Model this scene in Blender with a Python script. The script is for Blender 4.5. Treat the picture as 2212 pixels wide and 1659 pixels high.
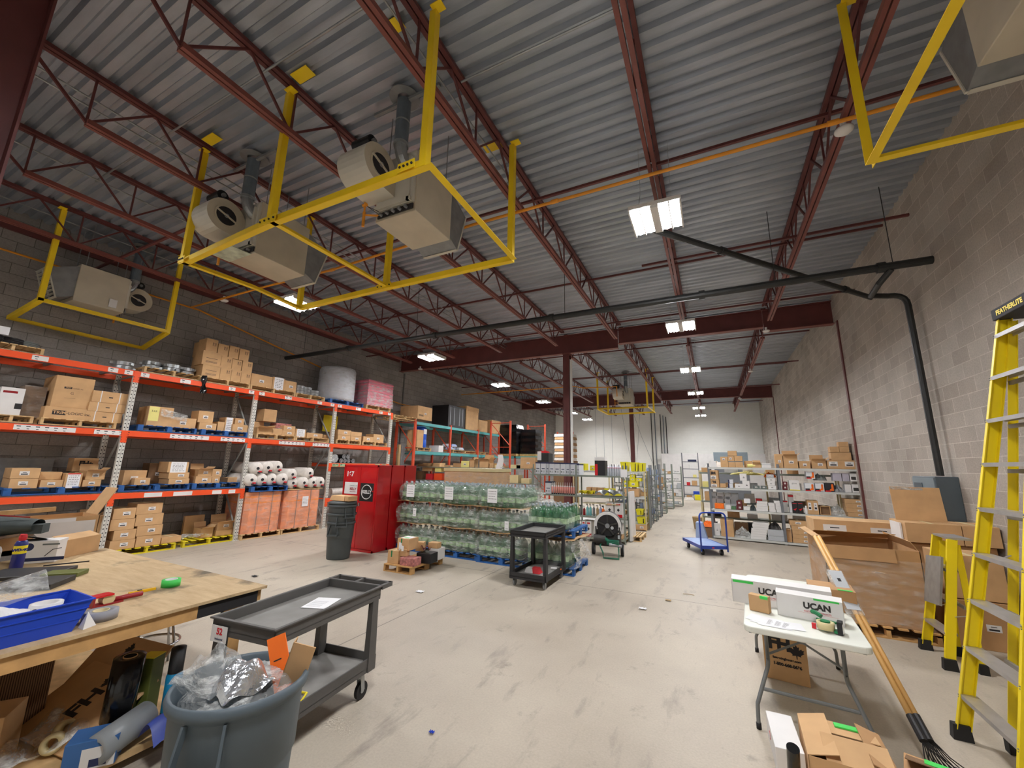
import bpy, math, random
from mathutils import Vector, Matrix
random.seed(7)
for o in list(bpy.data.objects): bpy.data.objects.remove(o, do_unlink=True)
SC = bpy.context.scene; COL = SC.collection
PI = math.pi
# ---------------- camera, world, exposure ----------------
cam_d = bpy.data.cameras.new('camera'); cam = bpy.data.objects.new('camera', cam_d); COL.objects.link(cam); SC.camera = cam
cam_d.sensor_width = 36.0; cam_d.lens = 14.107; cam_d.clip_start = 0.05; cam_d.clip_end = 200
ya, pi_, ro = -0.45866, 0.200107, 0.0182883
fw = Vector((math.sin(ya)*math.cos(pi_), math.cos(ya)*math.cos(pi_), math.sin(pi_)))
r0 = Vector((math.cos(ya), -math.sin(ya), 0)); u0 = r0.cross(fw)
rr = r0*math.cos(ro) + u0*math.sin(ro); uu = -r0*math.sin(ro) + u0*math.cos(ro)
cam.matrix_world = Matrix(((rr.x, uu.x, -fw.x, 0), (rr.y, uu.y, -fw.y, 0), (rr.z, uu.z, -fw.z, 1.9), (0, 0, 0, 1)))
SC.view_settings.view_transform = 'Standard'; SC.view_settings.look = 'None'
SC.view_settings.exposure = 0.0; SC.view_settings.gamma = 1.0; SC.view_settings.use_curve_mapping = False
wd = bpy.data.worlds.new('world'); SC.world = wd; wd.use_nodes = True
wd.node_tree.nodes['Background'].inputs[0].default_value = (.5, .5, .52, 1); wd.node_tree.nodes['Background'].inputs[1].default_value = 0.05
LAMP = 300.0   # emission of the high-bay strip lenses
XL, XR, YB, YF, ZC = -11.7, 3.2, 32.2, -3.5, 6.5

# ---------------- materials ----------------
def lin(c):
    return tuple(((x/12.92) if x <= .04045 else ((x+.055)/1.055)**2.4) for x in c)
MATS = {}
def mat(name, rgb, rough=.6, metal=0., var=.12, scale=6., bump=0., spec=.5, coat=0., stretch=None, emit=0):
    """rgb in display values 0..255"""
    if name in MATS: return MATS[name]
    m = bpy.data.materials.new(name); m.use_nodes = True; nt = m.node_tree; b = nt.nodes['Principled BSDF']
    c = lin([x/255 for x in rgb])
    b.inputs['Roughness'].default_value = rough; b.inputs['Metallic'].default_value = metal
    b.inputs['Specular IOR Level'].default_value = spec; b.inputs['Coat Weight'].default_value = coat
    tc = nt.nodes.new('ShaderNodeTexCoord'); n = nt.nodes.new('ShaderNodeTexNoise'); n.inputs['Scale'].default_value = scale; n.inputs['Detail'].default_value = 4
    src = tc.outputs['Object']
    if stretch:
        mp = nt.nodes.new('ShaderNodeMapping'); mp.inputs['Scale'].default_value = stretch; nt.links.new(src, mp.inputs[0]); src = mp.outputs[0]
    nt.links.new(src, n.inputs['Vector'])
    r = nt.nodes.new('ShaderNodeValToRGB'); r.color_ramp.elements[0].position = .3; r.color_ramp.elements[1].position = .7
    r.color_ramp.elements[0].color = (*[x*(1-var) for x in c], 1); r.color_ramp.elements[1].color = (*[min(1, x*(1+var)) for x in c], 1)
    nt.links.new(n.outputs['Fac'], r.inputs[0]); nt.links.new(r.outputs[0], b.inputs['Base Color'])
    if bump:
        bp = nt.nodes.new('ShaderNodeBump'); bp.inputs['Strength'].default_value = bump; bp.inputs['Distance'].default_value = .02
        nt.links.new(n.outputs['Fac'], bp.inputs['Height']); nt.links.new(bp.outputs[0], b.inputs['Normal'])
    if emit:
        b.inputs['Emission Color'].default_value = (.99, .985, 1, 1); b.inputs['Emission Strength'].default_value = emit
    MATS[name] = m; return m
class NT:
    def __init__(s, m): s.t = m.node_tree; s.n = s.t.nodes
    def new(s, k, **kw):
        x = s.n.new(k)
        for a, v in kw.items(): setattr(x, a, v)
        return x
    def math(s, op, a, b=None, c=None):
        x = s.n.new('ShaderNodeMath'); x.operation = op
        for i, v in enumerate((a, b, c)):
            if v is None: continue
            if isinstance(v, (int, float)): x.inputs[i].default_value = v
            else: s.t.links.new(v, x.inputs[i])
        return x.outputs[0]
    def link(s, a, b): s.t.links.new(a, b)
    def mix(s, f, a, b):
        x = s.n.new('ShaderNodeMix'); x.data_type = 'RGBA'
        if isinstance(f, (int, float)): x.inputs[0].default_value = f
        else: s.link(f, x.inputs[0])
        for i, v in ((6, a), (7, b)):
            if isinstance(v, tuple): x.inputs[i].default_value = (*v, 1) if len(v) == 3 else v
            else: s.link(v, x.inputs[i])
        return x.outputs[2]
def base(name, rough=.8, metal=0, spec=.4):
    m = bpy.data.materials.new(name); m.use_nodes = True; b = m.node_tree.nodes['Principled BSDF']
    b.inputs['Roughness'].default_value = rough; b.inputs['Metallic'].default_value = metal; b.inputs['Specular IOR Level'].default_value = spec
    MATS[name] = m; return m, NT(m), b
def L3(r, g, b): return lin((r/255, g/255, b/255))
def noise(nt, vec, scale, detail=4, rough=.55):
    n = nt.new('ShaderNodeTexNoise'); n.inputs['Scale'].default_value = scale; n.inputs['Detail'].default_value = detail; n.inputs['Roughness'].default_value = rough
    nt.link(vec, n.inputs['Vector']); return n.outputs['Fac']
def ramp(nt, f, p0, p1, c0=(0, 0, 0), c1=(1, 1, 1)):
    r = nt.new('ShaderNodeValToRGB'); e = r.color_ramp.elements; e[0].position = p0; e[1].position = p1; e[0].color = (*c0, 1); e[1].color = (*c1, 1)
    nt.link(f, r.inputs[0]); return r.outputs[0]
def block_wall(name, axis, c1, c2, mort, msize=.006, bumps=.5, stain=.25):
    m, nt, b = base(name, .9)
    tc = nt.new('ShaderNodeTexCoord'); sp = nt.new('ShaderNodeSeparateXYZ'); nt.link(tc.outputs['Object'], sp.inputs[0])
    cb = nt.new('ShaderNodeCombineXYZ'); nt.link(sp.outputs[axis], cb.inputs[0]); nt.link(sp.outputs[2], cb.inputs[1])
    br = nt.new('ShaderNodeTexBrick'); br.inputs['Scale'].default_value = 1; br.inputs['Brick Width'].default_value = .42; br.inputs['Row Height'].default_value = .212
    br.inputs['Mortar Size'].default_value = msize; br.inputs['Mortar Smooth'].default_value = .3; br.inputs['Bias'].default_value = 0
    br.inputs['Color1'].default_value = (*c1, 1); br.inputs['Color2'].default_value = (*c2, 1); br.inputs['Mortar'].default_value = (*mort, 1)
    nt.link(cb.outputs[0], br.inputs['Vector'])
    n1 = noise(nt, tc.outputs['Object'], .7, 6, .6); n2 = noise(nt, tc.outputs['Object'], 45, 3)
    f1 = ramp(nt, n1, .3, .7, (1-stain,)*3, (1+stain*.3,)*3); f2 = ramp(nt, n2, .3, .7, (.86,)*3, (1.08,)*3)
    x = nt.new('ShaderNodeMix', data_type='RGBA', blend_type='MULTIPLY'); x.inputs[0].default_value = 1; nt.link(br.outputs[0], x.inputs[6]); nt.link(f1, x.inputs[7])
    y = nt.new('ShaderNodeMix', data_type='RGBA', blend_type='MULTIPLY'); y.inputs[0].default_value = 1; nt.link(x.outputs[2], y.inputs[6]); nt.link(f2, y.inputs[7])
    nt.link(y.outputs[2], b.inputs['Base Color'])
    bp = nt.new('ShaderNodeBump'); bp.inputs['Strength'].default_value = bumps; bp.inputs['Distance'].default_value = .01
    h = nt.math('SUBTRACT', nt.math('MULTIPLY', n2, .5), br.outputs['Fac']); nt.link(h, bp.inputs['Height']); nt.link(bp.outputs[0], b.inputs['Normal'])
    return m
block_wall('block_right', 1, L3(178, 168, 158), L3(196, 188, 178), L3(214, 206, 196), .007)
block_wall('block_left', 1, L3(150, 146, 142), L3(166, 160, 156), L3(112, 108, 104), .006)
block_wall('block_back', 0, L3(246, 246, 240), L3(249, 249, 243), L3(238, 238, 232), .004, .25, .04)
def floor_mat():
    m, nt, b = base('concrete', .5, 0, .35)
    tc = nt.new('ShaderNodeTexCoord'); v = tc.outputs['Object']
    mp = nt.new('ShaderNodeMapping'); mp.inputs['Scale'].default_value = (1, .25, 1); mp.inputs['Rotation'].default_value = (0, 0, .5); nt.link(v, mp.inputs[0])
    a = noise(nt, v, .35, 7, .6); s = noise(nt, mp.outputs[0], 5, 6, .65); f = noise(nt, v, 60, 3)
    c = nt.mix(ramp(nt, a, .32, .68), L3(166, 155, 140), L3(199, 189, 172))
    c = nt.mix(ramp(nt, s, .56, .74), c, L3(150, 140, 129))
    c = nt.mix(ramp(nt, noise(nt, v, 2.2, 8, .7), .60, .72), c, L3(146, 136, 124))
    f2 = ramp(nt, f, .3, .7, (.93,)*3, (1.05,)*3)
    x = nt.new('ShaderNodeMix', data_type='RGBA', blend_type='MULTIPLY'); x.inputs[0].default_value = 1; nt.link(c, x.inputs[6]); nt.link(f2, x.inputs[7])
    # saw-cut joints along both axes
    sp = nt.new('ShaderNodeSeparateXYZ'); nt.link(v, sp.inputs[0])
    jl = []
    for out, off, per in ((sp.outputs[1], 6.86, 6.1), (sp.outputs[0], -3.69, 6.1)):
        q = nt.math('ABSOLUTE', nt.math('SUBTRACT', nt.math('FRACT', nt.math('ADD', nt.math('DIVIDE', nt.math('SUBTRACT', out, off), per), .5)), .5))
        jl.append(nt.math('LESS_THAN', q, .0012))
    j = nt.math('MAXIMUM', jl[0], jl[1])
    c2 = nt.mix(nt.math('MULTIPLY', j, .75), x.outputs[2], L3(96, 90, 84))
    nt.link(c2, b.inputs['Base Color'])
    nt.link(ramp(nt, a, .3, .7, (.42,)*3, (.62,)*3), b.inputs['Roughness'])
    bp = nt.new('ShaderNodeBump'); bp.inputs['Strength'].default_value = .12; bp.inputs['Distance'].default_value = .01; nt.link(f, bp.inputs['Height']); nt.link(bp.outputs[0], b.inputs['Normal'])
floor_mat()
def post_mat():
    m, nt, b = base('punched_post', .5)
    tc = nt.new('ShaderNodeTexCoord'); sp = nt.new('ShaderNodeSeparateXYZ'); nt.link(tc.outputs['Object'], sp.inputs[0])
    dz = nt.math('DIVIDE', nt.math('SUBTRACT', nt.math('FRACT', nt.math('DIVIDE', sp.outputs[2], .075)), .5), .16)
    dx = nt.math('DIVIDE', nt.math('SUBTRACT', nt.math('ABSOLUTE', sp.outputs[0]), .025), .010)
    d = nt.math('ADD', nt.math('MULTIPLY', dz, dz), nt.math('MULTIPLY', dx, dx)); h = nt.math('LESS_THAN', d, 1)
    seam = nt.math('LESS_THAN', nt.math('ABSOLUTE', sp.outputs[0]), .003)
    h = nt.math('MAXIMUM', h, nt.math('MULTIPLY', seam, .7))
    nt.link(nt.mix(h, L3(208, 206, 198), L3(40, 40, 42)), b.inputs['Base Color'])
post_mat()
def corr_mat():
    m, nt, b = base('kraft_edges', .9)
    tc = nt.new('ShaderNodeTexCoord'); w = nt.new('ShaderNodeTexWave'); w.inputs['Scale'].default_value = 26; w.inputs['Distortion'].default_value = 1.2; w.bands_direction = 'Y'
    nt.link(tc.outputs['Object'], w.inputs['Vector']); nt.link(ramp(nt, w.outputs['Fac'], .25, .6, L3(70, 50, 34), L3(140, 106, 76)), b.inputs['Base Color'])
corr_mat()
def deck_mat():
    m, nt, b = base('deck_metal', .36, .5, .5)
    tc = nt.new('ShaderNodeTexCoord'); v = tc.outputs['Object']
    mp = nt.new('ShaderNodeMapping'); mp.inputs['Scale'].default_value = (.4, 2.5, 1); nt.link(v, mp.inputs[0])
    a = noise(nt, mp.outputs[0], 1.4, 6, .6)
    nt.link(nt.mix(ramp(nt, a, .3, .7), L3(150, 157, 168), L3(186, 193, 204)), b.inputs['Base Color'])
deck_mat()
def film_mat(name, tr=.72, tint=(1, 1, 1), rough=.12, scale=7, white=0.3):
    m = bpy.data.materials.new(name); m.use_nodes = True; nt = NT(m); nt.n.clear()
    out = nt.new('ShaderNodeOutputMaterial'); tb = nt.new('ShaderNodeBsdfTransparent'); tb.inputs[0].default_value = (*tint, 1)
    gl = nt.new('ShaderNodeBsdfPrincipled'); gl.inputs['Base Color'].default_value = (.9, .92, .9, 1); gl.inputs['Roughness'].default_value = rough; gl.inputs['Specular IOR Level'].default_value = 1
    tc = nt.new('ShaderNodeTexCoord'); mp = nt.new('ShaderNodeMapping'); mp.inputs['Scale'].default_value = (1, 1, 3); nt.link(tc.outputs['Object'], mp.inputs[0])
    n = noise(nt, mp.outputs[0], scale, 5, .6)
    bp = nt.new('ShaderNodeBump'); bp.inputs['Strength'].default_value = .9; bp.inputs['Distance'].default_value = .05; nt.link(n, bp.inputs['Height']); nt.link(bp.outputs[0], gl.inputs['Normal'])
    f = ramp(nt, n, .45, .8, ((1-tr)*.55,)*3, (min(1, (1-tr)+white),)*3)  # opaque white creases, also standing in for highlights on the film
    mx = nt.new('ShaderNodeMixShader'); nt.link(f, mx.inputs[0]); nt.link(tb.outputs[0], mx.inputs[1]); nt.link(gl.outputs[0], mx.inputs[2]); nt.link(mx.outputs[0], out.inputs[0])
    MATS[name] = m; return m
film_mat('film'); film_mat('film_thick', .62, (1, 1, 1), .08, 9, .6); film_mat('film_soft', .85, (1, 1, 1), .15, 5, .25); film_mat('film_jug', .8, (.97, 1, .97), .06, 6, .5); film_mat('pink_film', .62, (1, .85, .9), .15, 4, .3)
def M(k): return MATS[k]
for a in [
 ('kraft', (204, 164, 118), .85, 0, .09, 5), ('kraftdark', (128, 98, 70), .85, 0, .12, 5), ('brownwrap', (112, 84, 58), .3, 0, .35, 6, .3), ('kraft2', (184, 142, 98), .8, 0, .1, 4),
 ('wood', (214, 180, 130), .8, 0, .18, 9, .1), ('wood_old', (196, 152, 96), .75, 0, .25, 7, .1), ('blue', (38, 92, 158), .6, 0, .2, 6), ('yellow', (226, 208, 40), .6, 0, .12, 6),
 ('white', (228, 226, 224), .6, 0, .04, 5), ('whitebox', (218, 220, 226), .6, 0, .05, 5), ('silver', (186, 190, 194), .5, 0, .06, 5), ('black', (28, 28, 30), .5, 0, .2, 6), ('greybin', (98, 108, 104), .5, 0, .1, 6),
 ('darkred', (96, 26, 34), .5, 0, .15, 6), ('red', (206, 24, 34), .35, 0, .06, 5), ('orange', (240, 130, 40), .5, 0, .15, 12), ('green', (80, 120, 80), .6, 0, .1, 6), ('lilac', (186, 182, 196), .6, 0, .05, 5),
 ('glove', (224, 226, 230), .5, 0, .04, 5), ('blackglove', (36, 36, 44), .5, 0, .05, 5), ('navy', (34, 44, 84), .5, 0, .05, 5), ('navytop', (214, 216, 222), .6, 0, .04, 5),
 ('yellowbox', (232, 222, 34), .5, 0, .06, 5), ('paleyellow', (236, 226, 140), .6, 0, .06, 5), ('redwhite', (176, 112, 108), .6, 0, .5, 22), ('paper', (238, 238, 240), .7, 0, .02, 5), ('ink', (34, 32, 34), .7, 0, .05, 5),
 ('steel_red', (102, 52, 50), .55, 0, .16, 3), ('steel_red_lit', (124, 68, 60), .5, 0, .16, 3), ('guard_yellow', (252, 212, 30), .45, 0, .08, 3), ('gas_orange', (226, 148, 36), .5, 0, .1, 4),  # the second red is the same steel with its highlight painted in
 ('galv', (168, 172, 174), .35, .7, .15, 8), ('galv_dull', (140, 142, 144), .5, .3, .15, 8), ('flue_grey', (112, 122, 132), .45, .35, .12, 6), ('heater_tan', (196, 186, 166), .55, 0, .08, 3), ('heater_lite', (206, 202, 190), .5, 0, .08, 3),
 ('black_pipe', (38, 40, 40), .45, 0, .2, 6), ('rack_orange', (240, 86, 40), .45, 0, .06, 3), ('rack_rust', (206, 78, 48), .5, 0, .06, 3), ('rack_teal', (86, 164, 166), .5, 0, .08, 3), ('rack_grey', (150, 152, 150), .45, .2, .06, 4),
 ('cab_red', (190, 16, 26), .28, 0, .05, 3, 0, .5, .4), ('can_grey', (84, 96, 104), .5, 0, .07, 5), ('can_dark', (72, 78, 80), .5, 0, .07, 5), ('cart_grey', (84, 82, 80), .55, 0, .1, 4), ('cart_black', (40, 40, 42), .6, 0, .15, 5), ('tray_worn', (128, 126, 122), .6, 0, .2, 4),
 ('rubber', (26, 26, 27), .7, 0, .1, 8), ('shelf_grey', (118, 122, 128), .45, .3, .06, 5), ('shelf_lite', (206, 208, 204), .45, .1, .05, 4), ('gs_green', (138, 146, 136), .45, .3, .08, 5), ('trolley_blue', (34, 66, 164), .35, 0, .06, 4), ('deck_blue', (122, 150, 200), .5, 0, .1, 6),
 ('plastic_white', (232, 234, 224), .45, 0, .04, 4), ('leg_grey', (128, 132, 134), .4, .4, .06, 4), ('tan_handle', (214, 166, 98), .5, 0, .12, 5), ('lad_yellow', (240, 214, 20), .4, 0, .06, 3), ('alu', (196, 194, 194), .38, .75, .08, 10), ('alu_old', (150, 146, 140), .5, .5, .15, 10),
 ('tape_green', (70, 210, 90), .5, 0, .04, 5), ('duct_grey', (140, 140, 146), .5, 0, .05, 6), ('bin_blue', (30, 72, 196), .4, 0, .06, 4), ('chrome', (190, 190, 190), .15, 1, .03, 4), ('cutter_yellow', (246, 190, 30), .4, 0, .05, 4), ('maroon', (150, 30, 36), .4, 0, .1, 4),
 ('cap_grey', (150, 160, 166), .5, 0, .04, 5), ('jug_label', (160, 188, 148), .5, 0, .45, 14), ('wrap_orange', (236, 146, 96), .5, 0, .22, 5, .2), ('tape_orange', (246, 140, 30), .5, 0, .05, 5), ('roll_white', (222, 216, 208), .6, 0, .12, 10, .2), ('foam', (202, 206, 214), .5, 0, .08, 6, .15), ('pink', (214, 124, 142), .6, 0, .15, 5, .2),
 ('clip_tan', (214, 198, 150), .4, 0, .05, 5), ('foil', (200, 204, 208), .22, .8, .3, 12, .8), ('blackwrap', (18, 18, 20), .16, 0, .1, 6, .25), ('barrel_blue', (30, 90, 200), .4, 0, .05, 4), ('pinktube', (236, 160, 150), .5, 0, .05, 4), ('aqua', (120, 190, 194), .5, 0, .05, 4), ('can_silver', (200, 206, 216), .35, .3, .1, 8),
 ('panel_grey', (84, 96, 104), .45, .1, .05, 4), ('panel_lite', (132, 146, 154), .4, .2, .05, 4), ('olive', (96, 104, 44), .5, 0, .1, 6), ('cyan', (24, 150, 204), .4, 0, .05, 5), ('blue_poly', (66, 84, 170), .5, 0, .15, 6, .2), ('bluebox', (56, 104, 164), .5, 0, .1, 6), ('darkcloth', (64, 72, 72), .85, 0, .2, 9, .3), ('wd_blue', (32, 40, 120), .4, 0, .04, 5), ('wd_yellow', (246, 226, 40), .5, 0, .04, 5),
 ('orange_flyer', (250, 116, 20), .5, 0, .03, 5), ('green_paint', (20, 96, 72), .45, 0, .12, 6), ('drum_dark', (58, 56, 54), .6, .2, .3, 10), ('tan_plastic', (178, 150, 106), .6, 0, .06, 4), ('lite_blue', (150, 170, 210), .5, 0, .05, 5), ('shade_plastic', (150, 156, 160), .4, 0, .05, 5), ('redink', (206, 40, 50), .6, 0, .05, 5), ('greenplastic', (20, 120, 70), .4, 0, .05, 5),
 ('strip_off', (90, 88, 84), .5, 0, .05, 5), ('slate', (120, 126, 124), .6, .2, .1, 4), ('pallet_sticker', (230, 232, 234), .5, 0, .03, 4)]:
    mat(*a)
mat('lamp', (255, 250, 235), .4, emit=LAMP)
def bench_mat():
    m, nt, b = base('bench_ply', .7)
    tc = nt.new('ShaderNodeTexCoord'); v = tc.outputs['Object']; mp = nt.new('ShaderNodeMapping'); mp.inputs['Scale'].default_value = (1, 5, 1); nt.link(v, mp.inputs[0])
    a = noise(nt, mp.outputs[0], 3, 8, .7); s = noise(nt, v, 1.6, 6, .6)
    c = nt.mix(ramp(nt, a, .35, .7), L3(208, 182, 142), L3(184, 154, 114)); c = nt.mix(ramp(nt, s, .57, .68), c, L3(104, 92, 74)); nt.link(c, b.inputs['Base Color'])
bench_mat()
def jug_mat():
    m = bpy.data.materials.new('jug'); m.use_nodes = True; b = m.node_tree.nodes['Principled BSDF']
    b.inputs['Base Color'].default_value = (*L3(52, 118, 76), 1); b.inputs['Roughness'].default_value = .12; b.inputs['Specular IOR Level'].default_value = .9
    b.inputs['Alpha'].default_value = .5; b.inputs['Coat Weight'].default_value = .5; MATS['jug'] = m
jug_mat()

# ---------------- mesh builder ----------------
class MB:
    def __init__(s): s.v = []; s.f = []; s.mi = []; s.m = []
    def _m(s, k):
        if k not in s.m: s.m.append(k)
        return s.m.index(k)
    def add(s, vs, fs, k, X=None):
        n = len(s.v); i = s._m(k)
        for v in vs:
            v = Vector(v); s.v.append(X @ v if X else v)
        for f in fs: s.f.append([n+j for j in f]); s.mi.append(i)
        return s
    def box(s, x0, x1, y0, y1, z0, z1, k, X=None):
        vs = [(x, y, z) for x in (x0, x1) for y in (y0, y1) for z in (z0, z1)]
        return s.add(vs, [(0, 1, 3, 2), (4, 6, 7, 5), (0, 4, 5, 1), (2, 3, 7, 6), (0, 2, 6, 4), (1, 5, 7, 3)], k, X)
    def frustum(s, a, b, z0, z1, k, X=None):
        vs = [(a[0], a[2], z0), (a[1], a[2], z0), (a[1], a[3], z0), (a[0], a[3], z0), (b[0], b[2], z1), (b[1], b[2], z1), (b[1], b[3], z1), (b[0], b[3], z1)]
        return s.add(vs, [(3, 2, 1, 0), (4, 5, 6, 7), (0, 1, 5, 4), (1, 2, 6, 5), (2, 3, 7, 6), (3, 0, 4, 7)], k, X)
    def bar(s, p0, p1, w, h, k, up=(0, 0, 1), X=None):
        p0, p1 = Vector(p0), Vector(p1); d = (p1-p0).normalized(); a = Vector(up)
        if abs(d.dot(a)) > .98: a = Vector((0, 1, 0))
        x = d.cross(a).normalized(); y = x.cross(d).normalized()
        vs = [p+x*(sx*w/2)+y*(sy*h/2) for p in (p0, p1) for sx, sy in ((-1, -1), (1, -1), (1, 1), (-1, 1))]
        return s.add(vs, [(3, 2, 1, 0), (4, 5, 6, 7), (0, 1, 5, 4), (1, 2, 6, 5), (2, 3, 7, 6), (3, 0, 4, 7)], k, X)
    def angle(s, p0, p1, w, k, up=(0, 0, 1), sx=1, sy=1, t=.006):
        """L-section steel angle"""
        p0, p1 = Vector(p0), Vector(p1); d = (p1-p0).normalized(); a = Vector(up)
        if abs(d.dot(a)) > .98: a = Vector((0, 1, 0))
        x = d.cross(a).normalized()*sx; y = x.cross(d).normalized()*(sy if sx > 0 else -sy)
        s.bar(p0+x*(w/2), p1+x*(w/2), w, t, k, up); s.bar(p0+y*(w/2), p1+y*(w/2), t, w, k, up)
        return s
    def cyl(s, p0, p1, r, k, n=16, r2=None, caps=True, X=None):
        p0, p1 = Vector(p0), Vector(p1); r2 = r if r2 is None else r2; d = (p1-p0).normalized()
        a = Vector((0, 0, 1)) if abs(d.z) < .9 else Vector((1, 0, 0)); x = d.cross(a).normalized(); y = d.cross(x)
        vs = [p+(x*math.cos(2*PI*i/n)+y*math.sin(2*PI*i/n))*q for p, q in ((p0, r), (p1, r2)) for i in range(n)]
        fs = [(i, i+n, (i+1) % n+n, (i+1) % n) for i in range(n)]
        if caps: fs += [tuple(range(n)), tuple(range(2*n-1, n-1, -1))]
        return s.add(vs, fs, k, X)
    def tube(s, pts, r, k, n=8, closed=False):
        pts = [Vector(p) for p in pts]; N = len(pts); vs = []; prev = None
        for i, p in enumerate(pts):
            a = pts[(i-1) % N] if (closed or i) else p; b = pts[(i+1) % N] if (closed or i < N-1) else p
            d = (b-a).normalized()
            x = (prev - d*prev.dot(d)) if prev else d.cross(Vector((0, 0, 1)) if abs(d.z) < .9 else Vector((1, 0, 0)))
            x.normalize(); prev = x; y = d.cross(x)
            vs += [p+(x*math.cos(2*PI*j/n)+y*math.sin(2*PI*j/n))*r for j in range(n)]
        fs = []
        for i in range(N if closed else N-1):
            a, b = i*n, ((i+1) % N)*n
            fs += [(a+j, a+(j+1) % n, b+(j+1) % n, b+j) for j in range(n)]
        if not closed: fs += [tuple(range(n-1, -1, -1)), tuple(range((N-1)*n, N*n))]
        return s.add(vs, fs, k)
    def lathe(s, prof, k, c=(0, 0, 0), n=24, X=None, ks=None):
        N = len(prof); vs = [(c[0]+r*math.cos(2*PI*j/n), c[1]+r*math.sin(2*PI*j/n), c[2]+z) for r, z in prof for j in range(n)]
        for i in range(N-1):
            pass
        fs = [(i*n+j, i*n+(j+1) % n, (i+1)*n+(j+1) % n, (i+1)*n+j) for i in range(N-1) for j in range(n)]
        return s.add(vs, fs, k, X)
    def quad(s, a, b, c, d, k, X=None): return s.add([a, b, c, d], [(0, 1, 2, 3)], k, X)
    def sheet(s, fn, nu, nv, k, X=None):
        vs = [fn(i/nu, j/nv) for i in range(nu+1) for j in range(nv+1)]; w = nv+1
        return s.add(vs, [(i*w+j, (i+1)*w+j, (i+1)*w+j+1, i*w+j+1) for i in range(nu) for j in range(nv)], k, X)
    def prism(s, poly, y0, y1, k, X=None):
        """poly in xz, extruded along y"""
        n = len(poly); vs = [(x, y0, z) for x, z in poly]+[(x, y1, z) for x, z in poly]
        return s.add(vs, [tuple(range(n)), tuple(range(2*n-1, n-1, -1))]+[(i, i+n, (i+1) % n+n, (i+1) % n) for i in range(n)], k, X)
    def build(s, name, parent=None, smooth=False, loc=None, rz=0, bevel=0, solid=0):
        me = bpy.data.meshes.new(name); me.from_pydata([tuple(v) for v in s.v], [], s.f)
        for k in s.m: me.materials.append(M(k))
        for p, i in zip(me.polygons, s.mi): p.material_index = i; p.use_smooth = smooth
        me.validate(); me.update()
        o = bpy.data.objects.new(name, me); COL.objects.link(o)
        if parent: o.parent = parent
        if loc is not None: o.location = loc
        if rz: o.rotation_euler.z = rz
        if bevel:
            b = o.modifiers.new('b', 'BEVEL'); b.width = bevel; b.segments = 2; b.limit_method = 'ANGLE'
        if solid:
            b = o.modifiers.new('s', 'SOLIDIFY'); b.thickness = solid; b.offset = 0
        if smooth:
            try: me.shade_auto_smooth if False else None
            except Exception: pass
        return o
LAB = {}
def tag(o, label, cat, group=None, kind=None):
    o['label'] = label; o['category'] = cat
    if group: o['group'] = group
    if kind: o['kind'] = kind
    LAB.setdefault(label, []).append(o.name)
    return o
def thing(name, loc=(0, 0, 0), rz=0):
    o = bpy.data.objects.new(name, None); COL.objects.link(o); o.location = loc; o.rotation_euler.z = rz; return o
def struct(o): o['kind'] = 'structure'; return o
def copy_tree(o, parent=None):
    c = o.copy(); COL.objects.link(c)
    if parent: c.parent = parent
    for ch in list(o.children): copy_tree(ch, c)
    return c
ORD = ['first', 'second', 'third', 'fourth', 'fifth', 'sixth', 'seventh', 'eighth', 'ninth', 'tenth', 'eleventh', 'twelfth', 'thirteenth', 'fourteenth', 'fifteenth', 'sixteenth']
def text(body, size, k, parent, org, xa, ua, name='lettering', align='CENTER', extr=.0006, bold=0):
    """text lying in the plane spanned by xa (reading direction) and ua (up), in the parent's space"""
    cu = bpy.data.curves.new(name, 'FONT'); cu.body = body; cu.size = size; cu.align_x = align; cu.align_y = 'CENTER'; cu.extrude = extr; cu.offset = bold
    tmp = bpy.data.objects.new('tmp', cu); COL.objects.link(tmp); dg = bpy.context.evaluated_depsgraph_get(); dg.update()
    me = bpy.data.meshes.new_from_object(tmp.evaluated_get(dg)); bpy.data.objects.remove(tmp, do_unlink=True); bpy.data.curves.remove(cu)
    me.materials.clear(); me.materials.append(M(k)); me.name = name
    o = bpy.data.objects.new(name, me); COL.objects.link(o); o.parent = parent
    x = Vector(xa).normalized(); u = Vector(ua).normalized(); n = x.cross(u)
    o.matrix_local = Matrix(((x.x, u.x, n.x, org[0]), (x.y, u.y, n.y, org[1]), (x.z, u.z, n.z, org[2]), (0, 0, 0, 1)))
    return o
LEAF = [(0, .5), (.09, .33), (.2, .38), (.17, .12), (.33, .27), (.37, .17), (.5, .19), (.44, .04), (.5, -.02), (.26, -.2), (.29, -.3), (.04, -.26), (.03, -.5), (-.03, -.5), (-.04, -.26), (-.29, -.3), (-.26, -.2), (-.5, -.02), (-.44, .04), (-.5, .19), (-.37, .17), (-.33, .27), (-.17, .12), (-.2, .38), (-.09, .33)]
def leaf(parent, org, xa, ua, size, k='ink', name='leaf_mark'):
    x, u = Vector(xa), Vector(ua); n = x.cross(u); b = MB()
    pts = [Vector(org)+x*(a*size)+u*(c*size) for a, c in LEAF]
    b.add([*pts, Vector(org)], [(i, (i+1) % len(LEAF), len(LEAF)) for i in range(len(LEAF))], k); return b.build(name, parent)
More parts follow.
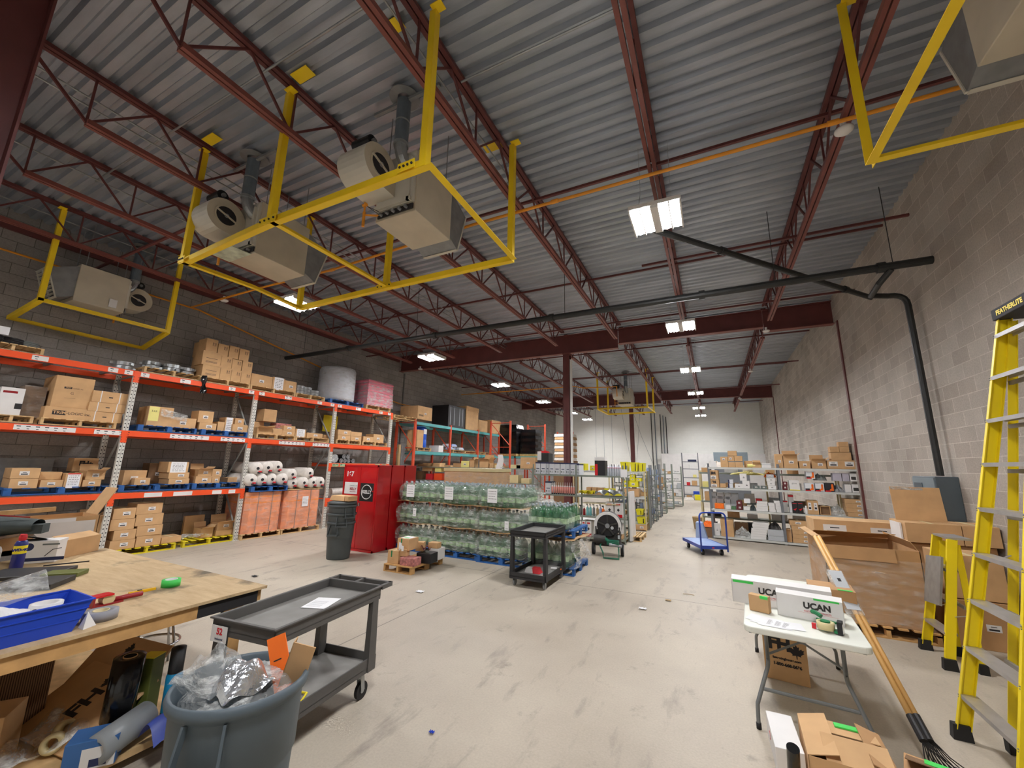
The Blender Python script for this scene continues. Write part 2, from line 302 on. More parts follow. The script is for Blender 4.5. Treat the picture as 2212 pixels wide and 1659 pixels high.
# ---------------- room shell ----------------
def slab(name, x0, x1, y0, y1, z0, z1, k): return struct(MB().box(x0, x1, y0, y1, z0, z1, k).build(name))
slab('floor', XL-.2, XR+.2, YF-.2, YB+.2, -.2, 0, 'concrete')
slab('wall_left', XL-.2, XL, YF, YB, 0, ZC+.1, 'block_left')
slab('wall_right', XR, XR+.2, YF, YB, 0, ZC+.1, 'block_right')
slab('wall_back', XL, XR, YB, YB+.2, 0, ZC+.1, 'block_back')
slab('wall_front', XL, XR, YF-.2, YF, 0, ZC+.1, 'block_back')
b = MB(); y = YF; pts = []
while y < YB:
    pts += [(y, ZC), (y+.085, ZC), (y+.115, ZC+.055), (y+.165, ZC+.055), (y+.195, ZC)]; y += .195
vs = [(x, p[0], p[1]) for p in pts for x in (XL, XR)]
b.add(vs, [(2*i, 2*i+2, 2*i+3, 2*i+1) for i in range(len(pts)-1)], 'deck_metal')
b.box(XL, XR, YF, YB, ZC+.075, ZC+.12, 'deck_metal'); struct(b.build('ceiling'))
# rust-red steel strips let into the right wall where the beams land, and the joint line on the left wall
for i, yy in enumerate((12.62, 25.2)):
    struct(MB().box(XR-.03, XR, yy-.05, yy+.05, 0, 5.75, 'steel_red').build('trim_%d' % (i+1)))
struct(MB().box(XL, XL+.02, 13.12, 13.18, 0, 5.7, 'strip_off').build('trim_3'))
# ---------------- steel frame ----------------
JX = [-10.5, -8.45, -6.45, -4.36, -2.42, -0.44, 1.65]
SP = [(YF+.1, .35), (.65, 12.75), (13.05, 25.15), (25.45, YB-.1)]
BAYN = ['behind the nearest beam', 'in the nearest full bay', 'in the middle bay', 'in the last bay']
ZB = 5.84
def joist_mesh(L):
    t = MB(); t.box(-.06, -.008, 0, L, ZC-.05, ZC, 'steel_red'); t.box(.008, .06, 0, L, ZC-.05, ZC, 'steel_red')
    c = MB(); c.box(-.055, -.008, .75, L-.6, ZB-.03, ZB+.03, 'steel_red_lit'); c.box(.008, .055, .75, L-.6, ZB-.03, ZB+.03, 'steel_red_lit')
    w = MB(); y = .75; w.bar((0, .1, ZC-.04), (0, .75, ZB), .03, .03, 'steel_red')
    while y < L-.8:
        w.bar((0, y, ZB), (0, y+.58, ZC-.04), .025, .025, 'steel_red'); w.bar((0, y, ZB), (0, y, ZC-.04), .022, .022, 'steel_red')
        if y+1.16 < L-.6: w.bar((0, y+.58, ZC-.04), (0, y+1.16, ZB), .025, .025, 'steel_red')
        y += 1.16
    return t, c, w
for si, (a, e) in enumerate(SP):
    L = e-a; t, c, w = joist_mesh(L); proto = None
    for ji, x in enumerate(JX):
        if proto is None:
            r = thing('roof_joist', (x, a, 0)); t.build('top_chord', r); c.build('bottom_chord', r); w.build('web', r); proto = r
        else:
            r = copy_tree(proto); r.location = (x, a, 0)
        tag(r, 'dark red open-web joist, %s from the left, %s' % (ORD[ji], BAYN[si]), 'joist', 'roof joists')
    tag(MB().box(XL, XL+.07, a, e, 6.12, 6.25, 'steel_red').build('wall_ledger'), 'red steel angle along the top of the left wall %s' % BAYN[si], 'steel angle', 'wall ledgers')
for yi, yy in enumerate((.49, 12.9, 25.3)):
    r = thing('roof_beam', (0, yy, 0))
    for x0, x1, zb in ((XL+.02, -2.5, 5.74), (-2.48, 1.58, 5.88), (1.6, XR-.02, 5.76)):
        q = MB(); q.box(x0, x1, -.006, .006, zb, 6.38, 'steel_red'); q.box(x0, x1, -.1, .1, zb-.015, zb+.005, 'steel_red_lit'); q.box(x0, x1, -.1, .1, 6.37, 6.39, 'steel_red'); q.build('beam_segment', r)
    tag(r, 'deep dark red steel I-beam across the hall, %s from the camera' % ['nearest', 'middle', 'farthest'][yi], 'beam')
    r = thing('steel_column', (-4.26, yy, 0)); q = MB(); q.box(-.11, .11, -.12, -.105, 0, 5.72, 'steel_red'); q.box(-.11, .11, .105, .12, 0, 5.72, 'steel_red'); q.box(-.006, .006, -.12, .12, 0, 5.72, 'steel_red'); q.build('shaft', r)
    MB().box(-.15, .15, -.16, .16, 0, .02, 'steel_red').build('base_plate', r); MB().box(-.13, .13, -.14, .14, 5.69, 5.72, 'steel_red_lit').build('cap_plate', r)
    tag(r, ['dark red steel column close to the camera at the left frame edge', 'dark red steel column rising behind the shelved navy-lid cartons', 'farther dark red steel column in front of the white wall'][yi], 'column')
tag(MB().box(-.004, .004, -.125, .125, 2.0, 5.5, 'white').build('cable', loc=(-4.12, 12.9, 0)), 'pale cable running down the right side of the middle column', 'cable')
for i, (yy, z) in enumerate(((5.65, 6.38), (9.0, 6.38), (7.9, 5.93), (10.9, 5.9), (15.4, 6.38), (17.6, 5.9), (19.9, 6.38), (22.3, 5.9), (27.2, 6.3), (29.4, 6.2), (3.2, 5.9))):
    x0, x1 = (XL+.05, XR-.05) if i not in (2,) else (-1.0, XR-.1)
    if i == 10: x0, x1 = XL+.05, -6.5
    tag(MB().bar((x0, yy, z), (x1, yy, z), .04, .04, 'steel_red').build('bridging_bar'), 'thin dark red bridging bar across the joists, %s from the camera' % ORD[[10, 0, 2, 1, 3, 4, 5, 6, 7, 8, 9].index(i)], 'bracing bar', 'bridging bars')
# ---------------- high-bay lights ----------------
def light():
    r = thing('high_bay_light'); q = MB()
    q.box(-.33, .33, -.32, .32, .03, .06, 'white'); q.box(-.33, -.31, -.32, .32, -.04, .03, 'white'); q.box(.31, .33, -.32, .32, -.04, .03, 'white')
    q.box(-.33, .33, -.33, -.32, -.0, .03, 'white'); q.box(-.33, .33, .32, .33, -.0, .03, 'white'); q.box(-.05, .05, -.32, .32, -.035, .03, 'white')
    q.box(-.19, -.175, -.32, .32, -.035, .03, 'white'); q.box(.175, .19, -.32, .32, -.035, .03, 'white'); q.build('housing', r)
    for x in (-.25, -.115, .115, .25):
        q = MB(); q.prism([(x+.034*math.cos(a), .012-.034*math.sin(a)) for a in [i*PI/8 for i in range(9)]], -.3, .3, 'lamp'); q.build('lamp_strip', r)
    for s in (-1, 1):
        w = MB(); w.bar((0, s*.25, .06), (0, s*.0, .45), .006, .006, 'galv'); w.bar((0, 0, .45), (0, 0, 1.19), .006, .006, 'galv')
        o = w.build('hanging_wire', r); o.location.x = s*.2
    q = MB(); q.box(-.09, .09, -.12, .12, .06, .13, 'white'); q.build('driver_box', r)
    return r
pl = None
for col, (xx, side) in enumerate(((-.45, 'right'), (-7.95, 'left'))):
    for i, yy in enumerate((.5, 5.35, 10.18, 15.05, 20.0, 25.0, 28.7) if True else ()):
        if pl is None: pl = light(); o = pl
        else: o = copy_tree(pl)
        o.location = (xx, yy, 5.3)
        tag(o, 'glowing high-bay light, %s row, %s' % (side, ['above the camera\'s position', 'nearest in view', 'second in view', 'third in view', 'fourth in view', 'fifth in view', 'sixth and farthest'][i]), 'light', 'high-bay lights')
# ---------------- small ceiling things, pipes ----------------
for i, (x, yy, w) in enumerate(((1.6, 5.14, 'near the orange pipe'), (1.6, 12.7, 'in front of the middle beam'), (1.6, 17.96, 'beyond the middle beam'), (1.6, 25.0, 'by the far beam, small and pale'), (-10.5, 12.7, 'at the left end of the middle beam'), (-10.4, 5.12, 'high over the left rack'))):
    r = thing('ceiling_detector', (x+.02, yy, 5.72)); MB().lathe([(.001, -.05), (.06, -.045), (.09, -.02), (.09, 0), (.001, 0)], 'white', n=20).build('dome', r, True); MB().cyl((0, 0, 0), (0, 0, .09), .03, 'white').build('mount', r)
    tag(r, 'round white ceiling device under the joist, ' + w, 'detector')
def pipe(name, pts, r, k, label, cat='pipe', joints=()):
    o = MB().tube(pts, r, k, 12); 
    for j, d in joints: o.cyl(Vector(j)-Vector(d)*.05, Vector(j)+Vector(d)*.05, r*1.35, k, 12)
    o = o.build(name, smooth=False); return tag(o, label, cat)
def arc3(a, b, c, n=5):
    a, b, c = Vector(a), Vector(b), Vector(c); return [a*(1-t)**2+b*2*t*(1-t)+c*t*t for t in [i/n for i in range(n+1)]]
pm = pipe('sprinkler_main', [(XL, 7.75, 5.05), (XR, 7.75, 5.05)], .062, 'black_pipe', 'long black iron pipe crossing the whole hall under the joists', joints=[((x, 7.75, 5.05), (1, 0, 0)) for x in (-9, -6, -2.9, .05, 2.6)])
for x in (-10.9, -6.6, -2.6, 1.2, 2.75):
    tag(MB().cyl((x, 7.75, 5.11), (x, 7.75, ZC-.06), .006, 'black_pipe', 6).build('pipe_hanger'), 'thin rod hanger holding the long black pipe', 'hanger', 'black pipe hanger rods')
pipe('branch_pipe', [(-.6, 5.75, 5.42), (3.19, 10.19, 5.42)], .05, 'black_pipe', 'black pipe running diagonally to the right wall above the long pipe', joints=[((.4, 6.92, 5.42), (.65, .76, 0)), ((2.6, 9.5, 5.42), (.65, .76, 0))])
pipe('riser_pipe', [(2.72, 7.75, 5.0), (2.6, 7.9, 4.85), (2.6, 8.3, 4.8)]+arc3((2.85, 8.42, 4.8), (3.08, 8.42, 4.8), (3.08, 8.42, 4.6))+[(3.08, 8.42, 1.86)], .045, 'black_pipe', 'black conduit dropping down the right wall to the grey panel')
pipe('gas_pipe', [(2.5, 4.25, 5.62), (2.45, 4.7, 5.5), (-3.0, 4.68, 5.5), (-6.3, 4.86, 5.53), (-8.4, 4.9, 5.6), (-11.55, 5.0, 5.68)], .022, 'gas_orange', 'orange gas pipe crossing the hall beneath the nearest joists', joints=[((-1.7, 4.68, 5.5), (1, 0, 0)), ((-6.3, 4.86, 5.53), (1, 0, 0)), ((1.4, 4.69, 5.5), (1, 0, 0))])
pipe('gas_pipe', [(-11.6, -1, 5.68), (-11.6, 5.2, 5.68), (-11.6, 12.4, 4.4), (-11.6, 12.9, 4.35), (-11.6, 21, 4.35)], .02, 'gas_orange', 'thin orange pipe running along the left block wall')
pipe('gas_pipe', [(-11.6, 17.5, 5.5), (-5.4, 17.45, 5.5), (-5.1, 17.7, 5.45), (-4.0, 17.9, 5.45), (-3.6, 17.9, 5.45), (-3.6, 17.9, 5.0)], .022, 'gas_orange', 'distant orange gas pipe leading to the far heater')
pipe('electrical_conduit', [(-2.4, 3.32, 6.44), (-.5, 3.32, 6.44)], .013, 'galv', 'shiny thin conduit clipped beneath the deck beside the centre joist')
pipe('electrical_conduit', [(-8.9, 2.2, 6.42), (-2.6, 2.2, 6.42)], .013, 'galv', 'thin galvanized conduit crossing above the two left heaters')
for i, (x, z, y0, y1) in enumerate(((-6.62, 6.28, .6, 25), (-6.68, 6.2, .6, 25), (-2.58, 6.38, .6, 5.2), (-2.55, 6.1, .7, 12), (-10.7, 6.3, 1, 12), (-8.6, 6.3, .7, 12.5))):
    pipe('electrical_conduit', [(x, y0, z), (x, y1, z)], .012, 'galv', 'thin grey conduit running lengthwise beside the %s' % ['third joist from the left, upper', 'third joist from the left, lower', 'fifth joist from the left, upper', 'fifth joist from the left, lower', 'first joist from the left', 'second joist from the left'][i])
for i, x in enumerate((-3.95, -3.7, -3.3, -3.1, -2.9)):
    pipe('wall_conduit', [(x, YB-.06, 1.2), (x, YB-.06, 6.1-.1*i)], .03, 'flue_grey' if i % 2 else 'black_pipe', 'vertical conduit on the white far wall, %s from the left' % ORD[i])
for i, (x0, x1, yy) in enumerate(((-4.9, -3.6, 29), (-5.6, -5.0, 29), (-4.1, -4.5, 28), (-6.5, -6.5, 30), (-7.1, -7.1, 30), (-7.7, -7.7, 30))):
    pipe('drop_wire', [(x0, yy, 6.2), ((x0+x1)/2, yy, 4), (x1, yy, 2.2)], .008, 'flue_grey', 'thin dark wire hanging before the white far wall, %s' % ORD[i], 'wire')
# ---------------- yellow guard frames ----------------
W_ = .072
def guard(label, posts, rails, plates=(), joins=()):
    r = thing('guard_frame', posts[0][:2]+(0,)); o0 = Vector(r.location)
    for p in posts:
        a = Vector(p)-o0; q = MB(); sx = p[3] if len(p) > 3 else 1; a = Vector(p[:3])-o0; q.angle(a, (a.x, a.y, ZC-.08), W_, 'guard_yellow', sx=sx); q.build('hanger_post', r)
        MB().box(a.x-.04, a.x+.09, a.y-.05, a.y+.05, ZC-.085, ZC-.075, 'guard_yellow').build('top_plate', r)
    for ra in rails:
        q = MB()
        for a, c in zip(ra, ra[1:]): q.angle(Vector(a)-o0, Vector(c)-o0, W_, 'guard_yellow')
        q.build('rail', r)
    for x, y in plates:
        q = MB(); a = Vector((x, y, ZC-.02))-o0; q.box(a.x-.14, a.x+.14, a.y-.07, a.y+.07, a.z-.012, a.z-.004, 'guard_yellow'); q.build('deck_plate', r)
    for x, y, z, l in joins:
        q = MB(); a = Vector((x, y, z))-o0; q.box(a.x-l, a.x+l, a.y-.035, a.y-.029, a.z-.03, a.z+.06, 'guard_yellow')
        for i in range(4): q.cyl((a.x-l+.03+i*(2*l-.06)/3, a.y-.045, a.z+.015), (a.x-l+.03+i*(2*l-.06)/3, a.y-.034, a.z+.015), .012, 'ink', 8)
        q.build('bolted_splice', r)
    return tag(r, label, 'guard frame')
z = 4.6
guard('large bright yellow double guard frame around the two nearest heaters', [(-2.18, 2.52, z), (-2.22, 4.42, z), (-4.4, 2.5, z), (-4.42, 4.4, z), (-6.5, 2.6, z), (-6.53, 4.43, z)],
      [[(-2.18, 2.52, z), (-4.4, 2.5, z)], [(-4.4, 2.5, z), (-6.5, 2.6, z)], [(-2.18, 2.52, z), (-2.22, 4.42, z)], [(-4.4, 2.5, z), (-4.42, 4.4, z)], [(-6.5, 2.6, z), (-6.42, 3.55, z), (-6.53, 4.43, z)], [(-2.22, 4.42, z), (-4.42, 4.4, z)], [(-4.42, 4.4, z), (-6.53, 4.43, z)]],
      [(-2.75, 2.5), (-4.1, 2.45), (-6.2, 2.55), (-2.55, 4.4)], [(-4.4, 2.5, z, .15), (-2.36, 2.5, z, .1), (-6.4, 2.58, z, .08), (-4.42, 4.38, z, .15)])
guard('yellow guard frame around the left-wall heater', [(-10.5, 2.27, z), (-10.5, 4.17, z)], [[(-10.5, 2.27, z), (-10.5, 4.17, z)], [(-10.5, 2.27, z), (-11.6, 2.2, 4.4)], [(-11.6, 2.2, 4.4), (-11.6, 4.2, 4.36)], [(-10.5, 4.17, z), (-11.6, 4.2, 4.36)]])
guard('yellow guard frame corner at the upper right of the picture', [(1.5, 4.2, z), (3.0, 4.2, z), (1.52, 2.1, z), (3.0, 2.1, z)], [[(1.5, 4.2, z), (1.52, 2.1, z)], [(1.5, 4.2, z), (3.0, 4.2, z)], [(1.52, 2.1, z), (3.0, 2.1, z)], [(3.0, 4.2, z), (3.0, 2.1, z)]])
guard('small distant yellow guard frame around the far heater', [(-4.72, 19, z), (-2.45, 19.1, z), (-2.4, 21, z), (-4.7, 21.1, z)], [[(-4.72, 19, z), (-2.45, 19.1, z)], [(-2.45, 19.1, z), (-2.4, 21, z)], [(-2.4, 21, z), (-4.7, 21.1, z)], [(-4.7, 21.1, z), (-4.72, 19, z)]])
# ---------------- unit heaters ----------------
def heater(label, x0, x1, y0, y1, z0, z1, blow=-1, panel=False, gas=True, flue=True):
    """cabinet with the blower on one y side and the outlet on the other"""
    r = thing('unit_heater', ((x0+x1)/2, (y0+y1)/2, z0)); hx, hy, h = (x1-x0)/2, (y1-y0)/2, z1-z0
    q = MB(); q.box(-hx, hx, -hy, hy, .0, h, 'heater_tan'); q.build('cabinet', r, bevel=.008)
    q = MB(); yb = blow*hy; q.box(-hx+.02, hx-.02, min(yb, yb+blow*.03), max(yb, yb+blow*.03), .12, h-.02, 'heater_lite')
    q.box(-hx+.02, hx-.05, min(yb, yb+blow*.06), max(yb, yb+blow*.06), .13, .18, 'heater_lite'); q.box(hx-.11, hx-.07, min(yb, yb+blow*.06), max(yb, yb+blow*.06), .13, h-.1, 'heater_lite'); q.build('back_frame', r)
    q = MB(); q.box(-hx+.05, hx-.03, min(yb+blow*.005, yb+blow*.02), max(yb+blow*.005, yb+blow*.02), .03, .1, 'ink')
    for i in range(5): q.cyl((-hx+.12+i*.1, yb, .06), (-hx+.12+i*.1, yb+blow*.06, .06), .02, 'galv_dull', 8)
    q.build('burner_tray', r)
    # scroll blower housing: axis along x
    q = MB(); cy, cz, R = blow*(hy+.30), .50*h+.08, .25; n = 20; xa, xb = -hx-.12, hx-.32
    sc = [(cy+blow*math.cos(t)*R*(1+.10*t/PI), cz+math.sin(t)*R*(1+.10*t/PI)) for t in [-.5*PI+1.5*PI*i/n for i in range(n+1)]]
    poly = [(blow*(hy+.02), cz+R*1.05)]+sc[::-1]+[(blow*(hy+.02), cz-R)]
    vs = [(xa, p[0], p[1]) for p in poly]+[(xb, p[0], p[1]) for p in poly]; N = len(poly)
    q.add(vs, [(i, i+N, (i+1) % N+N, (i+1) % N) for i in range(N)]+[tuple(range(N))], 'heater_lite')
    ring = [(cy+math.cos(2*PI*i/24)*.15, cz+math.sin(2*PI*i/24)*.15) for i in range(24)]
    q.add([(xb, p[0], p[1]) for p in poly]+[(xb, cy, cz)], [tuple(range(N))], 'heater_tan')
    q.build('blower_housing', r)
    q = MB(); q.cyl((xb-.02, cy, cz), (xb+.012, cy, cz), .155, 'heater_tan', 28); q.cyl((xb+.005, cy, cz), (xb+.016, cy, cz), .135, 'ink', 28); q.cyl((xb, cy, cz), (xb+.03, cy, cz), .03, 'galv_dull', 12)
    q.bar((xb+.022, cy-.15, cz+.05), (xb+.022, cy+.15, cz-.05), .02, .02, 'heater_tan', up=(1, 0, 0)); q.build('blower_inlet', r)
    q = MB(); mz = cz+R*1.12+.09; q.cyl((xa+.02, cy+blow*.02, mz), (xa+.3, cy+blow*.02, mz), .08, 'black', 18); q.cyl((xa+.3, cy+blow*.02, mz), (xa+.34, cy+blow*.02, mz), .03, 'galv_dull', 10); q.box(xa+.06, xa+.26, cy-.03, cy+.03, cz+R, mz, 'black'); q.build('motor', r, smooth=False)
    # outlet taper with louvres
    yo = -blow*hy; q = MB(); e = -blow*.32
    q.add([(-hx+.03, yo, .08), (hx-.03, yo, .08), (hx-.03, yo, h-.05), (-hx+.03, yo, h-.05), (-hx+.03, yo+e*.7, -.02), (hx-.03, yo+e*.7, -.02), (hx-.03, yo+e*1.25, h-.25), (-hx+.03, yo+e*1.25, h-.25)], [(0, 1, 5, 4), (1, 2, 6, 5), (2, 3, 7, 6), (3, 0, 4, 7)], 'galv_dull'); q.build('outlet_duct', r)
    q = MB()
    for i in range(9):
        t = i/8; yy = yo+e*(.7+.55*t); zz = -.02+(h-.23)*t; q.bar((-hx+.04, yy, zz), (hx-.04, yy, zz), .05, .006, 'heater_lite')
    for x in (-hx+.03, 0, hx-.03): q.bar((x, yo+e*.7, -.02), (x, yo+e*1.25, h-.25), .02, .02, 'heater_lite')
    q.build('louvre', r)
    if flue:
        q = MB(); fx, fy = .12, blow*(hy+.12); ft = ZC-z0-.02
        q.cyl((fx, fy, h+.05), (fx, fy, ft-.08), .085, 'flue_grey', 22); q.cyl((fx, fy, h+.02), (fx, fy, h+.06), .092, 'galv', 22); q.cyl((fx, fy, h+.35), (fx, fy, h+.37), .09, 'galv', 22); q.build('flue_pipe', r)
        q = MB(); q.tube(arc3((fx, fy, h+.06), (fx, fy, h-.15), (fx+.03, blow*hy, h-.2), 6), .075, 'galv', 16); q.build('flue_elbow', r)
        q = MB(); q.lathe([(.09, 0), (.19, .01), (.19, .02), (.09, .03)], 'galv_dull', (fx, fy, ft-.04), 24); q.build('roof_collar', r)
        q = MB(); q.box(fx-.5, fx+.55, fy-.02, fy+.02, ft-.1, ft-.06, 'galv_dull'); o = q.build('support_strut', r)
    for sx in (-1, 1):
        for sy in (-1, 1): MB().cyl((sx*(hx-.06), sy*(hy-.08), h), (sx*(hx-.06), sy*(hy-.08), ZC-z0-.02), .007, 'galv_dull', 6).build('hanger_rod', r)
    if panel:
        q = MB(); q.add([(-hx, -hy, 0), (hx-.1, -hy, 0), (hx-.16, -hy-.36, .02), (-hx-.05, -hy-.34, .02)], [(0, 1, 2, 3)], 'aged_panel'); q.build('access_panel', r, solid=.01)
    if gas:
        q = MB(); g = (-hx-.1, blow*(hy+.1)); q.tube([(-hx+.08, blow*hy, .08), (g[0], g[1], .08), (g[0], g[1], .3)], .014, 'gas_orange', 8); q.cyl((g[0], g[1], -.08), (g[0], g[1], .12), .018, 'gas_orange', 10); q.cyl((g[0]-.03, g[1], .22), (g[0]+.03, g[1], .22), .022, 'gas_orange', 10)
        q.tube([(g[0], g[1], .3), (g[0], g[1], .62), (g[0]-.25, g[1]+.3, .62)], .014, 'gas_orange', 8); q.build('gas_line', r)
        q = MB(); q.tube([(-hx+.1, blow*(hy+.05), .1), (-hx-.02, blow*(hy+.13), .16), (-hx+.15, blow*(hy+.1), .02), (0, blow*(hy+.04), .08)], .004, 'ink', 6); q.build('control_wire', r)
    return tag(r, label, 'heater')
mat('aged_panel', (196, 206, 188), .5, 0, .3, 7)
heater('large tan gas heater with blower and grey flue, nearest the centre', -3.62, -2.98, 3.33, 4.05, 4.88, 5.72)
heater('tan gas heater with a hanging rusty pale panel, left of the other', -6.42, -5.78, 3.15, 3.95, 4.88, 5.72, panel=True)
h3 = heater('tan gas heater beside the left wall with louvred outlet toward camera', -11.35, -10.75, 2.75, 3.5, 4.85, 5.6, blow=1)
MB().box(.31, .33, .12, .24, .05, .22, 'white').build('junction_box', h3)
heater('tan heater cabinet cut off by the upper right picture corner', 2.02, 2.66, 2.9, 3.78, 4.92, 5.75, gas=False)
heater('small distant gas heater inside the far guard frame', -3.95, -3.3, 19.7, 20.5, 4.9, 5.7)
# ---------------- electrical panel on the right wall ----------------
r = thing('electrical_cabinet', (XR, 8.6, .85)); q = MB(); q.box(-.26, 0, -.38, .38, 0, 1.0, 'panel_grey'); q.build('enclosure', r, bevel=.01)
q = MB(); q.box(-.272, -.26, -.36, .36, .02, .98, 'panel_lite'); q.build('door', r); MB().box(-.28, -.272, .02, .3, .62, .9, 'panel_grey').build('inner_frame', r)
MB().box(-.2, -.06, -.384, -.38, .1, .17, 'white').build('sticker', r); text('KELLY', .035, 'ink', r, (-.13, -.3845, .135), (1, 0, 0), (0, 0, 1))
tag(r, 'grey electrical cabinet on the right wall under the black conduit', 'electrical panel')

# ---------------- shelf and rack frames ----------------
FR = {'RK': ((-10.58, 3.86), (.33, 6.99)), 'TK': ((-10.3, 12.45), (0, 1)), 'SR': ((-.11, 13.15), (1.67, -.13)), 'GS': ((-2.12, 10.8), (1, 0)), 'YS': ((-2.05, 13.44), (1, 0)), 'R2': ((-6.01, 14.0), (1, 0))}
def ang(f): e = FR[f][1]; return math.atan2(e[1], e[0])
def W(f, s, d, z):
    (ox, oy), _ = FR[f]; a = ang(f); return (ox+s*math.cos(a)-d*math.sin(a), oy+s*math.sin(a)+d*math.cos(a), z)
# orange pallet rack along the left wall
RP = [-2.2, 0, 2.42, 4.82, 7.17]
def rack(label, f, posts, levels, kpost, kbeam, depth=1.0, top=3.68, kbr='rack_grey', orange_joint=True):
    r = thing('pallet_rack', W(f, 0, 0, 0), ang(f))
    for pi, s in enumerate(posts):
        up = thing('upright_frame'); up.parent = r; up.location = (s, 0, 0)
        for yy in (.035, depth-.035):
            q = MB(); q.box(-.045, .045, -.035, .035, 0, top, kpost); o = q.build('post', up); o.location.y = yy
            if orange_joint and yy < .5:
                for zz in sorted({l for lv in levels for l in lv}):
                    if not any(zz in levels[j] for j in (pi-1, pi) if 0 <= j < len(levels)): continue
                    q = MB(); q.box(-.048, .048, -.006, -.002, zz-.24, zz+.0, 'rack_orange')
                    for k in (-.14, -.2): q.box(-.04, -.034, -.009, -.006, zz+k, zz+k+.02, 'ink'); q.box(.034, .04, -.009, -.006, zz+k, zz+k+.02, 'ink')
                    q.build('beam_connector', up)
        q = MB(); zz = .2; sgn = 1
        while zz < top-.3:
            z2 = min(zz+1.15, top-.1); q.bar((0, .06, zz if sgn > 0 else z2), (0, depth-.06, z2 if sgn > 0 else zz), .03, .03, kbr); q.bar((0, .06, z2), (0, depth-.06, z2), .03, .03, kbr); zz = z2; sgn = -sgn
        q.build('brace', up)
        q = MB(); q.box(-.07, .07, -.03, .1, 0, .008, kpost); q.build('foot_plate', up)
    for bi, (a, c) in enumerate(zip(posts, posts[1:])):
        for zz in levels[bi]:
            for yy in (0, depth-.05):
                q = MB(); q.box(a+.046, c-.046, yy, yy+.05, zz-.11, zz, kbeam); o = q.build('beam', r)
                if yy == 0: BEAMS.append((o, f, a, c, zz))
            q = MB(); n = int((c-a)/.1)
            for i in range(1, n): q.box(a+i*(c-a)/n-.003, a+i*(c-a)/n+.003, -.002, depth, zz+.001, zz+.007, 'galv_dull')
            for i in range(8): q.box(a+.06, c-.06, .02+i*(depth-.04)/7-.003, .026+i*(depth-.04)/7, zz+.007, zz+.012, 'galv_dull')
            for i in range(3): q.box(a+.3+i*(c-a-.6)/2-.02, a+.3+i*(c-a-.6)/2+.02, .05, depth-.05, zz-.045, zz, 'galv_dull')
            q.build('wire_deck', r)
    return tag(r, label, 'rack')
BEAMS = []
rk = rack('long orange and grey punched-post pallet rack along the left wall', 'RK', RP, [(1.22, 2.45, 3.68), (1.22, 2.45, 3.68), (2.45, 3.68), (.85, 1.87, 2.45, 3.68)], 'punched_post', 'rack_orange')
for o, f, a, c, zz in list(BEAMS):      # white location strips stuck on the beams
    if abs(zz-2.45) < .01: sl = [(a+.75, a+1.5), (a+1.75, a+2.3)] if a < 4 else []
    elif abs(zz-1.22) < .01 and a > -1: sl = [(a+.5, a+.8), (a+1.0, a+1.35), (a+1.75, a+1.95), (a+2.1, a+2.25)]
    elif abs(zz-3.68) < .01: sl = [(a+.75, a+.95), (a+1.75, a+1.9), (a+.06, a+.2), (c-.2, c-.07)]
    elif abs(zz-1.87) < .01: sl = [(a+.08, a+.3), (a+.35, a+.55), (c-.6, c-.4), (c-.3, c-.1)]
    else: sl = []
    k = 'jug_label' if abs(zz-1.87) < .01 else 'white'
    for x0, x1 in sl:
        q = MB(); q.box(x0, min(x1, c-.06), -.003, 0, zz-.1, zz-.015, k); t = x0+.03
        while t < x1-.06 and abs(zz-1.22) > .01: q.box(t, t+.05, -.0036, -.003, zz-.045, zz-.03, 'ink'); q.box(t+.01, t+.04, -.0036, -.003, zz-.085, zz-.075, 'ink'); t += .11
        q.build('location_label', o)
BEAMS = []
rack('teal-beamed pallet rack with orange posts beyond the orange rack', 'TK', [0, 2.4, 4.78, 7.0], [(2.38, 3.52)]*3, 'rack_rust', 'rack_teal', kbr='rack_rust', top=3.6, orange_joint=False)
for i, (x0, x1, yy, zt) in enumerate(((-9.98, -8.88, 17.9, 4.08), (-9.75, -8.65, 22, 4.3), (-8.6, -7.6, 24, 4.0))):
    r = thing('rack_upright', (x0, yy, 0)); L = x1-x0
    for x in (0, L): MB().box(x-.04, x+.04, -.04, .04, 0, zt, 'rack_rust').build('post', r)
    q = MB(); z = zt-.1
    while z > .4: q.bar((0, 0, z), (L, 0, z), .03, .03, 'rack_rust'); q.bar((0, 0, z), (L, 0, max(z-1.15, .1)), .03, .03, 'rack_rust'); z -= 1.2
    q.build('brace', r)
    tag(r, 'bare orange rack end frame, %s' % ['nearest of three, before the black-wrapped stacks', 'middle of three, right of the black-wrapped stacks', 'farthest of three, behind the pale wrapped pallet'][i], 'rack frame')
# ---------------- light shelving ----------------
def shelving(label, f, s_posts, levels, dep, kpost, kshelf, top, lip=.045, back=True, name='shelving_unit', pw=.02):
    r = thing(name, W(f, 0, 0, 0), ang(f))
    for s in s_posts:
        for yy in (0, dep-.04):
            q = MB(); q.box(s-pw, s+pw, yy, yy+.003, 0, top, kpost); q.box(s-pw, s-pw+.003, yy, yy+.04, 0, top, kpost); q.build('post', r)
    for a, c in zip(s_posts, s_posts[1:]):
        for z in levels:
            q = MB(); q.box(a+.004, c-.004, .002, dep-.002, z-.008, z, kshelf); q.box(a+.0, c-.0, -.004, .006, z-lip, z, kshelf); q.box(a, c, dep-.01, dep, z-lip, z, kshelf); q.build('shelf', r)
    return tag(r, label, 'shelving')
sr = shelving('grey-blue shelving with white shelves in front of the right wall', 'SR', [0, 1.69, 3.43], [.075, .805, 1.385, 1.955], .6, 'shelf_grey', 'shelf_lite', 2.06, .05, pw=.03)
gs = shelving('green-grey slotted shelving holding navy-lid cartons and pink tubes', 'GS', [-2.48, -1.225, .03], [.105, .635, 1.145, 1.675], .55, 'gs_green', 'gs_green', 1.95, .04)
